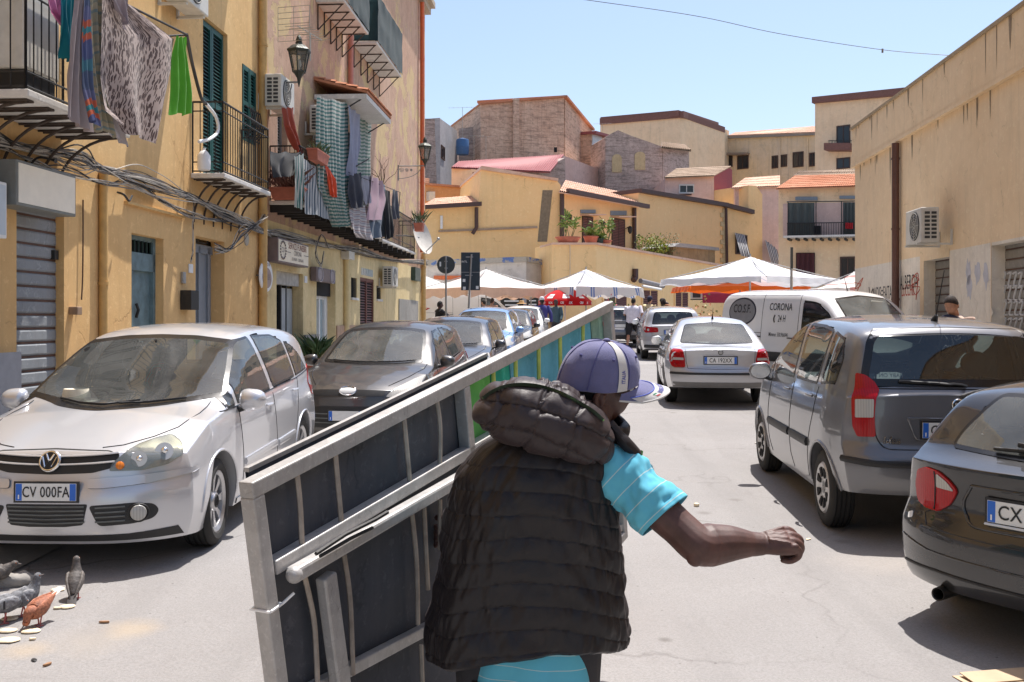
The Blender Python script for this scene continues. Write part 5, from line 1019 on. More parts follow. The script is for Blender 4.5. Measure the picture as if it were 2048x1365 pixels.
for k,(x,y,w,hgt,lb,cc,st) in enumerate(((1136,487,0.55,0.28,'long terracotta trough with a tall leafy plant on the parapet',M_terra,0.9),(1182,486,0.34,0.30,'red brown flower pot with a low green plant',M_terra,0.3),(1198,487,0.24,0.22,'small dark green flower pot on the parapet',simple('dark_green_pot',(0.02,0.05,0.045),0.5),0.2),(1210,487,0.32,0.14,'shallow terracotta pot with a thin branching plant',M_terra,1.0))):
    pp = Pl(1104,45.4,1240,47.5);c = pp.w(x,y,-0.15);t = thing('flower_pot',lb,'flower pot',c);m = MB();m.lathe([(w*0.75,0),(w,hgt*0.8),(w*1.08,hgt*0.82),(w*1.08,hgt),(w*0.9,hgt),(w*0.85,hgt*0.85)],20);m.build('pot',cc,t,True,35);m = MB();rnd = random.Random(40+k);st_ = MB()
    for j in range(6):
        b = V(rnd.gauss(0,w*0.3),rnd.gauss(0,w*0.2),hgt*0.8);e = b+V(rnd.gauss(0,0.35)*st,rnd.gauss(0,0.3)*st,st*rnd.uniform(0.6,1.3));st_.tube([b,b.lerp(e,0.5)+V(0.05,0,0),e],[0.02,0.015,0.008],5)
        for i in range(26): s_ = b.lerp(e,rnd.uniform(0.55,1.05));leaf(m,s_,s_+V(rnd.gauss(0,0.16),rnd.gauss(0,0.16),rnd.gauss(0.02,0.12)),0.045,rnd)
    st_.build('stems',simple('green_stem',(0.16,0.17,0.06),0.7),t);m.build('leaves',simple('pot_leaf',(0.17,0.24,0.04),0.55,var=0.4,scale=12),t,False,recalc=False)
# skyline aerials and the overhead wire
for x,y,Y,up,L,lb in ((925,275,74,2.2,2.0,'tall thin aerial on the ruined house roof'),(948,318,70,1.6,1.4,'aerial with splayed rods in front of the blind block'),(972,318,68,1.5,1.2,'second aerial in front of the blind block'),(1205,262,84,0.6,1.5,'thin aerial on the narrow pink house')):
    aerial(lb,P(x,y,Y),up,(1,0.1,0.05),L,7,M_aer,0.7)
m = MB();m.tube(spline([P(1150,-3,18),P(1390,32,18.6),P(1560,68,19.2),P(1765,100,20),P(1905,112,20.4)],8),0.006,5);m.tube([P(1765,98,20),P(1765,106,20)],0.02,5);tag(m.build('overhead_wire',cm[1]),'thin overhead wire sagging across the sky','wire')
# ---------------------------------------------------------------- cars
class Car:
    def __init__(s,name,label,p,paintm,X,Y,ang,group=None,cat='car',glass=None):
        s.p = p;s.paint = paintm;s.L = p['L'];s.glass = glass or M_glass
        s.root = thing(name,label,cat,group=group)
        s.root.matrix_world = Matrix.Translation((X,Y,gz(Y)+0.002)) @ Matrix.Rotation(math.atan(SL),4,'X') @ Matrix.Rotation(ang,4,'Z')
        s.top,s.belt,s.bot,s.wid,s.crown = (interp(p[k]) for k in ('top','belt','bot','wid','crown'))
        s.ff = interp(p['ff']);s.rf = interp(p['rf']);s.holes = [];s.shell()
    def warp(s,x,d,z):
        p = s.p;L = s.L;B = p.get('B',0.75);C = p.get('C',0.75);w = p['W']/2
        q = abs(x)/w
        if d < B: d = d+(s.ff(z)+p.get('fp',0.28)*q**p.get('fe',3.2))*(1-d/B)
        if L-d < C: d = d-(s.rf(z)+p.get('rp',0.18)*q**p.get('re',4.0))*(1-(L-d)/C)
        return V(x,L/2-d,z)
    def section(s,d):
        p = s.p;zs,zb,zt,w = s.bot(d),s.belt(d),s.top(d),s.wid(d);zb = min(zb,zt-0.02);zsa = zs
        for dw in (p['wf'],p['wr']):
            a = p['R']+p.get('arch',0.055);q = a*a-(d-dw)**2
            if q > 0: zsa = max(zs,p['R']+math.sqrt(q))
        zsa = min(zsa,zb-0.03)
        b0,b1 = p.get('b0',0.07),p.get('b1',0.06);k = p.get('kmid',0.45)
        rows = [(0,zsa+0.02),(w*0.5,zsa+0.01),(w*0.86,zsa)]
        def xl(z):
            t = (z-zs)/max(zb-zs,0.01)
            return w*(1-b0*(1-t/k)**2) if t < k else w*(1-b1*((t-k)/(1-k))**2)
        for i in range(15):
            z = lerp(zsa,zb,i/14);rows.append((xl(z),z))
        ws = w*(1-b1);g = zt-zb;ce = min(s.crown(d),max(0.012,g*0.72));ze = zt-ce;tm = p.get('tum',0.3);tc = p.get('tumc',0.12)
        i0 = len(rows)
        for i in range(1,9):
            z = lerp(zb,ze,i/8);rows.append((ws-(z-zb)*tm-tc*(z-zb)**2,z))
        xe = rows[-1][0];ic = len(rows)-1
        for i in range(1,13):
            u = i/12;u = u*u*0.45+u*0.55;rows.append((xe*(1-u),ze+ce*(1-(1-u)**p.get('cp',2.3))))
        for it in range(p.get('cr',3)):
            r2 = list(rows)
            for i in list(range(ic-2,ic+4))+([i0-1] if it < p.get('sh',2) else []):
                r2[i] = tuple((rows[i-1][q]+2*rows[i][q]+rows[i+1][q])/4 for q in (0,1))
            rows = r2
        return rows
    def shell(s):
        p = s.p;L = s.L;ds = [i*L/112 for i in range(113)]+[0.012,0.025,L-0.012,L-0.025]
        for dw in (p['wf'],p['wr']):
            a = p['R']+p.get('arch',0.055)
            for k in range(25):
                ds.append(dw-a*math.cos(PI*k/24)*0.9999)
            ds += [dw-a-0.003,dw+a+0.003]
        ds = sorted(d for d in ds if 0 <= d <= L);d2 = [ds[0]]
        for d in ds[1:]:
            if d-d2[-1] > 0.0015: d2.append(d)
        ds = d2;ds[-1] = L
        m = MB();rings = []
        for d in ds:
            r = s.section(d);full = [(-x,z) for x,z in r]+[(x,z) for x,z in r[::-1]][1:]
            rings.append([s.warp(x,d,z) for x,z in full[:-1]]);R = r
        m.loft(rings,True,False)
        for d in (0,L):
            r = s.section(d)[3:];nc = 22
            def fn(u,v,r=r,d=d):
                i = v*(len(r)-1);k = min(int(i),len(r)-2);f = i-k;x = lerp(r[k][0],r[k+1][0],f);z = lerp(r[k][1],r[k+1][1],f)
                c = 2*u-1;c = math.copysign(1-(1-abs(c))**1.6,c)
                return s.warp(x*c,d,z)
            m.grid(fn,nc,len(r)-1)
        bm = bmesh.new();vs = [bm.verts.new(v) for v in m.v]
        for f in m.f:
            try: bm.faces.new([vs[i] for i in f])
            except ValueError: pass
        bmesh.ops.remove_doubles(bm,verts=bm.verts,dist=0.0008);bmesh.ops.dissolve_degenerate(bm,edges=bm.edges,dist=0.0005)
        bmesh.ops.recalc_face_normals(bm,faces=bm.faces)
        s.bm = bm;s.bvh = BVHTree.FromBMesh(bm)
    def ray(s,ax,u,v):
        """projection axes: L R F B T, and the four corners FL FR BL BR (u = distance from the corner, positive along the end face, negative along the side)"""
        L,w = s.L,s.p['W']/2
        if ax == 'L': return V(-4,L/2-u,v),V(1,0,0)
        if ax == 'R': return V(4,L/2-u,v),V(-1,0,0)
        if ax == 'F': return V(u,L/2+3,v),V(0,-1,0)
        if ax == 'B': return V(u,-L/2-3,v),V(0,1,0)
        if ax == 'T': return V(u,L/2-v,4),V(0,0,-1)
        sx = -1 if ax[1] == 'L' else 1;sy = 1 if ax[0] == 'F' else -1;k = 0.70711
        d = V(-sx*k,-sy*k,0);e = V(-sx*k,sy*k,0)
        return V(sx*w,sy*L/2,v)+e*(u*k)-d*3,d
    def proj(s,ax,c):
        L = s.L
        if ax in 'LR': return (L/2-c.y,c.z)
        if ax in 'FB': return (c.x,c.z)
        return (c.x,L/2-c.y)
    def hit(s,ax,u,v,off=0.0):
        o,d = s.ray(ax,u,v);h = s.bvh.ray_cast(o,d)
        if h[0] is None:
            h = s.bvh.find_nearest(o+d*(3.2 if ax in 'LR' else 3.0))
        n = h[1] if h[1].dot(d) <= 0 else -h[1]
        return h[0]+n*off,n
    def patch(s,name,ax,poly,mat,off=0.004,step=0.05,skirt=0.02,parent=None,smooth=True):
        vs,fs,nb = tri2d(poly,step);m = MB();ps = [s.hit(ax,v[0],v[1],off) for v in vs]
        nd = s.ray(ax,0,0)[1];out = []
        for f in fs:
            a,b,c = (ps[i][0] for i in f[:3])
            out.append(f if (b-a).cross(c-a).dot(nd) < 0 else f[::-1])
        m.add([q[0] for q in ps],out)
        if skirt:
            k = len(m.v);m.add([ps[i][0] for i in range(nb)]+[ps[i][0]-ps[i][1]*skirt for i in range(nb)],[])
            cc = sum((Vector(p) for p in (vs[i] for i in range(nb))),Vector((0,0)))/nb
            for i in range(nb):
                j = (i+1) % nb;f = [k+i,k+j,k+nb+j,k+nb+i];m.f.append(f);m.m.append(0)
        o = m.build(name,mat,parent or s.root,smooth,50,recalc=False);return o
    def window(s,name,ax,poly,glass=None,border=0.035,off=0.003,r=0.05,hole=True,step=0.05,frit=None):
        poly = roundpoly([Vector(q) for q in poly],r) if r else [Vector(q) for q in poly]
        poly = resample(poly,0.03)
        A = sum(poly[i-1].x*poly[i].y-poly[i].x*poly[i-1].y for i in range(len(poly)))
        sg = 1 if A > 0 else -1;n = len(poly);ins = []
        for i in range(n):
            t = poly[(i+1) % n]-poly[i-1];t = t.normalized() if t.length > 1e-9 else Vector((1,0));ins.append(poly[i]+Vector((-t.y,t.x))*border*sg)
        ins = [q for q in ins if distpoly(q,poly) > border*0.85]
        fr = MB();nb = n
        pts = poly+ins;m2 = len(ins)
        vs,es,fs,*_ = delaunay_2d_cdt(pts,[(i,(i+1) % n) for i in range(n)]+[(n+i,n+(i+1) % m2) for i in range(m2)],[],1,1e-6)
        nd = s.ray(ax,0,0)[1]
        ps = [s.hit(ax,v[0],v[1],off) for v in vs];out = []
        for f in fs:
            c = (vs[f[0]]+vs[f[1]]+vs[f[2]])/3
            if inpoly(c,ins): continue
            a,b,cc = (ps[i][0] for i in f);out.append(list(f) if (b-a).cross(cc-a).dot(nd) < 0 else list(f)[::-1])
        fr.add([q[0] for q in ps],out)
        k = len(fr.v);fr.add([ps[i][0] for i in range(n)]+[ps[i][0]-ps[i][1]*0.02 for i in range(n)],[])
        for i in range(n): fr.f.append([k+i,k+(i+1) % n,k+n+(i+1) % n,k+n+i]);fr.m.append(0)
        g = s.patch(name,ax,ins,glass or s.glass,off+0.0005,step,0,None)
        fr.build('window_seal',frit or M_frit,g,True,50,recalc=False)
        if hole: s.holes.append((ax,ins))
        return g
    def line(s,name,ax,pts,r=0.004,mat=None,off=0.0,n=6,parent=None,step=0.03,flat=1.0):
        q = resample([Vector(a) for a in pts],step,False)
        m = MB();m.tube([s.hit(ax,a[0],a[1],off)[0] for a in q],r,n,flat=flat)
        return m.build(name,mat or M_frit,parent or s.root,True,60)
    def finish(s):
        bm = s.bm;L = s.L;dele = set()
        for ax,poly in s.holes:
            nd = s.ray(ax,0,0)[1];xs = [q[0] for q in poly];ys = [q[1] for q in poly]
            for f in bm.faces:
                if f.normal.dot(nd) > -0.08: continue
                c = f.calc_center_median()
                if ax == 'L' and c.x > 0 or ax == 'R' and c.x < 0: continue
                if ax == 'F' and c.y < -0.2 or ax == 'B' and c.y > 0.4: continue
                q = s.proj(ax,c)
                if min(xs)-0.03 < q[0] < max(xs)+0.03 and min(ys)-0.03 < q[1] < max(ys)+0.03:
                    if inpoly(q,poly) or distpoly(q,poly) < 0.012: dele.add(f)
        bmesh.ops.delete(bm,geom=list(dele),context='FACES')
        me = bpy.data.meshes.new('body');bm.to_mesh(me);bm.free();me.materials.append(s.paint);me.shade_smooth();me.set_sharp_from_angle(angle=math.radians(60))
        o = bpy.data.objects.new('body',me);COL.objects.link(o);o.parent = s.root;s.body = o
    def wheels(s,style='spoke',rimmat=None,both=True,steer=0.0):
        p = s.p;R = p['R'];w = p.get('tw',0.205);src = None
        for dw,st in ((p['wf'],steer),(p['wr'],0)):
            for sg in (-1,1):
                x = sg*(p['W']/2-w/2-0.025)
                if src is None: src = make_wheel(R,w,p.get('rr',R*0.68),style,rimmat or M_alloy);o = src
                else: o = copy_tree(src)
                o.parent = s.root;o.location = (x,s.L/2-dw,R);o.rotation_euler = (0,0,(PI if sg > 0 else 0)+st)
    def plate(s,ax,x,z,text,w=0.52,off=0.012,tilt=0.0,frame=True,sx=0.8,x0=None,tsize=None):
        c,n = s.hit(ax,x,z,off);yv = -1 if ax == 'B' else 1
        X = V(1,0,0) if ax == 'B' else V(-1,0,0);Mf = frameM(c,X,V(0,-math.sin(tilt)*yv,math.cos(tilt)))
        o = MB().box((0,0,0),(w,0.112,0.012),Mf).build('number_plate',M_plate,s.root,False)
        if frame: MB().box((0,0,-0.006),(w+0.03,0.138,0.014),Mf).build('plate_holder',M_black,o,False)
        for q in (-1,1): b = MB();b.box((q*(w/2-0.022),0,0.0015),(0.04,0.108,0.012),Mf);b.build('plate_band',M_pblue,o,False)
        lb = MB();lb.box((-w/2+0.022,-0.03,0.0085),(0.008,0.028,0.001),Mf);lb.build('band_mark',M_white,o,False)
        vs,fs = text_mesh(text,tsize or 0.098,0.001,0.004,sx,'CENTER' if x0 is None else 'LEFT',1.06);t = MB();t.add([Mf @ (v+V(0 if x0 is None else x0,-0.002,0.0085)) for v in vs],fs)
        t.build('plate_lettering',M_ink,o,False);return o
    def onside(s,name,ax,u,v,body,size,mat,sx=1.0,off=0.004,bold=0.0,extrude=0.0,align='CENTER',spacing=1.0,parent=None,shear=0.0):
        vs,fs = text_mesh(body,size,0,bold,sx,align,spacing);sg = {'L': -1,'R': -1,'B': 1,'F': -1}[ax]
        if ax == 'L': sg = 1
        if ax == 'R': sg = -1
        m = MB();nd = s.ray(ax,0,0)[1]
        # side L is read with the front at the left; R with the front at the right
        m.add([s.hit(ax,u+sg*(q.x+q.y*shear),v+q.y,off)[0] for q in vs],fs);return m.build(name,mat,parent or s.root,False)
    def mirror(s,d,z,ax='L',size=(0.11,0.075,0.085),mat=None,out=0.13):
        sg = -1 if ax == 'L' else 1;c,n = s.hit(ax,d,z);c = c+V(sg*out,0,0.02);m = MB()
        rings = []
        for i in range(11):
            t = -1+2*i/10;k = (1-abs(t)**3.2)**(1/2.2) if abs(t) < 1 else 0.04;k = max(k,0.05)
            rings.append([c+V(t*size[0],size[1]*k*math.cos(a)*(1.15 if math.cos(a) > 0 else 0.5),size[2]*k*math.sin(a)*(1-0.12*t*sg)) for a in (2*PI*j/18 for j in range(18))])
        m.loft(rings);o = m.build('wing_mirror',mat or s.paint,s.root,True,60)
        g = MB();g.add([c+V(size[0]*0.86*math.cos(a),-size[1]*0.52,size[2]*0.82*math.sin(a)) for a in (2*PI*j/24 for j in range(24))],[list(range(24))]);g.build('mirror_glass',M_chrome,o,False)
        a = MB();a.tube([c-V(sg*size[0]*0.5,0,size[2]*0.75),c-V(sg*(out*0.75),0,size[2]*0.95),c-V(sg*(out+0.03),0,size[2]*0.6)],[0.03,0.028,0.035],10,flat=0.7);a.build('mirror_arm',M_black,o,True)
        return o
    def handle(s,d,z,ax='L',w=0.17,mat=None):
        pts = [s.hit(ax,d+w*(t-0.5),z,0.012+0.02*math.sin(PI*t))[0] for t in [i/8 for i in range(9)]]
        m = MB();m.tube(pts,[0.012]+[0.015]*7+[0.012],8,flat=0.8);m.build('door_handle',mat or s.paint,s.root,True)
    def ring(s,name,ax,u,v,ru,rv,r,mat,off=0.004,parent=None,a0=0,a1=2*PI):
        n = 40;pts = [s.hit(ax,u+ru*math.cos(a0+(a1-a0)*i/n),v+rv*math.sin(a0+(a1-a0)*i/n),off)[0] for i in range(n if a1-a0 > 6.2 else n+1)]
        m = MB();m.tube(pts,r,8,closed=a1-a0 > 6.2);return m.build(name,mat,parent or s.root,True)
    def cabin(s,dash=1.15,seat=1.75,rear=2.65,zf=0.35,hz=0.0,wheel=True,headrests=True,wsc=1.0):
        L = s.L;p = s.p;m = MB();w = p['W']/2-0.16
        for sg in (-1,1):
            x = sg*0.36
            seat_bm(m,V(x,L/2-seat,zf),0.46,hz)
        m.build('front_seats',M_int,s.root,True,50)
        if rear:
            m = MB()
            for x in (-0.42,0,0.42): seat_bm(m,V(x,L/2-rear,zf),0.40,hz-0.02)
            m.build('rear_bench',M_int,s.root,True,50)
        if dash:
            zb = s.belt(dash);m = MB();prof = []
            for i in range(13):
                x = -w+2*w*i/12;e = 0.10*abs(x/w)**2.5
                prof.append([V(x,L/2-dash+0.42-e*2,zb-0.02),V(x,L/2-dash+0.2,zb+0.035),V(x,L/2-dash-0.02,zb+0.05),V(x,L/2-dash-0.12,zb-0.01),V(x,L/2-dash-0.10,zb-0.3)])
            m.loft(prof,False,False);m.build('dashboard',M_dash,s.root,True,60)
            if wheel:
                c = V(-0.36,L/2-dash-0.32,zb+0.03);m = MB();A = Matrix.Rotation(math.radians(-62),3,'X')
                m.tube([c+A @ V(0.185*math.cos(a),0.185*math.sin(a),0) for a in (2*PI*j/28 for j in range(28))],0.016,8,closed=True)
                for a in (0.2,PI-0.2,-PI/2): m.tube([c+A @ V(0.18*math.cos(a),0.18*math.sin(a),0),c+A @ V(0,0,-0.02)],0.016,6)
                m.ell(c+A @ V(0,0,-0.02),0.055);m.tube([c,c+A @ V(0,0,-0.25)],0.03);m.build('steering_wheel',M_black,s.root,True)
        m = MB();m.ell(V(0,L/2-p['mir'][0],p['mir'][1]),(0.12,0.02,0.035));m.tube([V(0,L/2-p['mir'][0],p['mir'][1]),V(0,L/2-p['mir'][0]+0.08,p['mir'][1]+0.08)],0.01);m.build('rear_view_mirror',M_black,s.root,True)
def seat_bm(m,c,w,hz):
    for (cy,cz,sy,sz,sx,rot) in ((0.0,0.0,0.25,0.09,0.5,0.08),(-0.28,0.36+hz,0.09,0.34,0.5,-0.22)):
        R = Matrix.Rotation(rot,3,'X');rings = []
        m.ell(c+V(0,cy,cz),(w*sx,sy,sz),R,14,8)
    m.ell(c+V(0,-0.37,0.80+hz),(w*0.30,0.055,0.105),Matrix.Rotation(-0.15,3,'X'),14,8)
    for q in (-0.06,0.06): m.tube([c+V(q,-0.36,0.72+hz),c+V(q,-0.34,0.62+hz)],0.008,6)
def make_wheel(R,w,rr,style,rimmat):
    o = bpy.data.objects.new('wheel',None);COL.objects.link(o);o.empty_display_size = 0.1
    h = w/2;m = MB()
    prof = [(rr-0.015,-h*0.8),(rr,-h*0.86),(rr+0.012,-h*0.97),(lerp(rr,R,0.5),-h*1.03),(R-0.03,-h*0.95),(R-0.008,-h*0.8)]
    for x in (-0.55,-0.18,0.18,0.55): prof += [(R,(x-0.10)*h),(R-0.009,(x-0.09)*h),(R-0.009,(x+0.03)*h),(R,(x+0.04)*h)]
    prof += [(R-0.008,h*0.8),(R-0.03,h*0.95),(lerp(rr,R,0.5),h*1.03),(rr+0.012,h*0.97),(rr,h*0.86),(rr-0.015,h*0.8)]
    m.lathe(prof,56,axis='x',caps=False);m.build('tyre',M_rubber,o,True,30)
    m = MB();m.lathe([(0.01,h*0.3),(rr-0.03,h*0.3),(rr-0.03,-h*0.3),(0.01,-h*0.3)],32,axis='x');m.build('brake_disc',M_dark,o,True,30)
    m = MB();m.lathe([(rr-0.035,-h*0.2),(rr-0.03,-h*0.75),(rr-0.004,-h*0.9),(rr+0.004,-h*0.88),(rr,-h*0.6),(rr-0.01,-h*0.2)],48,axis='x')
    xf = -h*0.72
    if style.startswith('spoke'):
        n = 8
        for k in range(n):
            a = 2*PI*k/n
            def fn(u,v,d,a=a): return V(xf+d-0.025*(u/rr)**2*0+0.02*(1-u/rr),u*math.cos(a)-v*math.sin(a),u*math.sin(a)+v*math.cos(a))
            m.prism([(0.06,-0.018),(rr*0.6,-0.021),(rr-0.02,-0.034),(rr-0.02,0.034),(rr*0.6,0.021),(0.06,0.018)],fn,0.0,0.03)
        m.lathe([(0.005,xf-0.006),(0.062,xf-0.006),(0.07,xf+0.004),(0.075,xf+0.03)],32,axis='x')
    else:
        prof = [(0.005,xf-0.012),(0.05,xf-0.012),(0.06,xf-0.002),(rr-0.05,xf-0.018),(rr-0.012,xf-0.028),(rr+0.006,xf-0.012)]
        m.lathe(prof,48,axis='x')
    r = m.build('rim' if style.startswith('spoke') else 'hubcap',rimmat,o,True,35)
    if style == 'spoke_mark':
        k = MB();x = xf-0.010
        for pts in ([(-0.018,0.032),(0,0.004),(0.018,0.032)],[(-0.034,0.018),(-0.015,-0.03),(0,0.0),(0.015,-0.03),(0.034,0.018)]): k.tube([V(x,a,b) for a,b in pts],0.0045,6)
        k.tube([V(x,0.044*math.cos(q),0.044*math.sin(q)) for q in (2*PI*j/28 for j in range(28))],0.0045,6,closed=True);k.build('hub_mark',M_ink,r)
    if not style.startswith('spoke'):
        m = MB();n = 8 if style == 'cap' else 6
        for k in range(n):
            a = 2*PI*(k+0.5)/n
            def fn(u,v,d,a=a): return V(xf-0.012-0.016*(u/rr)+d,u*math.cos(a)-v*math.sin(a),u*math.sin(a)+v*math.cos(a))
            m.prism(roundpoly([(rr*0.42,-0.014),(rr*0.80,-0.036),(rr*0.80,0.036),(rr*0.42,0.014)],0.012,3),fn,-0.004,0.004)
        m.build('hubcap_slot',M_dark,r,False)
    return o
P_silver = paint('silver_paint',(0.60,0.61,0.64),0.5,0.28,dust=0.05)
P_silver2 = paint('dusty_silver_paint',(0.47,0.48,0.51),0.5,0.32,dust=0.12)
P_grey = paint('grey_metallic_paint',(0.135,0.142,0.16),0.4,0.3,dust=0.10)
P_black = paint('black_metallic_paint',(0.014,0.015,0.018),0.3,0.25,dust=0.035)
P_dust = paint('dusty_dark_paint',(0.032,0.031,0.034),0.35,0.33,dust=0.09,coat=0.8)
P_blue = paint('light_blue_paint',(0.16,0.30,0.55),0.4,0.3,dust=0.05)
P_white = paint('van_white_paint',(0.74,0.74,0.74),0.0,0.35,False,dust=0.05)
P_navy = paint('dark_blue_paint',(0.02,0.024,0.035),0.4,0.3,dust=0.1)
def mirrorx(poly): return [(-x,z) for x,z in poly][::-1]
# ---- silver hatchback facing the camera
def golf():
    p = dict(L=4.206,W=1.759,R=0.318,rr=0.222,tw=0.215,wf=0.87,wr=3.45,tum=0.30,tumc=0.16,b0=0.05,b1=0.055,kmid=0.42,cr=3,
        top=[(0,0.80),(0.10,0.845),(0.35,0.92),(0.7,0.99),(1.05,1.045),(1.2,1.10),(1.6,1.31),(2.0,1.49),(2.25,1.555),(2.6,1.58),(3.1,1.572),(3.6,1.53),(3.85,1.49),(3.95,1.44),(4.206,1.0)],
        belt=[(0,0.74),(0.4,0.83),(0.9,0.90),(1.4,0.95),(2.4,0.99),(3.3,1.04),(3.9,1.09),(4.206,0.96)],
        bot=[(0,0.20),(0.3,0.18),(0.9,0.20),(3.4,0.21),(4.206,0.28)],
        wid=[(0,0.855),(0.5,0.872),(0.9,0.8795),(3.4,0.8795),(4.206,0.84)],
        crown=[(0,0.05),(0.5,0.09),(1.05,0.12),(1.5,0.085),(2.3,0.065),(3.6,0.06),(4.2,0.08)],
        ff=[(0.18,0.06),(0.28,0.01),(0.40,0.0),(0.52,0.01),(0.60,0.045),(0.68,0.06),(0.76,0.09),(0.85,0.16),(1.0,0.22)],
        rf=[(0.2,0.08),(0.35,0.0),(0.6,0.0),(0.9,0.03),(1.1,0.05)],fp=0.36,fe=3.6,rp=0.2,mir=(1.95,1.38))
    c = Car('parked_car','silver five-door hatchback facing the camera with a straw hat on its dashboard',p,P_silver,-2.97,8.62,PI-0.03)
    ws = [(-0.775,1.05),(-0.4,1.01),(0,0.995),(0.4,1.01),(0.775,1.05),(0.705,1.25),(0.615,1.45),(0.3,1.49),(0,1.50),(-0.3,1.49),(-0.615,1.45),(-0.705,1.25)]
    c.window('windshield','F',ws,border=0.03,r=0.05)
    fq = [(1.15,0.957),(1.36,0.966),(1.36,1.14)]
    fw = [(1.43,0.975),(2.36,1.01),(2.30,1.475),(2.05,1.455),(1.78,1.375),(1.43,1.19)]
    rw = [(2.46,1.015),(3.22,1.045),(3.20,1.40),(2.95,1.465),(2.40,1.48)]
    rq = [(3.28,1.05),(3.74,1.09),(3.60,1.25),(3.44,1.345),(3.27,1.39)]
    for ax in 'LR':
        for q in (fq,fw,rw,rq): c.window('side_window',ax,q,border=0.018,r=0.03,step=0.07)
        c.line('side_window_trim',ax,[(1.05,0.955),(1.42,0.962),(2.4,1.0),(3.25,1.03),(3.8,1.08)],0.006,M_chrome if False else M_frit)
        for x in (1.42,2.42): c.line('door_gap',ax,[(x,0.97),(x-0.02,0.7),(x-0.02,0.36),(x+0.05,0.27)],0.0035)
        c.line('door_gap',ax,[(3.30,1.03),(3.22,0.80),(3.12,0.62),(3.05,0.50),(3.03,0.28)],0.0035)
        c.line('door_gap',ax,[(1.40,0.25),(2.2,0.255),(3.04,0.265)],0.0035)
        for a,b in ((1.44,2.36),(2.44,3.02)): c.line('side_moulding',ax,[(a,0.52),(b,0.535)],0.016,P_silver,0.004,flat=2.0)
        c.handle(2.22,0.885,ax);c.handle(3.12,0.93,ax)
        c.mirror(1.42,0.99,ax)
        c.line('wheel_arch_lip',ax,[(p['wf']+0.378*math.cos(PI*k/20),p['R']+0.378*math.sin(PI*k/20)) for k in range(21)],0.010,P_silver,0.0,8)
        c.line('wheel_arch_lip',ax,[(p['wr']+0.378*math.cos(PI*k/20),p['R']+0.378*math.sin(PI*k/20)) for k in range(21)],0.010,P_silver,0.0,8)
    # bonnet edge, headlights, grille
    for sg in (-1,1):
        g = [(0.30*sg,0.815),(0.42*sg,0.825),(0.56*sg,0.86),(0.66*sg,0.90),(0.70*sg,0.96),(0.69*sg,1.02)]
        c.line('bonnet_gap','F',g,0.004,M_frit,0.001)
        fx = 'FL' if sg < 0 else 'FR'
        hl = roundpoly([(0.42,0.675),(0.37,0.735),(0.26,0.790),(0.10,0.825),(-0.08,0.850),(-0.25,0.865),(-0.29,0.82),(-0.23,0.75),(-0.08,0.70),(0.16,0.672)],0.025)
        h = c.patch('headlight',fx,hl,simple('headlamp_inside',(0.42,0.42,0.36),0.3,0.4,var=0.3),0.003,0.04,0.02)
        for x,z,r in ((0.17,0.745,0.052),(-0.06,0.775,0.060)):
            q,n = c.hit(fx,x,z,0.004);m = MB();fd = V(0,1,0)*0.5+n*0.5;Mx = frameM(q,V(0,0,1).cross(fd),V(0,0,1)-fd*fd.z)
            m.lathe([(r,0.014),(r*0.9,0.008),(r*0.5,0.003),(0.012,0.002)],24,Mx);m.build('lamp_reflector',M_reflector,h,True)
            m = MB();m.ell(q+n*0.01,r*0.42);m.build('lamp_projector',M_chrome,h,True)
        q,n = c.hit(fx,0.33,0.708,0.004);disc('turn_signal_bulb',q,n,0.027,M_orange,h)
        c.patch('headlight_cover',fx,hl,M_head,0.010,0.04,0.015,h)
        bs = [(0.26*sg,0.625),(0.36*sg,0.632),(0.60*sg,0.645),(0.84*sg,0.662),(0.85*sg,0.625),(0.60*sg,0.585),(0.36*sg,0.565),(0.255*sg,0.565)]
        if sg < 0: bs = bs[::-1]
        c.patch('bumper_strip','F',roundpoly(bs,0.02),P_silver,0.014,0.05,0.02)
        fg = [(0.275*sg,0.46),(0.55*sg,0.472),(0.66*sg,0.455),(0.69*sg,0.41),(0.66*sg,0.36),(0.55*sg,0.335),(0.34*sg,0.325)]
        if sg < 0: fg = fg[::-1]
        f = c.patch('fog_lamp_recess','F',roundpoly(fg,0.03),M_black,0.004,0.05,0.02)
        for k in range(4): c.line('recess_slat','F',[(0.32*sg,0.355+0.03*k),(0.50*sg,0.360+0.03*k)],0.006,M_steel if False else M_dash,0.008,parent=f)
        q,n = c.hit('F',0.575*sg,0.405,0.006);o = disc('fog_lamp',q,n,0.052,M_clear,c.root,0.02);c.ring('fog_lamp_ring','F',0.575*sg,0.405,0.056,0.056,0.008,M_black,0.01,o)
    gr = [(-0.40,0.695),(-0.44,0.775),(-0.36,0.800),(0,0.812),(0.36,0.800),(0.44,0.775),(0.40,0.695),(0.28,0.665),(0,0.655),(-0.28,0.665)]
    g = c.patch('grille','F',roundpoly(gr,0.02),M_black,0.004,0.05,0.02)
    for z,w in ((0.772,0.43),(0.722,0.415)):
        for sg in (-1,1):
            pts = [c.hit('F',sg*lerp(0.06,w,i/12),z-0.006*(1-i/12)+0.012*(i/12)**2,0.012)[0] for i in range(13)]
            MB().tube(pts,0.012,8,flat=0.6).build('grille_bar',P_silver,g,True)
    q,n = c.hit('F',0,0.735,0.012);em = disc('emblem',q,n,0.073,M_chrome,c.root,0.014)
    Mx = frameM(q+n*0.012,V(-1,0,0),V(0,0,1),None);b = disc('emblem_field',q+n*0.010,n,0.058,M_ink,em,0.006)
    X = V(-1,0,0);Y = (V(0,0,1)-n*n.z).normalized();C0 = q+n*0.017;mm = MB()
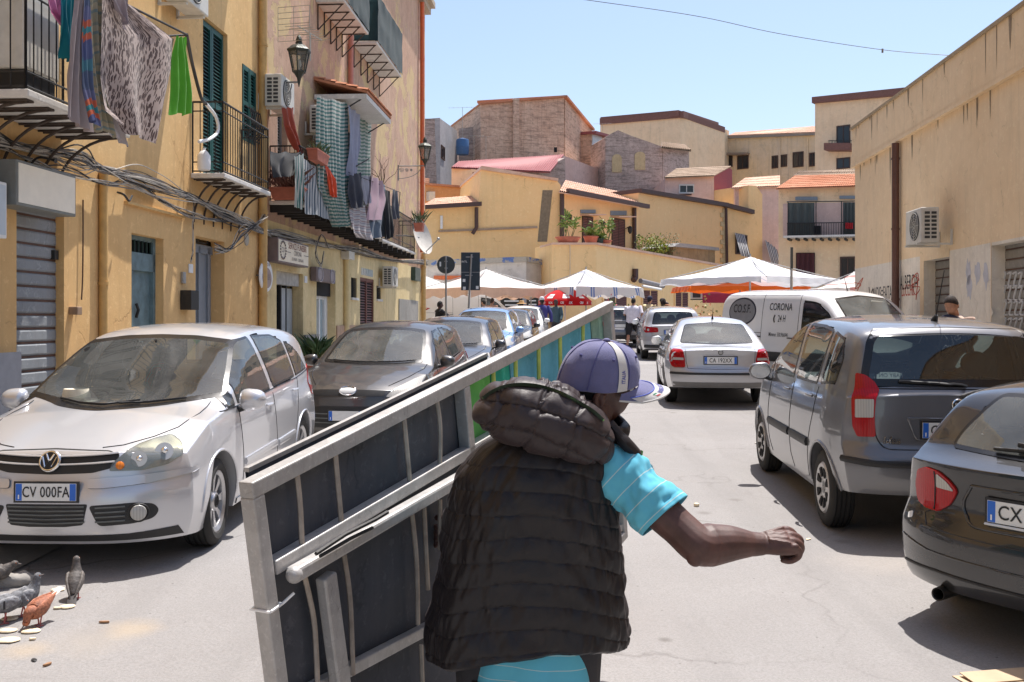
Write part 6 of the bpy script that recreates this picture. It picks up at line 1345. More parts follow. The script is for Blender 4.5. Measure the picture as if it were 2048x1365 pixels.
    for pts in ([(-0.026,0.046),(-0.006,0.006),(0,0.006),(0.006,0.006),(0.026,0.046)],[(-0.048,0.026),(-0.022,-0.042),(0,0.0),(0.022,-0.042),(0.048,0.026)]):
        mm.tube([C0+X*a+Y*b2 for a,b2 in pts],0.006,6)
    mm.tube([C0+X*0.062*math.cos(a)+Y*0.062*math.sin(a) for a in (2*PI*j/36 for j in range(36))],0.006,6,closed=True);mm.build('emblem_mark',M_chrome,em,True)
    lg = [(-0.56*0.48,0.47),(0.56*0.48,0.47),(0.24,0.335),(0.12,0.322),(-0.12,0.322),(-0.24,0.335)]
    l = c.patch('lower_grille','F',roundpoly(lg,0.015),M_black,0.004,0.05,0.02)
    for k in range(5): c.line('grille_slat','F',[(-0.25,0.355+0.025*k),(0,0.345+0.027*k),(0.25,0.355+0.025*k)],0.006,M_dash,0.008,parent=l)
    lip = [(-0.80,0.225),(0.80,0.225),(0.78,0.285),(0.5,0.268),(0,0.262),(-0.5,0.268),(-0.78,0.285)]
    c.patch('front_lip','F',lip,M_black,0.006,0.06,0.02)
    c.plate('F',0,0.545,'CV 000FA',0.40,0.014,0.05,True,0.72)
    c.line('wiper','F',[(0.42,1.035),(0.2,1.018),(0,1.012),(-0.22,1.03)],0.009,M_black,0.02)
    c.line('wiper','F',[(-0.1,1.018),(-0.3,1.02),(-0.52,1.035)],0.009,M_black,0.02)
    tl = [(0.62,0.95),(0.62,1.12),(0.80,1.12),(0.84,0.95),(0.84,0.80),(0.70,0.80)]
    for q in (tl,mirrorx(tl)): c.patch('tail_light','B',roundpoly(q,0.03),M_red,0.008,0.06)
    c.window('rear_window','B',[(-0.56,1.12),(0.56,1.12),(0.50,1.42),(-0.50,1.42)],M_tint)
    c.patch('sill_trim','L',[(1.3,0.215),(3.02,0.225),(3.02,0.265),(1.3,0.255)],P_silver,0.008,0.08)
    c.cabin(1.18,2.0,3.0,0.42,0.03);c.wheels('spoke_mark',steer=0.06)
    # VW mark on the wheel hubs
    c.finish();return c
# ---- grey MPV seen from behind
def idea():
    p = dict(L=3.93,W=1.698,R=0.305,rr=0.20,tw=0.19,wf=0.74,wr=3.248,tum=0.22,tumc=0.10,b0=0.06,b1=0.045,kmid=0.5,cr=3,
        top=[(0,0.80),(0.1,0.86),(0.5,1.0),(0.85,1.10),(1.0,1.19),(1.4,1.42),(1.7,1.57),(2.0,1.64),(2.4,1.665),(3.0,1.655),(3.4,1.63),(3.62,1.60),(3.70,1.57),(3.80,1.35),(3.87,1.15),(3.93,1.10)],
        belt=[(0,0.74),(0.5,0.92),(0.9,1.0),(1.5,1.03),(3.0,1.06),(3.6,1.08),(3.93,1.05)],
        bot=[(0,0.22),(0.7,0.24),(3.2,0.25),(3.6,0.34),(3.93,0.37)],
        wid=[(0,0.80),(0.5,0.835),(0.8,0.849),(3.2,0.849),(3.93,0.80)],
        crown=[(0,0.06),(0.8,0.10),(1.5,0.08),(2.3,0.06),(3.6,0.055),(3.93,0.04)],
        ff=[(0.2,0.05),(0.4,0.0),(0.6,0.03),(0.85,0.16)],rf=[(0.3,0.10),(0.4,0.03),(0.55,0.0),(0.66,0.02),(0.72,0.075),(0.9,0.08),(1.0,0.09),(1.15,0.10),(1.2,0.10)],
        rp=0.20,re=4.5,fp=0.3,mir=(1.65,1.46),C=0.6)
    c = Car('parked_car','grey metallic mini MPV seen from behind with a tall vertical red tail light',p,P_grey,3.36,9.2,-0.055)
    rw = [(-0.66,1.155),(0.66,1.155),(0.655,1.25),(0.60,1.50),(0.54,1.575),(0,1.592),(-0.54,1.575),(-0.60,1.50),(-0.655,1.25)]
    c.window('rear_window','B',rw,border=0.055,r=0.04,glass=M_tint)
    c.window('windshield','F',[(-0.66,1.14),(0,1.11),(0.66,1.14),(0.56,1.53),(0,1.575),(-0.56,1.53)],border=0.03)
    W4 = [[(1.02,1.07),(1.22,1.07),(1.22,1.23)],[(1.30,1.075),(2.14,1.085),(2.08,1.575),(1.85,1.555),(1.62,1.465),(1.30,1.25)],[(2.24,1.09),(2.98,1.10),(3.02,1.55),(2.7,1.58),(2.18,1.585)],[(3.08,1.11),(3.46,1.15),(3.50,1.34),(3.40,1.50),(3.10,1.545)]]
    for ax in 'LR':
        for q in W4: c.window('side_window',ax,q,border=0.022,r=0.03,step=0.07,glass=M_tint)
        for x in (1.24,2.19): c.line('door_gap',ax,[(x,1.06),(x-0.02,0.7),(x-0.01,0.42),(x+0.06,0.30)],0.0035)
        c.line('door_gap',ax,[(3.05,1.09),(2.98,0.85),(2.86,0.6),(2.80,0.32)],0.0035)
        c.line('side_moulding',ax,[(1.26,0.60),(2.14,0.605)],0.02,M_black,0.004,flat=2);c.line('side_moulding',ax,[(2.22,0.605),(2.84,0.61)],0.02,M_black,0.004,flat=2)
        c.handle(2.02,0.98,ax);c.handle(2.86,1.0,ax);c.mirror(1.22,1.06,ax,mat=P_grey)
        for k,dw in enumerate((p['wf'],p['wr'])): c.line('wheel_arch_lip',ax,[(dw+0.366*math.cos(PI*j/20),p['R']+0.366*math.sin(PI*j/20)) for j in range(21)],0.012,P_grey,0.0,8)
    for fx in ('BL','BR'):
        tl = [(0.155,0.79),(-0.01,0.785),(-0.06,0.86),(-0.08,1.05),(-0.095,1.25),(0.0,1.235),(0.08,1.19),(0.145,1.12),(0.140,0.95)]
        t = c.patch('tail_light',fx,roundpoly(tl,0.02),M_red,0.014,0.04,0.03)
        c.patch('reversing_lamp',fx,roundpoly([(0.130,0.93),(-0.035,0.925),(-0.045,1.06),(0.125,1.065)],0.012),M_clear,0.019,0.04,0.004,t)
    tg = [(-0.60,1.14),(0.60,1.14),(0.60,1.0),(0.58,0.78),(0.52,0.70),(-0.52,0.70),(-0.58,0.78),(-0.60,1.0)]
    c.line('tailgate_gap','B',resample(roundpoly(tg+[tg[0]],0.05),0.05),0.005)
    rec = [(-0.36,0.93),(0.36,0.93),(0.30,0.775),(-0.30,0.775)]
    r = c.patch('plate_recess','B',roundpoly(rec,0.02),P_grey,0.003,0.06,0.01)
    c.line('recess_edge','B',roundpoly(rec+[rec[0]],0.02),0.007,P_grey,0.004)
    c.plate('B',0,0.845,'CZ 22',0.52,0.012,0.0,True,0.8,-0.205,0.1)
    q,n = c.hit('B',0,1.03,0.004);e = disc('emblem',q,n,0.046,M_chrome,c.root,0.010);disc('emblem_field',q+n*0.008,n,0.037,M_ink,e,0.006)
    c.onside('emblem_lettering','B',0,1.03,'FIAT',0.036,M_white,0.72,0.020,0.004,parent=e)
    c.onside('model_lettering','B',-0.47,0.765,'Idea',0.075,M_chrome,1.0,0.008,0.014,shear=0.2)
    c.line('bumper_strip','B',[(-0.80,0.62),(-0.6,0.60),(0.6,0.60),(0.80,0.62)],0.022,M_black,0.004,flat=1.2)
    c.line('wiper','B',[(-0.40,1.19),(-0.1,1.175),(0.05,1.16),(0.08,1.15)],0.012,M_black,0.02)
    m = MB();m.tube([c.hit('T',0.0,3.35)[0],c.hit('T',0,3.40)[0]+V(0,0,0.05)],[0.028,0.012]);a0 = c.hit('T',0,3.38)[0]+V(0,0,0.03)
    m.tube([a0,a0+V(0.0,-0.17,0.36)],[0.006,0.003],6);m.build('antenna',M_black,c.root,True)
    c.onside('window_sticker','B',-0.45,1.235,'BABY ON',0.04,M_white,-1.0,-0.0,0.008);c.onside('window_sticker','B',-0.45,1.195,'BOARD',0.04,M_white,-1.0,0.0,0.008)
    m = MB();m.ell(V(0.1,-p['L']/2+0.35,0.30),(0.32,0.2,0.09));m.build('exhaust_silencer',simple('rusty_steel',(0.14,0.11,0.085),0.7,0.4,0.3),c.root)
    c.cabin(1.02,1.75,2.72,0.48,0.02);c.wheels('cap',M_hub);c.finish();return c
# ---- near black estate, cut by the frame
def estate():
    p = dict(L=4.05,W=1.80,R=0.32,rr=0.22,tw=0.225,wf=0.80,wr=3.15,tum=0.50,tumc=0.30,b0=0.07,b1=0.06,kmid=0.52,cr=3,
        top=[(0,0.70),(0.5,0.86),(1.0,0.94),(1.15,1.0),(1.6,1.25),(1.9,1.36),(2.3,1.39),(3.0,1.37),(3.35,1.34),(3.5,1.31),(3.74,1.12),(3.9,0.97),(4.05,0.92)],
        belt=[(0,0.65),(0.5,0.8),(1.1,0.88),(2.5,0.93),(3.5,0.97),(3.9,0.955),(4.05,0.90)],
        bot=[(0,0.2),(0.8,0.2),(3.2,0.21),(3.7,0.25),(4.05,0.24)],wid=[(0,0.82),(0.6,0.89),(3.2,0.90),(4.05,0.855)],
        crown=[(0,0.06),(1,0.1),(1.5,0.08),(3.4,0.06),(3.9,0.05),(4.05,0.05)],ff=[(0.2,0.05),(0.4,0),(0.7,0.1)],
        rf=[(0.2,0.10),(0.3,0.02),(0.42,0.0),(0.54,0.0),(0.60,0.025),(0.66,0.07),(0.8,0.07),(0.9,0.06),(0.97,0.08)],rp=0.30,re=3.2,C=0.7,mir=(1.9,1.26))
    a = math.radians(52);c = Car('parked_car','black estate car cut off by the right edge with a red and white tail light',p,P_black,2.55+2.05*math.sin(a),4.92+2.05*math.cos(a),-a)
    c.window('rear_window','B',[(-0.60,0.985),(0,0.965),(0.60,0.985),(0.57,1.08),(0.47,1.23),(0.42,1.285),(0,1.30),(-0.42,1.285),(-0.47,1.23),(-0.57,1.08)],border=0.02,glass=glassm('dusty_rear_glass',(0.7,0.72,0.66),1,0.25))
    for ax in 'LR':
        for q in ([(1.3,0.92),(2.1,0.94),(2.1,1.31),(1.85,1.29)],[(2.2,0.945),(2.95,0.965),(2.95,1.32),(2.2,1.325)],[(3.03,0.975),(3.55,1.0),(3.42,1.20),(3.25,1.29),(3.03,1.315)]): c.window('side_window',ax,q,border=0.02,step=0.08,glass=M_tint)
        c.line('roof_rail',ax,[(1.9,1.365),(2.4,1.385),(3.0,1.38),(3.45,1.335)],0.012,M_black,0.02)
    c.window('windshield','F',[(-0.66,0.99),(0.66,0.99),(0.54,1.30),(0,1.35),(-0.54,1.30)],border=0.03)
    for sg in (-1,1):
        fx = 'BL' if sg < 0 else 'BR'
        t = [(0.36,0.785),(0.29,0.84),(0.20,0.875),(0.06,0.882),(-0.06,0.85),(-0.10,0.77),(-0.06,0.68),(0.06,0.65),(0.19,0.65),(0.30,0.705)]
        o = c.patch('tail_light',fx,roundpoly(t,0.03),M_red,0.012,0.04,0.03)
        c.patch('reversing_lamp',fx,roundpoly([(0.335,0.782),(0.275,0.83),(0.19,0.862),(0.18,0.785)],0.015),M_clear,0.017,0.035,0.004,o)
        c.line('lamp_divider',fx,[(0.172,0.873),(0.165,0.655)],0.005,M_frit,0.013,parent=o)
        c.line('tailgate_gap','B',[(0.52*sg,0.80),(0.50*sg,0.72),(0.66*sg,0.63),(0.62*sg,0.57),(0,0.555)],0.004)
        c.line('bumper_crease','B',[(0.86*sg,0.48),(0.6*sg,0.445),(0,0.43)],0.005,P_black,0.003)
        c.line('bumper_crease','B',[(0.84*sg,0.33),(0.55*sg,0.345),(0,0.33)],0.008,M_black,0.002)
    rc = [(-0.36,0.83),(0.36,0.83),(0.42,0.72),(0.36,0.62),(-0.36,0.62),(-0.42,0.72)]
    c.line('recess_edge','B',roundpoly(rc+[rc[0]],0.05),0.008,P_black,0.003)
    c.plate('B',0,0.72,'CX 0',0.52,0.014,0.0,True,0.82,-0.205,0.104)
    c.line('plate_strip','B',[(-0.27,0.645),(0.27,0.645)],0.012,M_plate,0.014,flat=0.6)
    q,n = c.hit('B',0,0.875,0.004);e = disc('emblem',q,n,0.042,M_chrome,c.root,0.010)
    X = V(1,0,0);Y = n.cross(X)*1;Y = Y if Y.z > 0 else -Y;C0 = q+n*0.0135
    disc('emblem_field',q+n*0.008,n,0.036,M_ink,e,0.004)
    for k in range(4):
        m = MB();m.add([C0]+[C0+X*0.024*math.cos(t)+Y*0.024*math.sin(t) for t in (PI/2*k+PI/16*j for j in range(9))],[[0]+list(range(1,10))]);m.build('emblem_quarter',M_pblue if k % 2 else M_white,e,False)
    c.line('wiper','B',[(-0.32,1.0),(-0.1,1.005),(0.1,0.99),(0.15,0.97)],0.011,M_black,0.022);c.line('wiper_arm','B',[(-0.2,1.03),(0,1.02),(0.14,0.98)],0.014,M_black,0.028)
    m = MB();y0 = -p['L']/2
    m.lathe([(0.030,0.10),(0.030,-0.05),(0.036,-0.055),(0.038,0.12)],24,Matrix.Translation((-0.52,y0+0.10,0.225)) @ Matrix.Rotation(PI/2,4,'X') @ Matrix.Rotation(PI,4,'Y'));m.build('exhaust_pipe',simple('sooty_steel',(0.06,0.055,0.05),0.5,0.7),c.root)
    c.patch('bumper_scuff','B',roundpoly([(-0.80,0.60),(-0.76,0.615),(-0.75,0.585),(-0.79,0.57)],0.01),M_plate,0.003,0.03,0.002)
    c.cabin(1.2,1.85,2.75,0.36);c.wheels('spoke',M_alloy);c.finish();return c
# ---- silver saloon from behind
def saloon():
    p = dict(L=4.70,W=1.746,R=0.316,rr=0.21,tw=0.205,wf=0.95,wr=3.65,tum=0.42,tumc=0.25,b0=0.06,b1=0.075,kmid=0.5,cr=3,
        top=[(0,0.68),(0.5,0.82),(1.2,0.94),(1.35,1.0),(1.8,1.25),(2.15,1.41),(2.5,1.455),(3.0,1.45),(3.4,1.38),(3.8,1.19),(4.1,1.04),(4.25,1.0),(4.55,0.985),(4.70,0.95)],
        belt=[(0,0.63),(0.6,0.78),(1.3,0.88),(2.5,0.92),(3.6,0.94),(4.3,0.93),(4.7,0.88)],
        bot=[(0,0.2),(1,0.2),(3.7,0.22),(4.3,0.30),(4.7,0.33)],wid=[(0,0.80),(0.7,0.865),(3.7,0.873),(4.7,0.81)],
        crown=[(0,0.06),(1.2,0.1),(1.7,0.08),(3,0.07),(4.0,0.09),(4.7,0.06)],ff=[(0.2,0.05),(0.4,0),(0.68,0.1)],
        rf=[(0.3,0.09),(0.38,0.02),(0.5,0.0),(0.6,0.005),(0.66,0.06),(0.85,0.07),(0.97,0.06)],rp=0.24,re=3.4,mir=(1.95,1.28))
    c = Car('parked_car','silver four-door saloon seen from behind parked in front of the white van',p,P_silver2,3.62,18.55,-0.10)
    c.window('rear_window','B',[(-0.62,1.03),(0,1.01),(0.62,1.03),(0.50,1.33),(0,1.37),(-0.50,1.33)],border=0.02,glass=M_glassd)
    c.window('windshield','F',[(-0.66,0.99),(0.66,0.99),(0.52,1.33),(0,1.38),(-0.52,1.33)],border=0.03)
    for ax in 'LR':
        for q in ([(1.65,0.94),(2.45,0.96),(2.42,1.36),(2.2,1.33),(1.95,1.22)],[(2.52,0.96),(3.28,0.98),(3.15,1.27),(2.9,1.34),(2.48,1.37)],[(3.34,0.985),(3.72,1.0),(3.5,1.14),(3.25,1.24)]): c.window('side_window',ax,q,border=0.018,r=0.02,step=0.08)
        for x in (1.5,2.48,3.3): c.line('door_gap',ax,[(x,0.93),(x-0.02,0.6),(x-0.02,0.3)],0.0035)
        c.line('side_moulding',ax,[(1.4,0.56),(3.25,0.56)],0.02,P_silver2,0.004);c.handle(2.3,0.86,ax);c.handle(3.15,0.87,ax);c.mirror(1.72,0.95,ax)
    for sg in (-1,1):
        t = [(x*sg,z) for x,z in [(0.56,0.655),(0.76,0.655),(0.80,0.72),(0.80,0.84),(0.76,0.945),(0.60,0.94),(0.57,0.8)]][::sg]
        o = c.patch('tail_light','B',roundpoly(t,0.04),M_red,0.012,0.045,0.03)
        t2 = [(x*sg,z) for x,z in [(0.585,0.775),(0.78,0.775),(0.775,0.815),(0.59,0.815)]][::sg]
        c.patch('reversing_lamp','B',t2,M_clear,0.016,0.05,0.003,o)
        for z in (0.725,0.865): c.ring('lamp_ring','B',0.68*sg,z,0.045,0.04,0.008,M_red,0.016,o)
    c.line('boot_gap','B',[(-0.56,0.95),(-0.55,0.75),(-0.52,0.64),(0,0.63),(0.52,0.64),(0.55,0.75),(0.56,0.95)],0.004)
    c.line('bumper_strip','B',[(-0.80,0.565),(-0.5,0.56),(0.5,0.56),(0.80,0.565)],0.022,M_black,0.004)
    c.patch('bumper_lower','B',[(-0.76,0.34),(0.76,0.34),(0.76,0.42),(-0.76,0.42)],simple('grey_bumper',(0.16,0.155,0.15),0.6),0.005,0.06)
    c.plate('B',0.0,0.775,'CA 192XX',0.52,0.012,0.0,True,0.78)
    q,n = c.hit('B',0,0.905,0.004);e = disc('emblem',q,n,0.042,M_steel,c.root,0.01);c.ring('emblem_ring','B',0,0.905,0.036,0.036,0.004,M_ink,0.014,e)
    c.onside('emblem_mark','B',0,0.905,'W',0.05,M_ink,0.9,0.01,0.016,parent=e)
    a0 = c.hit('T',0,3.25)[0];MB().tube([a0,a0+V(0,-0.015,0.06),a0+V(0,-0.12,0.20)],[0.022,0.008,0.003],8).build('antenna',M_black,c.root)
    c.cabin(1.4,2.1,3.15,0.36);c.wheels('spoke',M_alloy);c.finish();return c
# ---- cars facing the camera along the left row (shared shape, own proportions and paint)
def rowcar(label,pm,X,Y,ang,H=1.48,L=3.95,W=1.72,front=None,badge=True,dust=False,group='cars parked along the left kerb'):
    k = H/1.48;q = L/3.95
    def sc(t,f=1.0): return [(a*q,b*(k if f else 1)) for a,b in t]
    p = dict(L=L,W=W,R=0.30,rr=0.2,tw=0.195,wf=0.80*q,wr=3.29*q,tum=0.36,tumc=0.2,b0=0.06,b1=0.07,kmid=0.45,cr=3,
        top=sc([(0,0.74),(0.1,0.79),(0.4,0.87),(0.8,0.94),(1.05,0.99),(1.2,1.06),(1.6,1.27),(1.95,1.42),(2.3,1.47),(2.7,1.48),(3.2,1.45),(3.55,1.39),(3.7,1.30),(3.95,0.98)]),
        belt=sc([(0,0.68),(0.5,0.80),(1.1,0.89),(2.2,0.95),(3.2,1.03),(3.95,0.95)]),bot=[(0,0.19),(0.8*q,0.2),(3.3*q,0.21),(L,0.3)],
        wid=[(0,W/2*0.95),(0.6,W/2*0.99),(0.9,W/2),(3.2*q,W/2),(L,W/2*0.94)],crown=[(0,0.06),(1.0,0.11),(1.6,0.08),(3.4*q,0.06),(L,0.06)],
        ff=[(0.18,0.06),(0.3,0.01),(0.4,0.0),(0.55,0.03),(0.66,0.05),(0.75,0.11),(0.85,0.18)],rf=[(0.2,0.08),(0.4,0),(0.7,0.03),(1.0,0.08)],fp=0.42,fe=3.0,rp=0.22,mir=(1.9*q,1.30*k))
    c = Car('parked_car',label,p,pm,X,Y,ang,group)
    w = [(-0.66,0.985*k),(0,0.965*k),(0.66,0.985*k),(0.58,1.25*k),(0.52,1.37*k),(0.3,1.40*k),(0,1.41*k),(-0.3,1.40*k),(-0.52,1.37*k),(-0.58,1.25*k)]
    c.window('windshield','F',w,border=0.035,glass=M_glassd if dust else M_glass)
    for ax in 'LR':
        for t in ([(1.45,0.945),(2.2,0.97),(2.2,1.38),(1.95,1.35),(1.7,1.23)],[(2.3,0.98),(3.1,1.04),(2.95,1.30),(2.7,1.37),(2.3,1.395)]): c.window('side_window',ax,[(a*q,b*k) for a,b in t],border=0.018,step=0.08)
        for x in (1.3*q,2.26*q): c.line('door_gap',ax,[(x,0.93*k),(x,0.6),(x,0.3)],0.0035)
        c.handle(2.1*q,0.9*k,ax);c.mirror(1.45*q,0.97*k,ax,mat=M_black if dust is None else pm,size=(0.10,0.07,0.075))
    for sg in (-1,1):
        h = [(x*sg,z*k) for x,z in [(0.44,0.655),(0.52,0.74),(0.68,0.83),(0.80,0.87),(0.83,0.78),(0.80,0.70),(0.62,0.645)]][::sg]
        c.patch('headlight','F',roundpoly(h,0.02),M_clear,0.010,0.05,0.02)
        c.line('bonnet_gap','F',[(0.44*sg,0.77*k),(0.6*sg,0.85*k),(0.70*sg,0.92*k),(0.70*sg,0.97*k)],0.005,M_frit,0.001)
    g = c.patch('grille','F',roundpoly([(-0.42,0.665*k),(0.42,0.665*k),(0.44,0.72*k),(0.2,0.735*k),(-0.2,0.735*k),(-0.44,0.72*k)],0.02),M_black,0.004,0.05)
    l = c.patch('lower_grille','F',roundpoly([(-0.42,0.30*k),(0.42,0.30*k),(0.60,0.50*k),(0.3,0.55*k),(-0.3,0.55*k),(-0.60,0.50*k)],0.03),M_black,0.004,0.05)
    for z in (0.36,0.41,0.46): c.line('grille_slat','F',[(-0.44,z*k),(0.44,z*k)],0.007,M_dash,0.008,parent=l)
    if badge:
        qq,n = c.hit('F',0,0.715*k,0.012);disc('emblem',qq,n,0.098,M_plate,c.root,0.014,32,0.042);c.ring('emblem_ring','F',0,0.715*k,0.098,0.042,0.006,M_chrome,0.018)
    c.plate('F',0,0.44*k,'',0.40,0.014)
    c.line('wiper','F',[(0.5,1.0*k),(0.2,0.985*k),(-0.1,0.985*k)],0.008,M_black,0.02);c.line('wiper','F',[(-0.1,0.985*k),(-0.35,0.985*k),(-0.55,1.0*k)],0.008,M_black,0.02)
    c.window('rear_window','B',[(-0.5,1.05*k),(0.5,1.05*k),(0.46,1.30*k),(-0.46,1.30*k)],M_tint)
    for sg in (-1,1): c.patch('tail_light','B',[(x*sg,z*k) for x,z in [(0.6,0.75),(0.78,0.75),(0.76,1.0),(0.62,1.0)]][::sg],M_red,0.008,0.08)
    c.cabin(1.2*q,1.9*q,2.8*q,0.36);c.wheels('cap',M_hub);c.finish();return c
# ---- silver estate and grey hatchback seen from behind, further down the road
def backcar(label,pm,X,Y,ang,H=1.52,L=4.4,W=1.80,graffiti=False):
    k = H/1.52;q = L/4.4
    p = dict(L=L,W=W,R=0.32,rr=0.21,tw=0.21,wf=0.85*q,wr=3.45*q,tum=0.32,tumc=0.2,b0=0.06,b1=0.06,kmid=0.5,cr=3,
        top=[(a*q,b*k) for a,b in [(0,0.75),(0.5,0.9),(1.1,1.0),(1.25,1.06),(1.7,1.32),(2.1,1.48),(2.6,1.52),(3.4,1.50),(3.95,1.45),(4.05,1.42),(4.28,1.1),(4.4,0.98)]],
        belt=[(a*q,b*k) for a,b in [(0,0.7),(0.6,0.84),(1.2,0.92),(3.0,0.98),(4.0,1.0),(4.4,0.92)]],bot=[(0,0.2),(3.5*q,0.23),(L,0.32)],
        wid=[(0,W/2*0.94),(0.7,W/2),(3.5*q,W/2),(L,W/2*0.94)],crown=[(0,0.06),(1,0.1),(2,0.07),(L,0.06)],ff=[(0.2,0.05),(0.4,0),(0.75,0.1)],
        rf=[(0.3,0.08),(0.42,0.0),(0.58,0.0),(0.64,0.05),(0.9,0.06),(1.0,0.06)],rp=0.24,re=3.6,mir=(1.9*q,1.34*k))
    c = Car('parked_car',label,p,pm,X,Y,ang)
    c.window('rear_window','B',[(-0.60,1.02*k),(0.60,1.02*k),(0.52,1.36*k),(0,1.39*k),(-0.52,1.36*k)],M_tint,border=0.03)
    c.window('windshield','F',[(-0.66,1.03*k),(0.66,1.03*k),(0.54,1.38*k),(-0.54,1.38*k)],border=0.03,step=0.1)
    for ax in 'LR':
        for t in ([(1.5,0.97),(2.3,0.99),(2.3,1.4),(1.9,1.33)],[(2.4,1.0),(3.2,1.02),(3.2,1.40),(2.4,1.41)],[(3.3,1.03),(3.9,1.06),(3.75,1.32),(3.3,1.39)]): c.window('side_window',ax,[(a*q,b*k) for a,b in t],border=0.02,step=0.1)
        c.mirror(1.5*q,1.0*k,ax);c.line('roof_rail',ax,[(2.0*q,1.455*k),(2.6*q,1.47*k),(3.8*q,1.435*k)],0.012,M_chrome,0.02)
    for sg in (-1,1):
        t = [(x*sg,z*k) for x,z in [(0.42,0.80),(0.78,0.78),(0.83,0.86),(0.80,0.955),(0.44,0.93)]][::sg]
        o = c.patch('tail_light','B',roundpoly(t,0.03),M_red,0.012,0.05,0.02)
        for x in (0.52,0.70): qq,n = c.hit('B',x*sg,0.865*k,0.012);disc('lamp_lens',qq,n,0.035,M_clear if x > 0.6 else M_red,o,0.01)
    c.line('tailgate_gap','B',[(-0.62,0.98*k),(-0.6,0.7*k),(0.6,0.7*k),(0.62,0.98*k)],0.004)
    c.plate('B',0,0.80*k,'',0.52,0.012);c.line('bumper_strip','B',[(-0.8,0.40),(0.8,0.40)],0.05,M_black,0.0)
    if graffiti: c.patch('sticker','B',roundpoly([(-0.5,0.66),(0.1,0.62),(0.12,0.72),(-0.2,0.76),(-0.45,0.74)],0.03),M_white,0.006)
    c.cabin(1.3*q,2.05*q,3.0*q,0.4);c.wheels('spoke',M_alloy);c.finish();return c
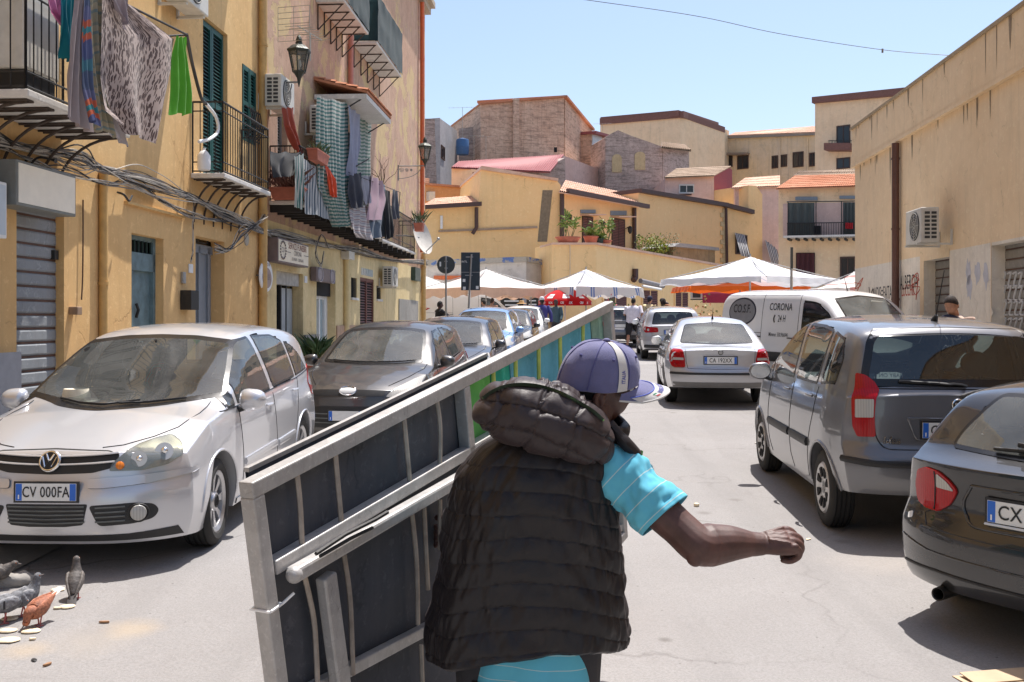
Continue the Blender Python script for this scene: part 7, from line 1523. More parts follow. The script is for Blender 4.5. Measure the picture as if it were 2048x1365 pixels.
# ---- white van with lettering
def van():
    p = dict(L=4.80,W=1.90,R=0.33,rr=0.215,tw=0.21,wf=0.95,wr=3.95,tum=0.10,tumc=0.04,b0=0.05,b1=0.03,kmid=0.5,cr=4,
        top=[(0,0.85),(0.1,0.93),(0.5,1.08),(0.75,1.16),(0.9,1.26),(1.3,1.6),(1.6,1.83),(1.9,1.92),(2.5,1.955),(4.4,1.945),(4.65,1.92),(4.75,1.86),(4.8,1.80)],
        belt=[(0,0.78),(0.6,1.0),(1.1,1.08),(4.8,1.10)],bot=[(0,0.2),(4.0,0.24),(4.8,0.32)],wid=[(0,0.90),(0.8,0.945),(4.2,0.95),(4.8,0.92)],
        crown=[(0,0.06),(0.8,0.12),(1.4,0.09),(2.2,0.09),(4.8,0.08)],ff=[(0.2,0.04),(0.4,0),(0.7,0.05),(0.9,0.15)],rf=[(0.3,0.04),(0.5,0),(1.8,0.03)],rp=0.08,re=6,fp=0.35,fe=3.4,mir=(1.55,1.62))
    c = Car('delivery_van','white van with an oval emblem and black lettering on its side',p,P_white,6.27,19.8,PI+0.42,cat='van')
    c.window('windshield','F',[(-0.74,1.22),(0,1.18),(0.74,1.22),(0.68,1.55),(0.62,1.78),(0,1.84),(-0.62,1.78),(-0.68,1.55)],border=0.03,glass=glassm('van_windscreen',(0.75,0.82,0.80),1.0,0.34))
    for ax in 'LR':
        c.window('side_window',ax,[(1.12,1.15),(1.35,1.12),(2.15,1.12),(2.15,1.72),(1.75,1.70),(1.42,1.50)],border=0.025,step=0.08,glass=M_tint)
        for x in (2.25,3.35): c.line('door_gap',ax,[(x,1.85),(x,1.1),(x,0.35)],0.005)
        c.line('door_gap',ax,[(1.15,1.1),(1.2,0.7),(1.35,0.5),(1.4,0.3)],0.005);c.line('side_crease',ax,[(2.3,1.84),(4.7,1.83)],0.006,P_white)
        c.line('side_rail',ax,[(3.36,1.08),(4.7,1.08)],0.006,M_frit);c.handle(2.42,1.0,ax,0.2,M_black);c.handle(2.1,0.98,ax,0.18,M_black);c.handle(3.42,1.0,ax,0.14,M_black)
        c.line('side_moulding',ax,[(1.45,0.62),(3.5,0.62)],0.05,M_black,0.0,flat=2.2);c.mirror(1.25,1.14,ax,(0.12,0.08,0.14),M_black,0.16)
        n = 40;ov = [(4.02+0.46*math.cos(2*PI*i/n),1.50+0.29*math.sin(2*PI*i/n)) for i in range(n)];iv = [(4.02+0.425*math.cos(2*PI*i/n),1.50+0.255*math.sin(2*PI*i/n)) for i in range(n)]
        o = c.patch('oval_sign',ax,ov,simple('navy_vinyl',(0.012,0.014,0.03),0.4),0.004,0.08,0.003);c.patch('oval_field',ax,iv,simple('grey_vinyl',(0.20,0.20,0.21),0.4),0.007,0.08,0.002,o)
        c.onside('oval_lettering',ax,4.02,1.55,'CO.S.F.',0.24,M_ink,0.80,0.012,0.010,parent=o);c.onside('oval_lettering',ax,4.02,1.39,'SERVIZI FUNEBRI',0.095,M_ink,0.75,0.004,0.010,parent=o)
        c.onside('side_lettering',ax,2.80,1.60,'CORONA',0.20,M_ink,0.78,0.008,0.005);c.onside('side_lettering',ax,2.74,1.37,'24 H',0.19,M_ink,0.62,0.004,0.005)
        sgn = 1 if ax == 'L' else -1
        c.line('telephone_mark',ax,[(2.80-sgn*0.16+sgn*(0.03-0.03*math.cos(a)*1.6),1.37+0.075*math.sin(a)) for a in (-1.2+2.4*j/12 for j in range(13))],0.014,M_ink,0.004)
        c.onside('side_lettering',ax,2.80,1.055,'Mimmo: 330.966041',0.115,M_ink,0.62,0.004,0.005)
    for sg in (-1,1):
        h = [(x*sg,z) for x,z in [(0.5,0.75),(0.60,0.86),(0.80,1.02),(0.88,1.0),(0.86,0.80),(0.7,0.74)]][::sg];c.patch('headlight','F',roundpoly(h,0.02),M_clear,0.01,0.06)
        t = [(x*sg,z) for x,z in [(0.80,0.9),(0.90,0.9),(0.90,1.35),(0.80,1.35)]][::sg];c.patch('tail_light','B',t,M_red,0.01,0.08)
    c.patch('grille','F',roundpoly([(-0.4,0.62),(0.4,0.62),(0.45,0.82),(-0.45,0.82)],0.03),M_black,0.004,0.08)
    for q in ([(-0.78,1.15),(-0.05,1.15),(-0.05,1.72),(-0.75,1.72)],[(0.05,1.15),(0.78,1.15),(0.75,1.72),(0.05,1.72)]): c.window('rear_window','B',q,M_tint,step=0.1)
    a0 = c.hit('T',0,1.9)[0];MB().tube([a0,a0+V(0,-0.1,0.28)],[0.012,0.003],6).build('antenna',M_black,c.root)
    c.cabin(1.0,1.75,None,0.6);c.wheels('cap',M_hub);c.finish();return c
CG = golf();CI = idea();CE = estate();CS = saloon();CV = van()
rowcar('dusty dark grey hatchback with a dented bonnet behind the silver hatchback',P_dust,-1.66,13.5,PI-0.13,dust=True)
rowcar('black hatchback between the dusty dark car and the light blue hatchback',P_navy,-1.08,18.5,PI-0.09,1.45,4.1,1.76,badge=False)
rowcar('light blue hatchback in the row of parked cars',P_blue,-0.66,24.0,PI-0.09,1.55,3.9,1.70,badge=False)
rowcar('small dark car half hidden behind the light blue hatchback',P_black,-0.12,29.5,PI-0.09,1.47,3.9,1.68,badge=False)
rowcar('white car at the far end of the left row',P_white,0.36,34.8,PI-0.09,1.48,3.9,1.68,badge=False)
backcar('silver estate car with round rear lamps ahead of the silver saloon',P_silver2,4.72,30.3,-0.08)
backcar('grey hatchback with a white sticker beside the man in white shirt',P_grey,3.95,37.2,-0.05,1.46,4.0,1.7,True)
# ---------------------------------------------------------------- folded market table frame and the man who carries it
M_zinc = plaster('scratched_zinc',(0.34,0.335,0.33),(0.45,0.44,0.435),dark=(0.20,0.18,0.16),stain=0.35,streak=0.25,bump=0.12,scale=6)
_b = [n for n in M_zinc.node_tree.nodes if n.type == 'BSDF_PRINCIPLED'][0];_b.inputs['Metallic'].default_value = 0.35;_b.inputs['Roughness'].default_value = 0.5
M_rod = simple('rusty_rod',(0.36,0.31,0.26),0.7,0.2,var=0.3,scale=14);M_rodg = simple('lime_painted_rod',(0.42,0.48,0.10),0.6,0.0,var=0.35,scale=14)
M_sheet = plaster('dark_grey_sheet',(0.062,0.067,0.080),(0.078,0.084,0.098),dark=(0.10,0.10,0.11),stain=0.25,streak=0.35,bump=0.05,scale=2)
M_sgr = plaster('green_sheet',(0.10,0.36,0.09),(0.14,0.42,0.12),stain=0.1,streak=0.15,bump=0.05,scale=2);M_steal = plaster('teal_sheet',(0.02,0.33,0.25),(0.04,0.38,0.30),stain=0.1,streak=0.2,bump=0.05,scale=2);M_sblue = plaster('sky_blue_sheet',(0.09,0.33,0.46),(0.13,0.40,0.54),dark=(0.05,0.12,0.16),stain=0.25,streak=0.3,bump=0.05,scale=3);M_sgg = plaster('grey_green_sheet',(0.16,0.30,0.26),(0.22,0.36,0.30),dark=(0.03,0.05,0.05),stain=0.5,streak=0.3,scale=4)
PA,PB = P(490,966,2.42),P(1218,603,4.75);pe = (PB-PA);PL = pe.length;pe /= PL
pn = pe.cross(V(0,0,1)).normalized();pd = pe.cross(pn).normalized();pd = pd if pd.z < 0 else -pd   # pn faces the camera side
def pq(u,v,w=0.0): return PA+pe*u+pd*v+pn*w
def ppx(px,py,w=0.0):
    o = V(0,0,HC);d = V((px-CX)/F,1,(HZ-py)/F);t = ((PA+pn*w)-o).dot(pn)/d.dot(pn);p = o+d*t-PA;return p.dot(pe),p.dot(pd)
T = thing('folded_table_frame','long metal market table frame carried upright under the man\'s arm','table frame',(PA+PB)/2+pd*0.6);sb = Sub(T);PHt = 1.18
def pbar(m,u0,v0,u1,v1,w0,w1,s=0.04):
    a = pq(u0,v0,(w0+w1)/2);b = pq(u1,v1,(w0+w1)/2);t = (b-a).normalized();y = pn;x = y.cross(t).normalized();h = s/2;k = abs(w1-w0)/2
    m.add([p+x*sx*h+y*sy*k for p in (a,b) for sx,sy in ((-1,-1),(1,-1),(1,1),(-1,1))],[(0,1,2,3),(7,6,5,4),(0,4,5,1),(1,5,6,2),(2,6,7,3),(3,7,4,0)])
umid = ppx(926,800)[0]
for nm,args in (('top_rail',(0,0.02,PL,0.02)),('bottom_rail',(0,PHt-0.02,PL,PHt-0.02)),('end_post',(0.02,0.04,0.02,PHt-0.04)),('end_post',(PL-0.02,0.04,PL-0.02,PHt-0.04)),('middle_post',(umid,0.04,umid,PHt-0.04))):
    m = MB();pbar(m,*args,-0.022,0.022,0.042);m.build(nm,M_zinc,T,False,bevel=0.004)
u0,v0 = ppx(545,1132,0.0);u1,v1 = ppx(930,905,0.0);m = MB();pbar(m,u0-0.01,v0,PL-0.04,v0+(v1-v0)/(u1-u0)*(PL-0.04-u0),-0.02,0.022,0.038);m.build('middle_rail',M_zinc,T,False,bevel=0.004)
ua,va = ppx(690,1345,0);ub,vb = ppx(842,1265,0);m = MB();pbar(m,0.04,va+(vb-va)/(ub-ua)*(0.04-ua),PL-0.04,va+(vb-va)/(ub-ua)*(PL-0.04-ua),-0.02,0.012,0.034);m.build('lower_rail',M_zinc,T,False,bevel=0.004)
# folded leg: a bar with a rounded end lying over the frame, its foot bar going down
u0,v0 = ppx(592,1152,0.06);u1,v1 = ppx(1000,915,0.06);m = MB();pbar(m,u0,v0,u1+0.3,v1+(v1-v0)/(u1-u0)*0.3,0.028,0.068,0.038);g_ = m.build('folding_leg',M_zinc,T,False,bevel=0.008);m = MB();m.ell(pq(u0+0.004,v0,0.052),(0.022,0.022,0.022));m.build('leg_end_cap',M_zinc,g_)
u2,v2 = ppx(650,1150,0.04);u3,v3 = ppx(672,1365,0.04);m = MB();pbar(m,u2,v2,u3+0.02,v3+0.25,0.026,0.06,0.055);m.build('leg_strut',M_zinc,g_,False,bevel=0.006)
m = MB();m.tube([pq(*ppx(a,b,0.085),0.085) for a,b in ((632,1108),(690,1070),(750,1040),(775,1025))],0.006,5);m.tube([pq(*ppx(a,b,0.085),0.085) for a,b in ((640,1113),(700,1078),(745,1056))],0.005,5);m.build('gas_strut',M_iron,T)
def rod(pts,mat,r=0.0075,w=0.012):
    m = MB();m.tube(spline([pq(*ppx(a,b,w),w) for a,b in pts],6),r,6);m.build('vertical_rod',mat,T)
for pts in (((592,930),(600,1010),(604,1090)),((669,890),(676,970),(683,1047)),((806,818),(813,890),(820,968)),((872,790),(880,850),(880,930)),((606,1140),(626,1230),(632,1300),(636,1400)),((688,1110),(700,1200),(706,1350)),((822,1010),(833,1120),(836,1250)),((848,1010),(852,1100),(856,1180)),((880,1000),(880,1100)),((842,1290),(846,1400))): rod(pts,M_rod)
for pts in (((986,728),(988,800),(990,900)),((1031,705),(1032,800)),((1077,682),(1078,780)),((1120,660),(1121,760)),((1166,640),(1166,740))): rod(pts,M_rodg,0.008)
usp = [0.03,umid]+[ppx(x,720)[0] for x in (990,1030,1196)]+[PL-0.03]
for k,mt in enumerate((M_sheet,M_sgr,M_steal,M_sblue,M_sgg)):
    m = MB();a,b = usp[k],usp[k+1];m.grid(lambda u,v: pq(lerp(a,b,u),lerp(0.03,PHt-0.03,v),-0.024+0.003*math.sin(5*u+3*v)),10,8);m.grid(lambda u,v: pq(lerp(a,b,u),lerp(0.03,PHt-0.03,v),-0.030+0.003*math.sin(5*u+3*v)),10,8);m.build('panel_sheet',mt,T,True,60,recalc=False)
m = MB();m.grid(lambda u,v: pq(lerp(0.10,PL*0.56,u),lerp(0.012,PHt-0.1,v),-0.075),8,6);m.grid(lambda u,v: pq(lerp(0.10,PL*0.56,u),lerp(0.012,PHt-0.1,v),-0.085),8,6);m.build('second_folded_top',M_sheet,T,False);m = MB();pbar(m,0.10,0.006,PL*0.56,0.006,-0.088,-0.072,0.012);m.build('folded_top_edge',M_zinc,T,False)
m = MB();m.tube([pq(0.0,0.33,0.03),pq(0.045,0.33,0.03),pq(0.045,0.33,-0.03),pq(-0.004,0.33,-0.03),pq(-0.004,0.33,0.03)],0.004,5);m.tube([pq(0.045,0.33,0.03),pq(0.07,0.31,0.05)],0.004,5);m.build('cable_tie',M_white,T);sb.close()
# ---- the man
def skinm(name,col):
    t = NT(name);c = t.co();n = t.noise(c,14,6,0.65);n2 = t.noise(c,130,3)
    cc = t.mix(t.ramp(n,[(0.35,0.0),(0.65,1.0)]),tuple(x*0.72 for x in col),tuple(x*1.25 for x in col));b = t.pbsdf(Base_Color=cc,Roughness=0.56);b.inputs['Subsurface Weight'].default_value = 0.08;b.inputs['Subsurface Radius'].default_value = (0.02,0.008,0.005);b.inputs['Subsurface Scale'].default_value = 0.3
    t.set(b.inputs['Normal'],t.bump(t.math('ADD',n2,n),0.14,0.003));return t.mat
M_skd = skinm('dark_brown_skin',(0.085,0.038,0.030))
def nylon(name='black_quilted_nylon',c0=(0.0085,0.0072,0.0085),c1=(0.014,0.0115,0.0135)):
    t = NT(name);c = t.co();n = t.noise(c,7,6,0.6);n2 = t.noise(c,900,1)
    cc = t.mix(n,c0,c1);b = t.pbsdf(Base_Color=cc,Roughness=t.math('ADD',0.42,t.math('MULTIPLY',n,0.16)));b.inputs['Specular IOR Level'].default_value = 0.38;b.inputs['Sheen Weight'].default_value = 0.06;b.inputs['Sheen Roughness'].default_value = 0.35;b.inputs['Sheen Tint'].default_value = (0.85,0.68,0.68,1)
    t.set(b.inputs['Normal'],t.bump(t.math('ADD',t.noise(c,42,6,0.62,0.8),t.math('MULTIPLY',n2,0.10)),0.30,0.005));return t.mat
M_nyl = nylon();M_nylh = nylon('sunlit_brown_nylon',(0.024,0.017,0.018),(0.040,0.029,0.031))  # hood copy of the vest nylon, colour lightened for the sun on it
MAN = thing('person','man in a black quilted vest and blue cap carrying a metal table frame','person',(0.07,2.78,gz(2.78)));sb = Sub(MAN)
def ring_(c,a,b,n=20,sq=2.3,ax=V(1,0,0),ay=V(0,1,0)):
    out = []
    for k in range(n):
        t = 2*PI*k/n;x,y = math.cos(t),math.sin(t);out.append(Vector(c)+ax*(a*math.copysign(abs(x)**(2/sq),x))+ay*(b*math.copysign(abs(y)**(2/sq),y)))
    return out
def limb(m,pts,rs,n=14,flat=1.0): m.tube(spline(pts,6),[lerp(rs[min(int(i/6),len(rs)-1)],rs[min(int(i/6)+1,len(rs)-1)],(i % 6)/6) for i in range((len(pts)-1)*6+1)],n,flat=flat)
HX,HY,HZ_ = 0.245,2.80,1.655;hf = V(0.955,0.28,-0.13).normalized();hr = hf.cross(V(0.06,-0.24,1)).normalized();hu = hr.cross(hf).normalized();HC_ = V(HX,HY,HZ_)
def hp(f,r,u): return HC_+hf*f+hr*r+hu*u
def head_fn(th,ph):
    """th longitude (0 = face), ph latitude"""
    cf,cr,cu = math.cos(ph)*math.cos(th),math.cos(ph)*math.sin(th),math.sin(ph)
    f = 0.096*cf;r = 0.074*cr;u = 0.122*cu
    if u < 0: k = 1-0.22*(-u/0.122)**1.6;r *= k;f = f*(1-0.10*(-u/0.122)) + (0.012 if cf > 0 else 0.02)*(-u/0.122)*(1 if cf > 0 else 1.0)
    if cf > 0.2:
        g = lambda x,y,sx,sy: math.exp(-(cr/sx)**2-((u-y)/sy)**2)*x
        f += g(0.026,-0.030,0.16,0.020)+g(0.015,-0.012,0.12,0.024)      # nose
        f += g(0.008,0.030,0.6,0.012)-g(0.007,0.006,0.9,0.012)*(1-math.exp(-(cr/0.15)**2))  # brow, eye sockets
        f += g(0.010,-0.062,0.30,0.010)+g(0.009,-0.076,0.28,0.008)      # lips
        f += g(0.010,-0.102,0.35,0.016)                                  # chin
    return f,r,u
m = MB();rings = []
for j in range(33):
    ph = -PI/2+0.05+(PI-0.1)*j/32;rings.append([hp(*head_fn(2*PI*i/44,ph)) for i in range(44)])
m.loft(rings)
ec = hp(-0.012,0.073,-0.012)   # ear on the camera side
for sgn in (1,-1):
    e = hp(-0.014,0.068*sgn,-0.024);pts = [e+hf*(0.015*math.cos(a)-0.005)+hu*0.027*math.sin(a)+hr*sgn*(0.010+0.006*math.sin(a)) for a in (PI*0.15+PI*1.35*k/14 for k in range(15))]
    m.tube(pts,[0.006]+[0.0075]*13+[0.008],8);m.ell(e+hr*sgn*0.003,(0.011,0.011,0.022));m.ell(e-hu*0.025+hf*0.004+hr*sgn*0.006,0.0085)
# neck and trunk core
limb(m,[V(0.10,2.76,1.36),V(0.15,2.77,1.47),V(0.215,2.785,1.56),hp(-0.01,0,-0.04)],[0.085,0.066,0.060,0.062])
m.loft([ring_((0.06,2.80,0.86),0.165,0.105),ring_((0.065,2.79,1.0),0.165,0.11),ring_((0.07,2.78,1.2),0.19,0.12),ring_((0.08,2.78,1.36),0.20,0.11),ring_((0.09,2.77,1.44),0.14,0.085)])
# right arm
SH,EL,WR = V(0.262,2.74,1.430),V(0.488,2.66,1.238),V(0.665,2.70,1.224)
limb(m,[SH+V(-0.05,0.02,0.02),SH.lerp(EL,0.35),SH.lerp(EL,0.8),EL+V(0.004,-0.006,-0.004),EL.lerp(WR,0.22)+V(0,0,-0.006),EL.lerp(WR,0.55),WR.lerp(EL,0.12),WR+V(0.012,0,0)],[0.062,0.058,0.052,0.054,0.060,0.050,0.035,0.031],18,0.95)
m.ell(EL+V(-0.006,-0.03,-0.028),(0.026,0.026,0.03))
# fist: back of the hand towards the camera and up, fingers curled on the far right side
hx = V(0.975,0.06,0.02).normalized();hz = V(0.10,-0.45,0.88).normalized();hz = (hz-hx*hz.dot(hx)).normalized();hy = hz.cross(hx)
def hd(a,b,c): return WR+hx*a+hy*b+hz*c
m.loft([[hd(a,w*math.cos(t),c+h*math.sin(t)) for t in (2*PI*k/18 for k in range(18))] for a,w,h,c in ((0.0,0.030,0.024,0),(0.022,0.036,0.026,0.003),(0.045,0.043,0.027,0.004),(0.070,0.046,0.026,0.004),(0.088,0.045,0.022,0.002),(0.096,0.036,0.014,0.0))])
for k,(b,L,r) in enumerate(((0.036,0.92,0.0104),(0.0125,1.02,0.0110),(-0.0115,0.97,0.0104),(-0.035,0.80,0.0092))):
    kx = 0.088-0.006*abs(k-1.2);pts = [hd(kx-0.03,b*0.9,0.012),hd(kx+0.004,b,0.016),hd(kx+0.030*L,b*0.97,0.000),hd(kx+0.030*L,b*0.95,-0.026*L),hd(kx+0.004,b*0.93,-0.043*L),hd(kx-0.020,b*0.92,-0.036*L)]
    limb(m,pts,[r,r*1.12,r*1.08,r,r*0.95,r*0.85],10)
limb(m,[hd(0.012,0.030,-0.008),hd(0.040,0.050,-0.022),hd(0.068,0.044,-0.044),hd(0.090,0.026,-0.054)],[0.014,0.0145,0.0125,0.010],10)
for b in (0.026,0.009,-0.009,-0.026): m.tube([hd(0.022,b*0.6,0.027),hd(0.075,b*1.25,0.0275)],0.005,6);m.ell(hd(0.088,b*1.36,0.017),(0.011,0.010,0.010))
m.tube(spline([hd(0.0,0.012,0.024),hd(0.03,0.018,0.030),hd(0.055,0.004,0.030),hd(0.07,0.010,0.029)],5),0.0028,6);m.tube(spline([hd(-0.10,-0.012,0.040),hd(-0.05,0.002,0.032),hd(0.0,-0.008,0.026)],5),0.0030,6)
# left arm holding the frame, hidden behind him
LS,LE,LW = V(-0.07,2.84,1.38),V(-0.15,3.02,1.15),V(-0.19,3.18,1.12)
limb(m,[LS+V(0.05,0,0),LS.lerp(LE,0.5),LE,LE.lerp(LW,0.4),LW],[0.06,0.053,0.05,0.05,0.032]);m.ell(LW+V(-0.01,0.06,0),(0.028,0.05,0.045))
for k in range(4): limb(m,[LW+V(0,0.08,0.03-0.02*k),LW+V(-0.03,0.12,0.03-0.02*k),LW+V(-0.065,0.10,0.03-0.02*k)],[0.011,0.011,0.009],8)
limb(m,[LW+V(0,0.04,0.04),LW+V(-0.03,0.08,0.065),LW+V(-0.06,0.10,0.06)],[0.013,0.012,0.010],8)
# lower legs and ankles (shown only from other viewpoints)
g0 = gz(2.8)
for x,y in ((-0.03,2.72),(0.15,2.95)): limb(m,[V(x,y,0.86),V(x,y+0.02,0.5),V(x,y,g0+0.08)],[0.085,0.06,0.04])
body = m.build('body',M_skd,MAN,True,180,recalc=True);rm = body.modifiers.new('remesh','REMESH');rm.mode = 'VOXEL';rm.voxel_size = 0.0031;rm.use_smooth_shade = True;ms = body.modifiers.new('smooth','SMOOTH');ms.factor = 0.5;ms.iterations = 2
# eyes and hair
for s in (-1,1): m = MB();m.ell(hp(0.080,0.030*s,0.006),0.0125);m.build('eye',simple('eye_white',(0.5,0.47,0.43),0.2),MAN)
m = MB();rings = []
for j in range(10):
    ph = -0.30+0.75*j/9;rings.append([hp(*[c*1.035 for c in head_fn(t,ph)]) for t in (PI*0.60+PI*0.80*i/28 for i in range(29))])
m.loft(rings,False,False);m.build('hair',simple('black_hair',(0.012,0.010,0.010),0.8,bump=0.6,bscale=300),MAN,True,180)
# cap
M_cap = simple('violet_blue_cap',(0.115,0.118,0.245),0.85,var=0.12,scale=20,bump=0.25,bscale=350,sheen=0.2);M_capw = simple('cap_grey_white',(0.52,0.51,0.50),0.85,var=0.06,bump=0.2,bscale=350)
cb = 0.012
def cap_fn(th,t):
    """t 0 rim .. 1 crown top"""
    z = cb+0.108*math.sin(t*PI/2)**0.92;k = math.cos(t*PI/2)**0.62 if t < 1 else 0.0
    f = (0.116*k)*math.cos(th)-0.006;r = 0.094*k*math.sin(th);sm_ = 0.0016*abs(math.sin(th*3))**0.25-0.0016
    return f,r,z-0.028*(1-t)*(1-math.cos(th))*0.5+0.018*(1-t)*max(0,math.cos(th))*0.4,sm_
m = MB();rings = []
for j in range(22):
    t = j/21*0.985;row = []
    for i in range(72):
        th = 2*PI*i/72;f,r,u,s_ = cap_fn(th,t);p = hp(f,r,u);n = (p-hp(0,0,cb)).normalized();row.append(p+n*(s_+0.0018*noise.noise(V(f*40,r*40,u*40))))
    if j == 0: rings.append([q_-hu*0.004-(q_-hp(0,0,cb)).normalized()*0.006 for q_ in row])
    rings.append(row)
m.loft(rings);cap = m.build('cap',M_cap,MAN,True,60);m = MB();m.ell(hp(-0.006,0,cb+0.110),(0.011,0.011,0.006));m.build('cap_button',M_cap,cap)
m = MB()
for k in range(3):
    th = k*PI/3+PI/6*0
    m.tube([hp(*cap_fn(th,0.02+0.95*t/14)[:3]) for t in range(15)]+[hp(*cap_fn(th+PI,0.97-0.95*t/14)[:3]) for t in range(15)],0.0014,5)
m.build('cap_seam',simple('cap_thread',(0.07,0.07,0.20),0.9),cap)
m = MB()
for th in (0.55,1.55,2.6,3.7): f,r,u,_ = cap_fn(th,0.52);m.ell(hp(f*1.02,r*1.02,u),0.0042,None,8,6)
m.build('cap_eyelet',simple('cap_thread',(0.07,0.07,0.20),0.9),cap)
def brim(u,v):
    a = (u-0.5)*2;th = a*1.22;f0,r0,u0,_ = cap_fn(th,0.0);L = 0.100*math.cos(a*1.25)**0.5 if abs(a) < 1 else 0.0;k = v
    f = f0+L*k*1.0;r = r0*(1-0.05*k);return hp(f,r,u0-0.002-0.010*k-0.014*(r0/0.085)**2*(0.35+k*0.65))
m = MB();m.grid(brim,36,12);m.grid(lambda u,v: brim(u,v)-hu*0.0035,36,12);m.build('cap_brim',[M_cap],cap,True,60,recalc=False)
def brimw(u,v): return brim(0.5+(u-0.5)*0.99,0.52+0.485*v+0.04*math.sin(u*PI*3))+hu*0.0016
m = MB();m.grid(brimw,36,6);m.tube([brim(i/36,1.0)-hu*0.0016 for i in range(37)],0.0032,6);m.build('brim_band',M_capw,cap,True,60,recalc=False)
m = MB();m.tube([brimw(i/36,0.0) for i in range(37)],0.0018,5);m.build('brim_piping',simple('bright_blue',(0.06,0.10,0.42),0.7),cap)
# the pale side stripe from the button to the brim, with lettering
def stripe(u,v):
    t = 0.96*(1-v)+0.0;th = lerp(1.35,1.22,v)+(u-0.5)*lerp(0.55,0.52,v)*(0.30+0.30*v)/max(0.25,math.cos(t*PI/2)**0.62)*0.9;f,r,z,_ = cap_fn(th,clamp(t,0,0.97));p = hp(f,r,z);return p+(p-hp(0,0,cb)).normalized()*0.0022
m = MB();m.grid(stripe,8,26);m.build('cap_stripe',M_capw,cap,True,60,recalc=False)
def ontext(body,fn,size,mat,u0,v0,name,du=1.0,dv=1.0):
    vs,fs = text_mesh(body,1.0,0,0.01);m = MB();m.add([fn(u0+q.x*size*du,v0-q.y*size*dv) for q in vs],fs);return m.build(name,mat,cap,False,recalc=False)
vs,fs = text_mesh('ITALIA',1.0,0,0.02);m = MB()
m.add([(lambda p: p+(p-hp(0,0,cb)).normalized()*0.0016)(stripe(0.5+q.y*0.55,0.78-q.x*0.072)) for q in vs],fs);m.build('cap_lettering',simple('cap_blue_ink',(0.08,0.09,0.30),0.8),cap,False,recalc=False)
vs,fs = text_mesh('AZZURRI',1.0,0,0.03);m = MB();m.add([brimw(0.56+q.x*0.085,0.50-q.y*0.45)+hu*0.0012 for q in vs],fs);m.build('cap_lettering',simple('cap_blue_ink',(0.08,0.09,0.30),0.8),cap,False,recalc=False)
for k,cc in enumerate(((0.03,0.22,0.10),(0.6,0.6,0.6),(0.5,0.03,0.04))): m = MB();m.grid(lambda u,v: brimw(0.765+0.05*u,0.30+0.14*k+0.12*v)+hu*0.0012,4,2);m.build('flag_patch',simple('flag_%d' % k,cc,0.8),cap,False,recalc=False)
# quilted vest
def vest_prof(z):
    W_ = interp([(0.90,0.268),(0.95,0.286),(1.0,0.284),(1.08,0.272),(1.15,0.264),(1.27,0.246),(1.36,0.232),(1.43,0.217),(1.48,0.192),(1.515,0.145),(1.54,0.105)]);D_ = interp([(0.80,0.175),(0.9,0.19),(1.1,0.185),(1.3,0.175),(1.43,0.15),(1.54,0.105)]);X_ = interp([(0.80,0.035),(0.95,0.042),(1.15,0.050),(1.30,0.056),(1.42,0.072),(1.48,0.092),(1.54,0.125)]);Y_ = interp([(0.80,2.80),(1.1,2.79),(1.4,2.775),(1.54,2.77)])
    return W_(z),D_(z),X_(z),Y_(z)
NZ,NT_ = 320,300;Z0,Z1 = 0.925,1.535;pitch = 0.0615
def vest_pt(i,j,inset=0.0):
    v = j/NZ;th = 2*PI*i/NT_;x,y = math.cos(th),math.sin(th);z = lerp(Z0,Z1,v)
    zz = z+0.014*math.sin(th*1+0.5)+0.022*x-0.007*math.sin(3*th)+0.006*noise.noise(V(th*2.2,z*4,0))         # seams wander
    w,d,cx,cy = vest_prof(z);sq = 2.5;ex,ey = math.copysign(abs(x)**(2/sq),x),math.copysign(abs(y)**(2/sq),y)
    ph = (zz-Z0)/pitch;fr = ph-math.floor(ph);row = math.floor(ph);puff = (math.sin(PI*fr))**0.30
    side = abs(x)**6;n1 = noise.noise(V(th*9+row*5.3,row*3.7,fr*0.9));n2 = noise.noise(V(th*26+row*1.7,fr*1.6,row*2.1));n3 = noise.fractal(V(x*2.2,y*2.2,z*5),0.9,2.0,3)
    edge = math.exp(-min(fr,1-fr)/0.16)
    r = 0.0082*puff*(0.80+0.50*n1)+0.0045*n2*(0.25+edge)*(0.6+puff*0.4)+0.015*n3+0.0035*noise.noise(V(th*44,zz*24,1))*edge+0.008*noise.noise(V(th*5.0+z*7,z*9,3.3))+0.0035*noise.noise(V(th*13-z*16,z*21,7.7))
    if z > 1.40: r *= 1-sm(1.40,1.53,z)*0.7
    if j < 5: r -= 0.014*(1-j/5)
    n = V(ex/w,ey/d,0).normalized()
    zd = z-0.020*math.sin(th*2+0.8)*(1-v)-(0.018*max(0,-x)*(1-v));flare = 0.02*(1-sm(0.92,1.06,z))*max(0,math.sin(th*3+1.2))
    return V(cx+ex*(w-inset-0.012),cy+ey*(d-inset-0.012),zd)+n*(r+flare)
m = MB();m.loft([[vest_pt(i,j) for i in range(NT_)] for j in range(NZ+1)],True,False);m.loft([[vest_pt(i,j,0.03) for i in range(0,NT_,4)] for j in (0,40,120)],True,False);vest = m.build('quilted_vest',M_nyl,MAN,True,180,recalc=True)
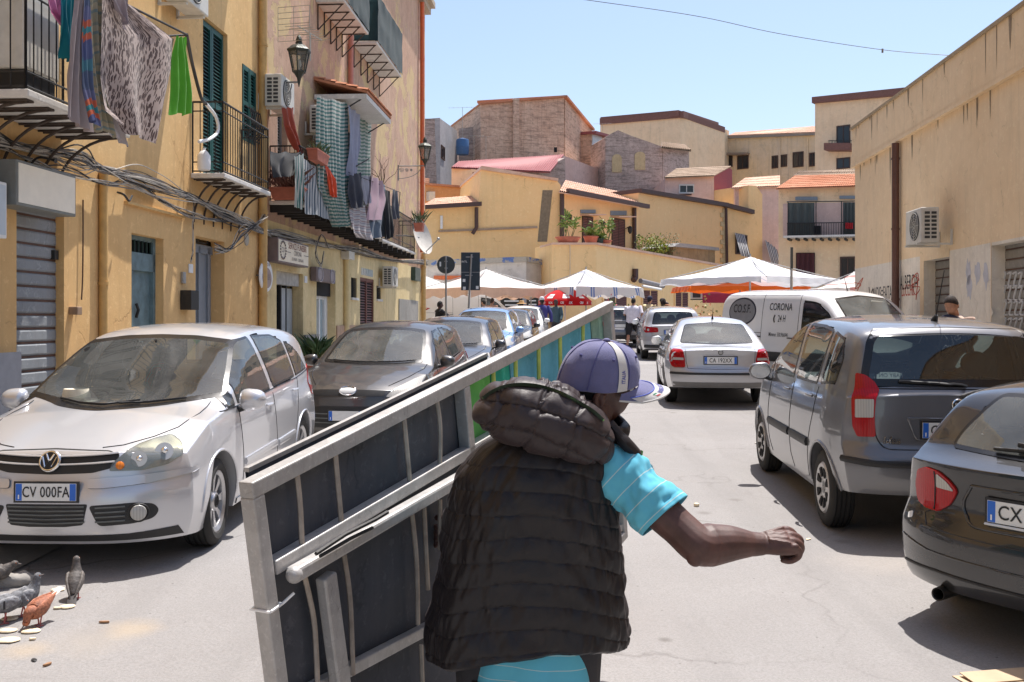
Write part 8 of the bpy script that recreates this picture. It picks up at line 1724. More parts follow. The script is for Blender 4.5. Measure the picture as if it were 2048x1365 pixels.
# hood: soft double roll lying on the shoulders
HO = V(0.094,2.685,1.575);HR = Matrix.Rotation(math.radians(14),3,'Y')
def hood_fn(u,v):
    th = 2*PI*u;ph = -PI/2+0.08+(PI-0.16)*v;x,y,z = math.cos(ph)*math.cos(th),math.cos(ph)*math.sin(th),math.sin(ph)
    sx,sy,sz = 0.186,0.122,0.088
    q = lambda c,e: math.copysign(abs(c)**e,c);p = V(sx*q(x,0.92),sy*q(y,0.9),sz*q(z,0.85))
    if p.x > 0: p.z -= 0.045*(p.x/sx)**2;p.x *= 1.0
    p.z -= 0.03*(p.x/sx)**2*(p.x < 0)
    g1 = (p.z+0.9*p.x*p.x)/0.066+0.75+0.15*math.sin(p.x*8);f1 = g1-math.floor(g1);r1 = math.floor(g1);s1 = math.sin(PI*f1)**0.36
    g2 = (p.x*1.0-0.45*p.z)/0.100+0.12*r1+0.25+0.1*math.sin(p.z*30);f2 = g2-math.floor(g2);r2 = math.floor(g2);s2 = math.sin(PI*f2)**0.3;e2 = math.exp(-min(f2,1-f2)/0.14);e1 = math.exp(-min(f1,1-f1)/0.14)
    wr = noise.noise(V(p.x*30+r1*2,p.z*70*e2+r2,2.0))*e2+noise.noise(V(p.x*75,p.z*22+r1*3,5.0))*e1
    rr = 0.014*s1*(0.8+0.2*s2)+0.011*(s2-1)*0.9+0.0075*wr+0.015*noise.fractal(V(p.x*6,p.y*6,p.z*9),0.9,2.0,3)
    n = V(p.x/sx**2,p.y/sy**2,p.z/sz**2).normalized();return HO+HR @ (p+n*rr)
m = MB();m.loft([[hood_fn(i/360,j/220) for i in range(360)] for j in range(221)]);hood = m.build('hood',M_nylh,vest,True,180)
hb = BVHTree.FromPolygons(m.v,m.f)
def onhood(px,py,off=0.002):
    o = V(0,0,HC);d = V((px-CX)/F,1,(HZ-py)/F).normalized();h = hb.ray_cast(o,d)
    return (h[0]+h[1]*off*(1 if h[1].dot(d) < 0 else -1)) if h[0] is not None else None
zp = [p for p in (onhood(x,y) for x,y in ((968,797),(985,785),(1010,775),(1040,771),(1070,773),(1100,780),(1130,792),(1160,808),(1185,824),(1205,842))) if p is not None]
if len(zp) > 3:
    zs_ = spline(zp,10);m = MB();m.tube(zs_,0.0048,6,flat=0.45);m.build('zip_tape',simple('green_zip_tape',(0.07,0.24,0.035),0.7),hood);m = MB()
    for i in range(len(zs_)-1):
        for k in range(2): p = zs_[i].lerp(zs_[i+1],k/2);t = (zs_[i+1]-zs_[i]).normalized();c = t.cross(V(0,-1,0)).normalized();q0 = p+V(0,-0.005,0.001);m.tube([q0-c*0.0045,q0+c*0.0045],0.0011,4)
    m.build('zip_teeth',simple('dark_zip_teeth',(0.02,0.035,0.02),0.4),hood,False)
# standing collar around the neck, with a green zip end
def collar(u,v):
    th = lerp(-0.30*PI,1.32*PI,u)+PI*0.0;c = V(0.185,2.775,1.50).lerp(V(0.225,2.785,1.585),v);a = 0.105-0.012*v;p = c+V(a*math.cos(th)*1.05,a*math.sin(th)*1.0,0.02*math.sin(th)-0.055*max(0,math.cos(th))*0.8);k = 0.010*abs(math.sin(v*PI*2))**0.5+0.004*noise.noise(V(u*30,v*4,0));return p+V(math.cos(th),math.sin(th),0)*k
def collar2(u,v): return collar(1-u,v)
m = MB();L = []
for j in range(15): L.append([collar(i/80,j/14) for i in range(81)]+[collar((80-i)/80,j/14)-V(math.cos(lerp(-0.30*PI,1.32*PI,(80-i)/80)),math.sin(lerp(-0.30*PI,1.32*PI,(80-i)/80)),0)*0.022 for i in range(81)])
m.loft(L);m.build('collar',M_nyl,vest,True,180)
m = MB();e = [V(0.262,2.70,1.55),V(0.30,2.70,1.505),V(0.335,2.72,1.465),V(0.345,2.74,1.44)];m.tube(spline(e,6),[0.022]*6+[0.026]*7+[0.02]*6,10,flat=0.7);fl = m.build('vest_front_edge',M_nyl,vest,True);m = MB();m.tube([V(0.345,2.712,1.442),V(0.352,2.728,1.472)],0.006,6);m.build('zip_end',simple('green_zip_tape',(0.10,0.36,0.04),0.7),fl)
# polo shirt: short sleeve and the hem below the vest
M_polo = stripes('turquoise_polo',[((0.125,0.50,0.66),10),((0.46,0.64,0.67),0.55)],5.2,1,trans=0.12,grime=0.05,wob=0.012)
SD = (EL-SH).normalized();sx_ = SD.cross(V(0,1,0)).normalized();sy_ = SD.cross(sx_)
def sleeve(u,v):
    th = 2*PI*u;c = SH.lerp(EL,-0.20+0.86*v);R_ = lerp(0.066,0.0735,sm(0,0.3,v));wr = 0.013*noise.noise(V(math.cos(th)*1.8+v*2.4,math.sin(th)*1.8,v*5.2))+0.0075*math.sin(7*v*2+2.5*math.cos(th-0.6)+th)*(1-v*0.6)+0.006*noise.noise(V(math.cos(th)*4+v*6,math.sin(th)*4,v*11))
    if v > 0.93: wr *= 0.4;R_ += 0.0025
    return c+(sx_*math.cos(th)*1.04+sy_*math.sin(th))*(R_+wr)+SD*(0.012*math.cos(th+0.5)*v)
o = cloth_mesh('polo_sleeve',sleeve,72,64,M_polo,MAN);sd = o.modifiers.new('solid','SOLIDIFY');sd.thickness = 0.003
ls = MB();limb(ls,[LS+V(0.04,0,0.01),LS.lerp(LE,0.35),LS.lerp(LE,0.75)],[0.074,0.072,0.073],24);ls.build('polo_sleeve',M_polo,MAN,True)
def hem(u,v):
    th = 2*PI*u;z = lerp(0.98,0.775,v);f_ = 0.010*math.sin(9*th+2)*v+0.006*noise.noise(V(th*3,z*9,0));return V(0.050+(0.176+0.012*v+f_)*math.copysign(abs(math.cos(th))**0.85,math.cos(th)),2.80+(0.145+0.012*v+f_)*math.copysign(abs(math.sin(th))**0.85,math.sin(th)),z+0.012*math.sin(th*2))
o = cloth_mesh('polo_hem',hem,120,24,M_polo,MAN);sd = o.modifiers.new('solid','SOLIDIFY');sd.thickness = 0.003
# trousers and shoes
M_trou = simple('dark_trousers',(0.025,0.025,0.03),0.85,var=0.2,bump=0.2);m = MB()
for x,y in ((-0.03,2.72),(0.15,2.95)):
    x0 = -0.05 if x < 0.05 else 0.14;m.loft([ring_((x0,2.80,0.95),0.115,0.125),ring_((x0,2.80,0.80),0.105,0.115),ring_((lerp(x0,x,0.6),lerp(2.8,y,0.6)+0.02,0.5),0.085,0.085),ring_((x,y,0.25+g0),0.075,0.075),ring_((x,y,g0+0.06),0.072,0.078)])
m.build('trousers',M_trou,MAN,True)
for x,y in ((-0.03,2.72),(0.15,2.95)):
    m = MB();m.loft([[V(x+0.045*k*math.cos(t),y+0.05+0.14*k*math.sin(t),g0+z) for t in (2*PI*j/20 for j in range(20))] for k,z in ((1.0,0.0),(1.05,0.03),(0.85,0.07),(0.5,0.095))]);m.build('shoe',M_black,MAN,True)
sb.close()
# ---------------------------------------------------------------- market: shop, canopies, signs, people, birds, litter
h,sb = house('low white shop with a peeling blue band along its roof edge',1000,46.5,'shop');p = Pl(820,46.5,1052,46.5);p.poly('wall',plaster('grey_white_shop',(0.62,0.58,0.54),(0.70,0.66,0.62),stain=0.2,streak=0.2),[(820,720),(1052,720),(1052,522),(820,532)],0,-2.2,h)
q = Pl(1052,46.5,1182,50);q.poly('wall',plaster('pale_grey_shop',(0.52,0.49,0.47),(0.60,0.57,0.54),stain=0.2,streak=0.2),[(1052,720),(1182,720),(1182,545),(1052,522)],0.006,-1.5,h);M_bl = plaster('peeling_blue_band',(0.10,0.17,0.40),(0.15,0.23,0.46),dark=(0.5,0.45,0.38),stain=0.5,streak=0.1,under=(0.50,0.46,0.40),peel=0.55,scale=2.5)
p.poly('roof_band',M_bl,[(820,534),(1053,524),(1053,514),(820,522)],0.12,-2.2,h);q.poly('roof_band',M_bl,[(1052,524),(1184,550),(1184,541),(1052,514)],0.12,-1.5,h);p.rect('doorway',M_dark,850,900,588,680,0.02,-0.2,h);p.rect('doorway',M_dark,935,975,596,640,0.02,-0.2,h);p.rect('orange_board',simple('orange_board',(0.6,0.15,0.05),0.6),868,925,552,560,0.15,0.0,h);sb.close()
for nm,lb,px,Y,w,hh,d,mt,base in (('notice_board','blue lettered notice board under the market canopy',1023,45.6,0.95,1.3,0.05,simple('blue_board',(0.10,0.16,0.42),0.5),0.9),('notice_board','dark blue drinks board beside the blue notice board',995,45.8,0.55,1.25,0.05,simple('navy_board',(0.02,0.03,0.07),0.5),0.9),('menu_board','black menu board beside the man in the purple blue shirt',1065,45.4,0.5,1.2,0.05,simple('black_board',(0.012,0.012,0.015),0.4),0.8)):
    t = thing(nm,lb,'sign',V((px-CX)/F*Y,Y,gz(Y)+base));m = MB();m.box((0,0,hh/2),(w,d,hh));m.build('board',mt,t,False)
    m = MB();m.box((0,-d/2-0.004,hh/2),(w*1.06,0.006,hh*1.03));m.build('board_frame',M_iron,t,False);m = MB()
    for k in range(5): m.box((0,-d/2-0.011,hh*(0.25+0.14*k)),(w*(0.7-0.08*(k % 2)),0.004,hh*0.045))
    m.build('text_lines',M_white,t,False);m = MB();m.box((-w*0.4,0,-base/2),(0.04,0.04,base));m.box((w*0.4,0,-base/2),(0.04,0.04,base));m.build('board_legs',M_iron,t,False)
def canopy(label,px,pyt,Y,a,b,rot,drop,val,mat,valmat=None,pole=True,cat='market canopy',group=None,sag=0.10,name='market_canopy',tilt=0.0):
    X = (px-CX)/F*Y;zt = HC+(HZ-pyt)/F*Y;t = thing(name,label,cat,(X,Y,gz(Y)),rot,group);h0 = zt-gz(Y);m = MB()
    def top(u,v):
        x,y = (u-0.5)*2,(v-0.5)*2;k = max(abs(x),abs(y));return V(x*a,y*b,h0-drop*k-sag*math.sin(PI*k)*(0.4+0.6*(1-abs(abs(x)-abs(y))))+0.03*noise.noise(V(x*3,y*3,px))+tilt*x)
    o = cloth_mesh('canopy_top',top,40,40,mat,t);m = MB();L = []
    edge = [(-1+2*i/20,-1) for i in range(20)]+[(1,-1+2*i/20) for i in range(20)]+[(1-2*i/20,1) for i in range(20)]+[(-1,1-2*i/20) for i in range(20)]
    def vfn(u,v):
        e = edge[min(79,int(u*80)) % 80];p_ = top((e[0]+1)/2,(e[1]+1)/2);return p_+V(e[0]*0.05*v,e[1]*0.05*v,-val*v*(0.85+0.15*math.cos(u*80*PI/2.5)))+V(e[0],e[1],0)*0.03*v*math.sin(u*150)
    cloth_mesh('canopy_valance',vfn,80,4,valmat or mat,t)
    m = MB()
    for sx in (-1,1):
        for sy in (-1,1): m.tube([V(0,0,h0-0.05),top((sx+1)/2,(sy+1)/2)-V(0,0,0.03)],0.015,5)
    if pole: m.tube([V(0,0,0),V(0,0,h0+0.08)],0.03,8)
    m.build('canopy_frame',M_steel,t);return t
M_cwh = cloth('canopy_white',(0.80,0.76,0.72),0.35);M_cpk = stripes('canopy_pink',[((0.80,0.70,0.64),1),((0.80,0.78,0.75),3)],3,0,trans=0.35,grime=0.04);M_cpv = cloth('canopy_peach',(0.74,0.50,0.36),0.4)
M_cbl = stripes('canopy_blue_stripe',[((0.80,0.79,0.78),7),((0.30,0.36,0.55),0.5),((0.8,0.79,0.78),0.6),((0.30,0.36,0.55),0.5),((0.80,0.79,0.78),2)],4,0,trans=0.35,grime=0.04);M_cblv = stripes('canopy_blue_valance',[((0.78,0.72,0.66),6),((0.16,0.24,0.48),0.6),((0.7,0.68,0.66),0.5),((0.16,0.24,0.48),0.6),((0.78,0.72,0.66),2)],12,0,trans=0.3,grime=0.05)
M_cps = stripes('canopy_pale_stripe',[((0.82,0.82,0.83),5),((0.52,0.60,0.72),0.5),((0.82,0.82,0.83),2)],4,1,trans=0.3,grime=0.04)
canopy('wide pale peach market canopy behind the two road signs',972,538,41.5,2.15,2.15,0.62,0.85,0.42,M_cpk,M_cpv);canopy('white and blue striped market canopy above the red umbrella',1172,538,41.0,1.65,1.65,0.55,0.80,0.42,M_cbl,M_cblv);canopy('large white market canopy in front of the white van',1500,513,32.0,2.0,2.0,0.72,0.74,0.22,M_cps)
canopy('white canopy half hidden at the far left behind the house corner',850,552,44,1.6,1.6,0.5,0.6,0.3,M_cwh);canopy('orange awning below the large white canopy',1480,560,34.5,2.1,1.0,0.15,0.25,0.2,cloth('orange_awning',(0.70,0.14,0.02),0.4));canopy('crumpled white canopy at the warehouse corner',1712,540,26.5,0.85,0.85,0.5,0.5,0.25,stripes('canopy_pink_white',[((0.8,0.78,0.76),4),((0.7,0.35,0.33),1)],5,0,trans=0.3));canopy('pink and white fringed canopy between the two big canopies',1062,566,42.5,0.9,0.9,0.5,0.4,0.25,M_cpk,M_cpv)
# red beer umbrella
Y = 40.0;X = (1130-CX)/F*Y;zt = HC+(HZ-577)/F*Y-gz(Y);ru = thing('beach_umbrella','red round umbrella with white printed panels at the market','umbrella',(X,Y,gz(Y)));m = MB();rings = []
for j in range(9):
    t = j/8;rings.append([V(1.05*t*math.cos(a)*(1+0.02*math.cos(8*a)*t),1.05*t*math.sin(a)*(1+0.02*math.cos(8*a)*t),zt-0.52*t**1.9) for a in (2*PI*k/64 for k in range(64))])
rings[0] = [V(0.02*math.cos(2*PI*k/64),0.02*math.sin(2*PI*k/64),zt) for k in range(64)];rings.append([p_+V(0,0,-0.16) for p_ in rings[-1]]);m.loft(rings,True,False);m.build('umbrella_cloth',cloth('red_umbrella',(0.60,0.012,0.015),0.35),ru,True,50)
def umb(a,t,off=0.012): return V((1.05*t+off)*math.cos(a),(1.05*t+off)*math.sin(a),zt-0.52*t**1.9+off)
for k in range(5):
    a0 = -PI/2+(k-2)*PI/4.2;m = MB();m.grid(lambda u,v: umb(a0+(u-0.5)*0.30,0.70+0.20*v),8,4);o = m.build('printed_panel',M_white,ru,True,recalc=False);vs,fs = text_mesh('CRIK CROK',1.0,0,0.02);m = MB();m.add([umb(a0+q_.x*0.045,0.80-q_.y*0.09,0.018) for q_ in vs],fs);m.build('panel_lettering',M_pblue if False else simple('red_ink',(0.55,0.02,0.02),0.6),o,False,recalc=False)
    m = MB();m.add([V(1.065*math.cos(a0+q_.x*0.085),1.065*math.sin(a0+q_.x*0.085),zt-0.60+q_.y*0.13) for q_ in vs],fs);m.build('valance_lettering',M_white,ru,False,recalc=False)
m = MB();m.tube([V(0,0,0),V(0,0,zt)],0.025,8);m.build('umbrella_pole',M_white,ru)
# backs of road signs
M_sgb = simple('sign_back_grey',(0.055,0.062,0.062),0.6,var=0.15);M_sgb2 = simple('sign_back_navy',(0.028,0.042,0.055),0.6,var=0.15)
c = P(892,530,30);t = thing('road_sign','back of a round road sign on a thin pole','road sign',V(c.x,c.y,gz(30)));c = c-t.location;disc('sign_plate',c+V(0,0.02,0),(0,-1,0),0.27,M_sgb,t,0.02,36);m = MB();m.tube([V(0,0,0),V(c.x,-0.03,c.z+0.25)],0.028,8);m.box((0,-0.01,c.z+0.1),(0.1,0.05,0.03));m.box((0,-0.01,c.z-0.1),(0.1,0.05,0.03));m.build('sign_pole',M_steel,t);m = MB();m.box((-0.17,-0.004,c.z+0.02),(0.05,0.006,0.14));m.build('sticker',M_white,t,False)
c = P(941,543,29.5);t = thing('road_sign','back of a tall rectangular road sign with small stickers','road sign',V(c.x-0.03,c.y,gz(29.5)));z = c.z-gz(29.5);m = MB();m.box((0.03,0.0,z),(0.56,0.02,1.12));m.build('sign_plate',M_sgb2,t,False,bevel=0.01);m = MB();m.tube([V(-0.10,-0.03,0),V(0.06,-0.03,z+0.5)],0.03,8);m.build('sign_pole',M_steel,t)
m = MB();m.box((0.03,-0.012,z-0.03),(0.56,0.006,0.012));m.box((0.0,-0.014,z+0.42),(0.22,0.012,0.025));m.box((-0.02,-0.014,z-0.12),(0.22,0.012,0.025));m.build('sign_rib',M_steel,t,False);m = MB()
for x,zz in ((-0.19,-0.27),(0.20,-0.48),(-0.18,-0.5)): m = MB();m.box((x+0.03,-0.013,z+zz),(0.08,0.006,0.09));m.build('sticker',M_white,t,False)
vs,fs = text_mesh('INTL',0.08);m = MB();m.add([V(-0.15+q_.x,-0.013,z+0.28+q_.y) for q_ in vs],fs);m.build('sign_lettering',M_white,t,False)
c = P(1583,495,26);t = thing('pole','thin grey pole standing behind the white van','pole',V(c.x,c.y,gz(26)));m = MB();m.tube([V(0,0,0),V(0,0,c.z-gz(26))],0.035,8);m.build('pole_tube',M_steel,t);m = MB();m.box((0,-0.03,c.z-gz(26)-0.28),(0.06,0.03,0.55));m.build('narrow_sign',M_sgb,t,False)
# second van, parked across the market on the left
def plainvan():
    c = copy_tree(CV.root);c['label'] = 'plain white van parked across the market on the left';c['category'] = 'van'
    for o in list(kids(c)):
        b0 = o.name.split('.')[0]
        if b0 in ('oval_sign','side_lettering','telephone_mark'):
            for k in kids(o): bpy.data.objects.remove(k)
            bpy.data.objects.remove(o)
    c.matrix_world = Matrix.Translation((-1.7,43.5,gz(43.5))) @ Matrix.Rotation(math.radians(-82),4,'Z');return c
plainvan()
# maroon rounded awning and small air conditioner by the shop
t = thing('dome_awning','maroon rounded shop awning left of the white van','awning',P(1432,590,38));m = MB();m.loft([[V(x,-0.55*math.sin(a),0.35*math.cos(a)*1.2-0.1) for a in (PI*k/24 for k in range(13))] for x in (-0.62,-0.3,0,0.3,0.62)],False,False);m.loft([[V(x,-0.55,-0.1-0.22*k) for k in (0,1)] for x in (-0.62,-0.3,0,0.3,0.62)],False,False);m.build('awning_cloth',cloth('maroon_awning',(0.34,0.04,0.075),0.3),t)
t = thing('air_conditioner','white air conditioner left of the maroon awning','air conditioner',P(1398,598,38.5),group='air conditioners on the facades');m = MB();m.box((0,0,0.25),(0.62,0.3,0.5));m.build('casing',M_acw,t,False,bevel=0.02);m = MB();m.box((-0.12,-0.152,0.25),(0.30,0.01,0.42));m.build('side_louvre',M_grillb,t,False);m = MB();m.box((0,0.2,-0.02),(0.5,0.5,0.04));m.build('wall_bracket',M_iron,t,False)
shrub('pink flowering oleander beside the raised end of the table frame',V((1222-CX)/F*38,38,gz(38)),(0.35,0.35,0.9),420,[(0.08,0.13,0.03),(0.14,0.18,0.05),(0.60,0.10,0.14)],51,lw=0.07);shrub('dry orange tinted frangipani beside the maroon awning',V((1412-CX)/F*36,36,gz(36)),(0.6,0.4,0.85),200,[(0.55,0.34,0.12),(0.50,0.22,0.10),(0.22,0.26,0.08)],52,lw=0.08);shrub('low yellow green plant behind the man in white shirt',V((1262-CX)/F*40,40,gz(40)),(0.8,0.4,0.72),300,[(0.30,0.28,0.08),(0.16,0.2,0.05)],53,lw=0.07)
# ---- people
M_skl = skinm('tanned_skin',(0.42,0.22,0.14));M_skm = skinm('brown_skin',(0.20,0.10,0.065))
def figure(label,X,Y,ang,H=1.74,shirt=(0.5,0.5,0.5),trou=(0.03,0.03,0.035),skin=None,hair=(0.02,0.015,0.012),shorts=False,stride=0.25,lean=0.0,head=0.0,arms=((0.1,0.15),(0.1,-0.1)),fat=1.0,cap=None,hat=None,long=False,bag=False,dread=False,group='people in the market'):
    t = thing('person',label,'person',(X,Y,gz(Y)),ang,group);k = H/1.74;skin = skin or M_skl
    def v(x,y,z): return V(x*k*fat if z < 1.45 else x*k,(y+lean*max(0,z-0.9)**1.2)*k,(z-(0.25*lean*lean*max(0,z-0.9)))*k)
    hc = v(0,0.02+head*0.10,1.615-head*0.05);Rh = Matrix.Rotation(-head*0.8,3,'X');m = MB();rings = []
    for j in range(17):
        ph = -PI/2+0.06+(PI-0.12)*j/16;row = []
        for i in range(22):
            f,r,u = head_fn(2*PI*i/22,ph);row.append(hc+Rh @ V(r,f,u)*k)
        rings.append(row)
    m.loft(rings);limb(m,[v(0,0,1.42),v(0,0.0,1.5),hc-V(0,0,0.05)],[0.065*k,0.055*k,0.055*k],10)
    for s in (-1,1): m.ell(hc+Rh @ V(s*0.074,-0.01,-0.01)*k,(0.012,0.022,0.032))
    m.loft([ring_(v(0,0,z),a*k*fat,b*k*fat,16) for z,a,b in ((0.82,0.12,0.09),(1.0,0.13,0.09),(1.2,0.15,0.10),(1.36,0.16,0.09),(1.44,0.10,0.07))])
    AR = []
    for s,(out,fw) in zip((-1,1),arms):
        S_ = v(s*0.185,0,1.40);E_ = v(s*(0.215+out*0.3),fw*0.5-0.02,1.13);Wr = v(s*(0.20+out*0.5-(0.1 if fw > 0.6 else 0)),fw*1.0+0.05,0.90+fw*0.3);AR.append((S_,E_,Wr));limb(m,[S_,S_.lerp(E_,0.5),E_,E_.lerp(Wr,0.3),Wr],[0.055*k,0.048*k,0.042*k,0.042*k,0.028*k],10);hd_ = (Wr-E_).normalized();m.ell(Wr+hd_*0.045*k,(0.026*k,0.034*k,0.055*k))
        for q_ in range(4): limb(m,[Wr+hd_*0.07*k+V(0,(q_-1.5)*0.017,0),Wr+hd_*0.115*k+V(-s*0.008,(q_-1.5)*0.018,0),Wr+hd_*0.14*k+V(-s*0.025,(q_-1.5)*0.018,0)],[0.010*k,0.0095*k,0.008*k],6)
        limb(m,[Wr+hd_*0.02*k+V(0,0.025,0),Wr+hd_*0.075*k+V(-s*0.01,0.045,0)],[0.012*k,0.010*k],6)
    LG = []
    for s in (-1,1):
        d = stride*s*0.5;Hh = v(s*0.09,0,0.88);K = v(s*0.10,d*0.55+0.03,0.48);A = v(s*0.10,d-0.02,0.09);LG.append((Hh,K,A));limb(m,[Hh,Hh.lerp(K,0.5),K,K.lerp(A,0.35),A],[0.085*k*fat,0.072*k*fat,0.052*k,0.056*k,0.035*k],12)
    b = m.build('body',skin,t,True,180);rm = b.modifiers.new('remesh','REMESH');rm.mode = 'VOXEL';rm.voxel_size = 0.011;rm.use_smooth_shade = True
    sm_ = simple('shirt_'+label[:24],shirt,0.85,var=0.12,scale=14,bump=0.35,bscale=18);tm = simple('trousers_'+label[:24],trou,0.85,var=0.15,bump=0.3,bscale=18);m = MB();rings = []
    for z,a,w in ((0.86,0.185,0.125),(0.92,0.185,0.13),(1.05,0.175,0.13),(1.2,0.185,0.125),(1.34,0.200,0.115),(1.42,0.155,0.095),(1.465,0.085,0.075)): rings.append([p_+V(noise.noise(p_*9+V(X,0,0)),noise.noise(p_*9),0)*0.012 for p_ in ring_(v(0,0,z),a*k*fat,w*k*fat,28)])
    m.loft(rings,True,False)
    for (S_,E_,Wr) in AR: limb(m,[S_.lerp(E_,-0.12),S_.lerp(E_,0.4),S_.lerp(E_,0.8)]+([E_,E_.lerp(Wr,0.5),E_.lerp(Wr,0.92)] if long else []),[0.072*k,0.068*k,0.070*k]+([0.058*k,0.052*k,0.05*k] if long else []),14)
    m.build('shirt',sm_,t,True,180);m = MB()
    m.loft([ring_(v(0,0,z),a*k*fat,w*k*fat,24) for z,a,w in ((0.98,0.165,0.115),(0.9,0.18,0.125),(0.80,0.175,0.12))])
    for (Hh,K,A) in LG:
        pts = [Hh,Hh.lerp(K,0.5),K]+([K.lerp(A,0.12)] if shorts else [K.lerp(A,0.5),A]);limb(m,pts,[0.105*k*fat,0.098*k*fat,0.088*k,0.088*k] if shorts else [0.105*k*fat,0.09*k*fat,0.075*k,0.068*k,0.065*k],14)
    m.build('trousers',tm,t,True,180)
    for (Hh,K,A) in LG: m = MB();m.loft([[V(A.x+0.042*q_*math.cos(a),A.y+0.06+0.13*q_*math.sin(a),z) for a in (2*PI*j/16 for j in range(16))] for q_,z in ((1,0.0),(1.05,0.03),(0.8,0.075),(0.5,0.11))]);m.build('shoe',M_black,t,True)
    hm = simple('hair_'+label[:20],hair,0.8,var=0.3,bump=0.5,bscale=120);m = MB();rings = []
    for j in range(12):
        phf = lambda th: lerp(0.10+0.52*math.cos(th)-0.18*(math.cos(th) < -0.2),1.55,j/11)
        rings.append([hc+Rh @ (V(math.sin(th)*0.074,math.cos(th)*0.096,0)*math.cos(phf(th))*1.10+V(0,0,0.122*math.sin(phf(th))*1.08))*k for th in (2*PI*i/28 for i in range(28))])
    m.loft(rings)
    if dread:
        rnd = random.Random(3)
        for j in range(34): a = rnd.uniform(PI*0.45,PI*1.55);p0 = hc+Rh @ V(math.sin(a)*0.08,math.cos(a)*0.10,0.06)*k;m.tube(spline([p0,p0+V(math.sin(a)*0.04,math.cos(a)*0.06,-0.08),p0+V(math.sin(a)*0.05,math.cos(a)*0.09-0.03,-rnd.uniform(0.2,0.36))],4),0.011,5)
    m.build('hair',hm,t,True,180)
    if cap:
        m = MB();m.loft([[hc+Rh @ V(math.sin(th)*0.088*r,math.cos(th)*0.108*r,z)*k for th in (2*PI*i/28 for i in range(28))] for r,z in ((1.0,0.03),(1.02,0.06),(0.93,0.10),(0.7,0.135),(0.35,0.155),(0.05,0.16))]);m.grid(lambda u,w: hc+Rh @ V((u-0.5)*0.15,0.09+0.085*w*math.cos((u-0.5)*2.4),0.035-0.018*w)*k,10,4);m.build('cap',simple('cap_'+label[:20],cap,0.85),t,True,50)
    if hat:
        m = MB();m.loft([[hc+Rh @ V(math.sin(th)*r,math.cos(th)*r*1.1,z)*k for th in (2*PI*i/36 for i in range(36))] for r,z in ((0.20,0.03),(0.19,0.045),(0.10,0.055),(0.095,0.14),(0.08,0.155),(0.01,0.158))]);m.loft([[hc+Rh @ V(math.sin(th)*r,math.cos(th)*r*1.1,z)*k for th in (2*PI*i/36 for i in range(36))] for r,z in ((0.20,0.03),(0.09,0.04))],True,False);m.build('straw_hat',simple('straw',(0.62,0.38,0.16),0.8,var=0.2,bump=0.4,bscale=80),t,True,50)
    if bag:
        m = MB();q0,q1 = v(-0.12,0.10,1.44),v(0.20,0.0,1.0);m.tube([v(-0.13,-0.02,1.46),v(-0.06,-0.125,1.36),v(0.08,-0.145,1.15),v(0.19,-0.09,0.98)],0.014,6,flat=0.5);m.tube([v(-0.13,-0.02,1.46),v(-0.06,0.125,1.36),v(0.08,0.145,1.15),v(0.19,0.06,0.98)],0.014,6,flat=0.5);m.box(v(0.21,0.0,0.92),(0.07,0.2,0.16));m.build('shoulder_bag',M_black,t,True,40)
    return t
px_ = lambda px,Y: (px-CX)/F*Y
figure('heavy man in a white t-shirt and black shorts walking away',px_(1266,35.2),35.2,-0.35,1.76,(0.72,0.70,0.78),(0.012,0.012,0.016),shorts=True,stride=0.55,lean=0.08,arms=((0.1,0.2),(0.15,-0.15)),fat=1.32,bag=True)
figure('man in a pale yellow t-shirt and dark cap with a bag strap',px_(1299,36.5),36.5,-0.8,1.80,(0.62,0.50,0.28),(0.014,0.014,0.018),stride=0.3,cap=(0.02,0.02,0.05),arms=((0.25,0.35),(0.1,0.1)),fat=1.12,bag=True)
figure('person with dreadlocks in a brown shirt bending over behind the silver estate',px_(1344,37.5),37.5,1.25,1.82,(0.34,0.15,0.07),skin=M_skd,dread=True,head=0.9,lean=0.35,stride=0.2,arms=((0.1,0.4),(0.1,0.5)))
figure('woman dressed in black standing under the peach canopy',px_(879,32.0),32.0,-1.1,1.66,(0.014,0.013,0.014),skin=M_skd,stride=0.1,arms=((0.1,0.6),(0.1,0.7)),fat=1.05,long=True)
figure('dark haired bare shouldered woman left of the pair by the canopy pole',px_(968,38.6),38.6,0.9,1.68,(0.40,0.36,0.36),stride=0.1);figure('bald tanned man beside the canopy pole',px_(984,39.2),39.2,-0.5,1.74,(0.45,0.25,0.17),hair=(0.05,0.03,0.02),stride=0.1)
figure('woman in a wide straw hat under the canopy',px_(1043,38.0),38.0,-0.3,1.62,(0.5,0.30,0.22),hat=True,stride=0.1)
figure('man in a purple blue shirt and white skull cap walking away',px_(1084,35.5),35.5,0.2,1.78,(0.055,0.05,0.21),(0.03,0.03,0.07),skin=M_skd,cap=(0.55,0.55,0.56),stride=0.35,long=True,arms=((0.25,0.1),(0.2,-0.1)),fat=1.1)
figure('person in a grey and teal jacket under the red umbrella',px_(1112,37.0),37.0,2.8,1.70,(0.05,0.09,0.11),skin=M_skd,stride=0.15,long=True)
figure('dark haired man with a scarf behind the grey mini MPV',px_(1908,13.2),13.2,2.3,1.86,(0.58,0.42,0.34),hair=(0.03,0.02,0.016),stride=0.15,head=0.5,group=None)
m = MB();X,Y = px_(1908,13.2),13.2;sc_ = V(X-0.02,Y,gz(Y)+1.50);m.tube([sc_+V(0.13*math.cos(a),0.12*math.sin(a),0.03*math.sin(2*a)) for a in (2*PI*k/24 for k in range(24))],0.055,10,closed=True);m.tube([sc_+V(0.03,-0.13,0.0),sc_+V(0.10,-0.16,-0.16)],[0.05,0.04],8);tag(m.build('scarf',simple('navy_scarf',(0.015,0.022,0.05),0.9,var=0.4,scale=30)),'navy scarf around the neck of the man by the warehouse','scarf')
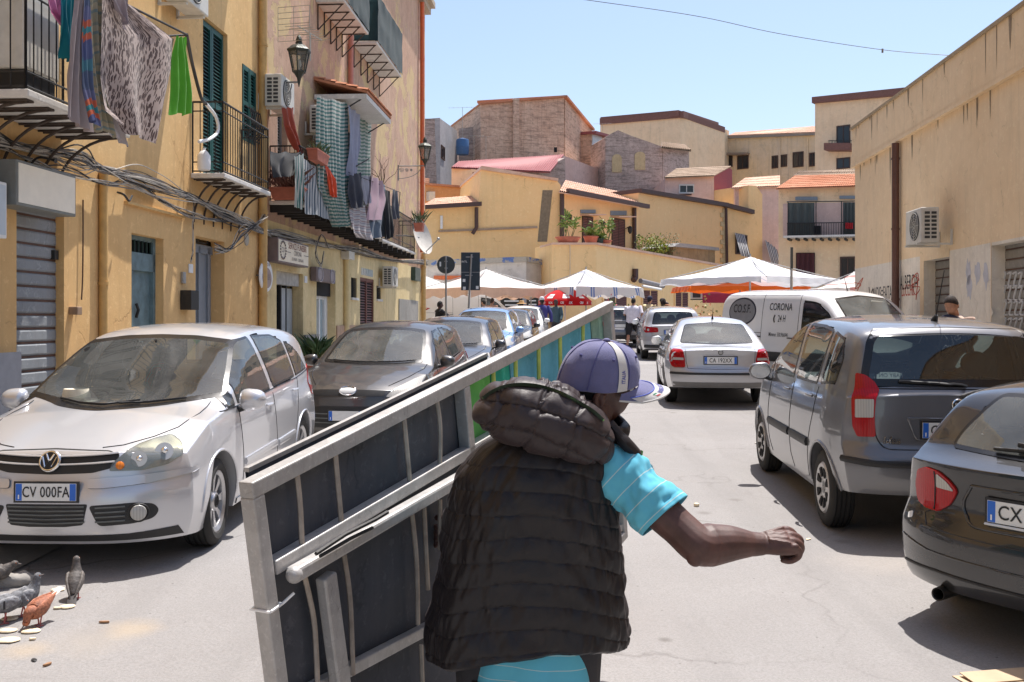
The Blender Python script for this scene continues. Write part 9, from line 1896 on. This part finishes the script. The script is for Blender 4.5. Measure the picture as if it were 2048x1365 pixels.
# ---- hat on the dashboard of the silver hatchback
Mh = CG.root.matrix_world;hb_ = Mh @ V(0.36,CG.L/2-1.20,CG.belt(1.18)+0.075);ht = thing('straw_hat','cream straw hat lying behind the windscreen of the silver hatchback','hat',hb_);m = MB();m.loft([[V(math.cos(a)*r*1.12,math.sin(a)*r,z) for a in (2*PI*k/36 for k in range(36))] for r,z in ((0.155,0.012),(0.15,0.020),(0.095,0.012),(0.09,0.07),(0.082,0.105),(0.05,0.098),(0.01,0.092))]);m.build('hat_body',simple('cream_straw',(0.70,0.64,0.50),0.8,bump=0.4,bscale=120),ht,True,50);m = MB();m.loft([[V(math.cos(a)*r*1.12,math.sin(a)*r,z) for a in (2*PI*k/36 for k in range(36))] for r,z in ((0.0965,0.014),(0.0945,0.04))],True,False);m.build('hat_band',simple('tan_band',(0.35,0.28,0.18),0.7),ht,True)
# ---- pigeons
def pigeon(label,px,py,ang,pitch,headup,cols,white_tail=False,bars=True,s=1.0):
    g0 = Gp(px,py);t = thing('pigeon',label,'pigeon',g0,ang,'pigeons feeding by the kerb');m = MB();a = math.radians(pitch);ca,sa = math.cos(a),math.sin(a);bc = V(0,0,0.135*s)
    def bp(y,z): return bc+V(0,y*ca-z*sa,y*sa+z*ca)*s
    nk = bp(0.085,0.02);hd_ = nk+V(0,0.055*math.cos(headup),0.080*math.sin(headup))*s;pts = [bp(-0.13,0.005),bp(-0.10,0.004),bp(-0.05,0.0),bp(0.0,-0.004),bp(0.05,0.0),nk,nk.lerp(hd_,0.6),hd_,hd_+V(0,0.022*math.cos(headup*0.3),0.004)*s];m.tube(spline(pts,5),[x*s for x in [lerp(*q_) for q_ in []]] or [s*lerp(r[int(i/5)],r[min(8,int(i/5)+1)],(i % 5)/5) for r in [[0.016,0.030,0.055,0.064,0.058,0.040,0.027,0.026,0.012]] for i in range(41)],16)
    bd = m.build('body',simple('pigeon_'+label[:18],cols[0],0.65,var=0.5,scale=55,bump=0.5,bscale=90),t,True,180);m = MB();hf_ = V(0,math.cos(headup*0.4-0.1),math.sin(headup*0.4-0.35));m.tube([hd_+hf_*0.018*s,hd_+hf_*0.045*s],[0.006*s,0.002*s],8);m.build('beak',simple('beak',(0.12,0.09,0.08),0.5),t)
    for q_ in (-1,1): m = MB();m.ell(hd_+V(q_*0.021,0.008,0.006)*s,0.0042*s,None,8,6);m.build('eye',simple('pigeon_eye',(0.35,0.08,0.02),0.2),t)
    for q_ in (-1,1):
        m = MB();m.loft([[bp(y,zc+h_*math.sin(b))+V(q_*(w0+w1*math.cos(b)),0,0)*s for b in (2*PI*j/12 for j in range(12))] for y,zc,h_,w0,w1 in ((0.07,0.01,0.012,0.045,0.008),(0.04,0.012,0.036,0.052,0.014),(-0.02,0.012,0.040,0.052,0.014),(-0.08,0.012,0.030,0.038,0.012),(-0.14,0.010,0.014,0.020,0.007),(-0.17,0.008,0.004,0.012,0.003))]);w = m.build('wing',simple('wing_'+label[:18],cols[1],0.65,var=0.5,scale=60,bump=0.5,bscale=90),t,True,180)
        if bars:
            m = MB()
            for y in (-0.035,-0.075): m.loft([[bp(y+dy+0.15*zz,zz)+V(q_*0.068*(1-abs(y)*1.5),0,0)*s for zz in (-0.02,0.0,0.02,0.035)] for dy in (-0.007,0.007)],False,False)
            m.build('wing_bar',simple('wing_bar_dark',(0.03,0.03,0.035),0.6),w,False)
    m = MB();m.loft([[bp(y,0.006+z)+V(x,0,0)*s for x,z in ((-w,0),(0,0.006),(w,0),(0,-0.005))] for y,w in ((-0.10,0.026),(-0.17,0.032),(-0.225,0.036))]);m.build('tail',simple('tail_'+label[:18],cols[2],0.65,var=0.2),t,True,40);m = MB()
    for q_,dy in ((-1,0.012),(1,-0.02)):
        f0 = V(q_*0.026,dy,0.004)*s;m.tube([bc+V(q_*0.024,-0.005,-0.045)*s,f0+V(0,0,0.02)*s,f0],0.0055*s,6)
        for an in (-0.5,0,0.5,PI): m.tube([f0,f0+V(0.024*math.sin(an),0.03*math.cos(an),-0.001)*s],0.0035*s,5)
    m.build('legs',simple('pigeon_leg',(0.42,0.10,0.09),0.6),t);return t
gry = ((0.13,0.135,0.15),(0.24,0.245,0.26),(0.09,0.09,0.10));dk = ((0.085,0.075,0.07),(0.13,0.115,0.105),(0.05,0.045,0.045));br = ((0.30,0.105,0.055),(0.36,0.135,0.075),(0.70,0.64,0.58))
pigeon('dark speckled pigeon standing apart in the shade edge',150,1197,0.25,42,1.35,dk,bars=False,s=0.80);pigeon('grey pigeon with its head raised beside the brown one',48,1232,-0.95,28,1.15,gry,s=0.82);pigeon('grey barred pigeon bending down at the left edge',12,1246,-0.75,8,-0.6,gry,s=0.82);pigeon('rust brown pigeon with a white tail pecking at bread',78,1252,2.75,-24,-1.0,br,bars=False,s=0.76);pigeon('pigeon half out of frame near the kerb at the left edge',-8,1180,-1.2,5,0.4,dk,s=0.8)
# ---- bread, scraps, litter
M_bread = simple('bread_slice',(0.72,0.60,0.42),0.85,var=0.15,scale=25,bump=0.3);rnd = random.Random(12)
def scrap(name,label,cat,px,py,a,b,h_,mat,group=None,rot=None):
    c = Gp(px,py)+V(0,0,0.003);t = rot if rot is not None else rnd.uniform(0,PI);n = 18;m = MB();rim = [(1+0.22*noise.noise(V(math.cos(2*PI*k/n)*1.5,math.sin(2*PI*k/n)*1.5,px))) for k in range(n)]
    m.loft([[c+V(math.cos(t)*a*q_*r*math.cos(2*PI*k/n)-math.sin(t)*b*q_*r*math.sin(2*PI*k/n),math.sin(t)*a*q_*r*math.cos(2*PI*k/n)+math.cos(t)*b*q_*r*math.sin(2*PI*k/n),z) for k,r in enumerate(rim)] for q_,z in ((0.92,0),(1.0,h_*0.5),(0.9,h_),(0.3,h_*1.02))]);return tag(m.build(name,mat,None,True,50),label,cat,group)
for px,py,a,b,lb in ((62,1265,0.062,0.055,'round bread piece under the beak of the brown pigeon'),(18,1283,0.075,0.06,'largest bread piece at the left edge'),(16,1264,0.06,0.05,'bread piece at the left edge below the pigeons'),(135,1216,0.052,0.05,'round bread piece below the dark pigeon'),(116,1182,0.05,0.045,'bread piece left of the dark pigeon'),(115,1219,0.028,0.02,'small white crumb beside a bread piece'),(65,1281,0.022,0.016,'tiny bread crumb among the larger pieces'),(20,1240,0.06,0.05,'bread piece between the grey pigeons')): scrap('bread_piece',lb,'bread',px,py,a*0.8,b*0.72,0.010,M_bread,'bread pieces on the road',0.1)
M_pap = simple('litter_paper',(0.68,0.66,0.62),0.8);M_brn = simple('brown_butt',(0.30,0.16,0.08),0.8)
for nm,lb,cat,px,py,a,b,hh,mt in (('crumpled_paper','crumpled cream wrapper on the open road','litter',1393,1013,0.035,0.022,0.022,M_bread),('paper_scrap','white paper scrap near the front wheel of the grey MPV','litter',1514,888,0.035,0.02,0.01,M_pap),('plastic_scrap','clear plastic scrap beside the grey MPV front wheel','litter',1524,907,0.04,0.025,0.012,M_pap),('plastic_scrap','bluish plastic scrap closest to the grey MPV front wheel','litter',1526,924,0.035,0.02,0.012,simple('bluish_litter',(0.5,0.58,0.62),0.5)),('cigarette_end','orange cigarette end lying in the sunny road at left','litter',209,1247,0.030,0.009,0.010,M_brn),('cigarette_end','small brown butt in the left foreground','litter',95,1332,0.026,0.009,0.010,M_brn),('leaf_scrap','yellowish scrap beside the grey MPV shadow','litter',1617,1080,0.03,0.014,0.006,M_bread),('paper_scrap','pale scrap of paper under the silver saloon bumper','litter',1600,792,0.09,0.05,0.03,M_pap),('dark_scrap','dark flat scrap in the left foreground','litter',68,1322,0.025,0.012,0.004,M_ink)): scrap(nm,lb,cat,px,py,a,b,hh,mt)
m = MB();c = Gp(2010,1378);A_ = Matrix.Translation(c+V(0.05,0.06,0)) @ Matrix.Rotation(0.2,4,'Z');m.box((0,0,0.006),(0.42,0.26,0.005),A_);m.box((0.02,0.06,0.014),(0.40,0.12,0.004),A_ @ Matrix.Rotation(0.10,4,'X'));m.box((-0.23,0.02,0.01),(0.10,0.03,0.004),A_ @ Matrix.Rotation(0.3,4,'Z'));tag(m.build('cardboard',simple('brown_cardboard',(0.48,0.36,0.24),0.85,var=0.1),None,False),'flattened brown cardboard at the bottom right corner','cardboard')
m = MB();m.ell(Gp(22,1172)+V(0,0,0.03),(0.16,0.07,0.05),Matrix.Rotation(0.5,3,'Z'));m.v = [v_+V(noise.noise(v_*14),noise.noise(v_*14+V(5,0,0)),noise.noise(v_*14+V(0,9,0)))*0.03 for v_ in m.v];tag(m.build('kerb_rubble',M_pave,None,True),'broken lump of kerb stone beside the pigeons','rubble')
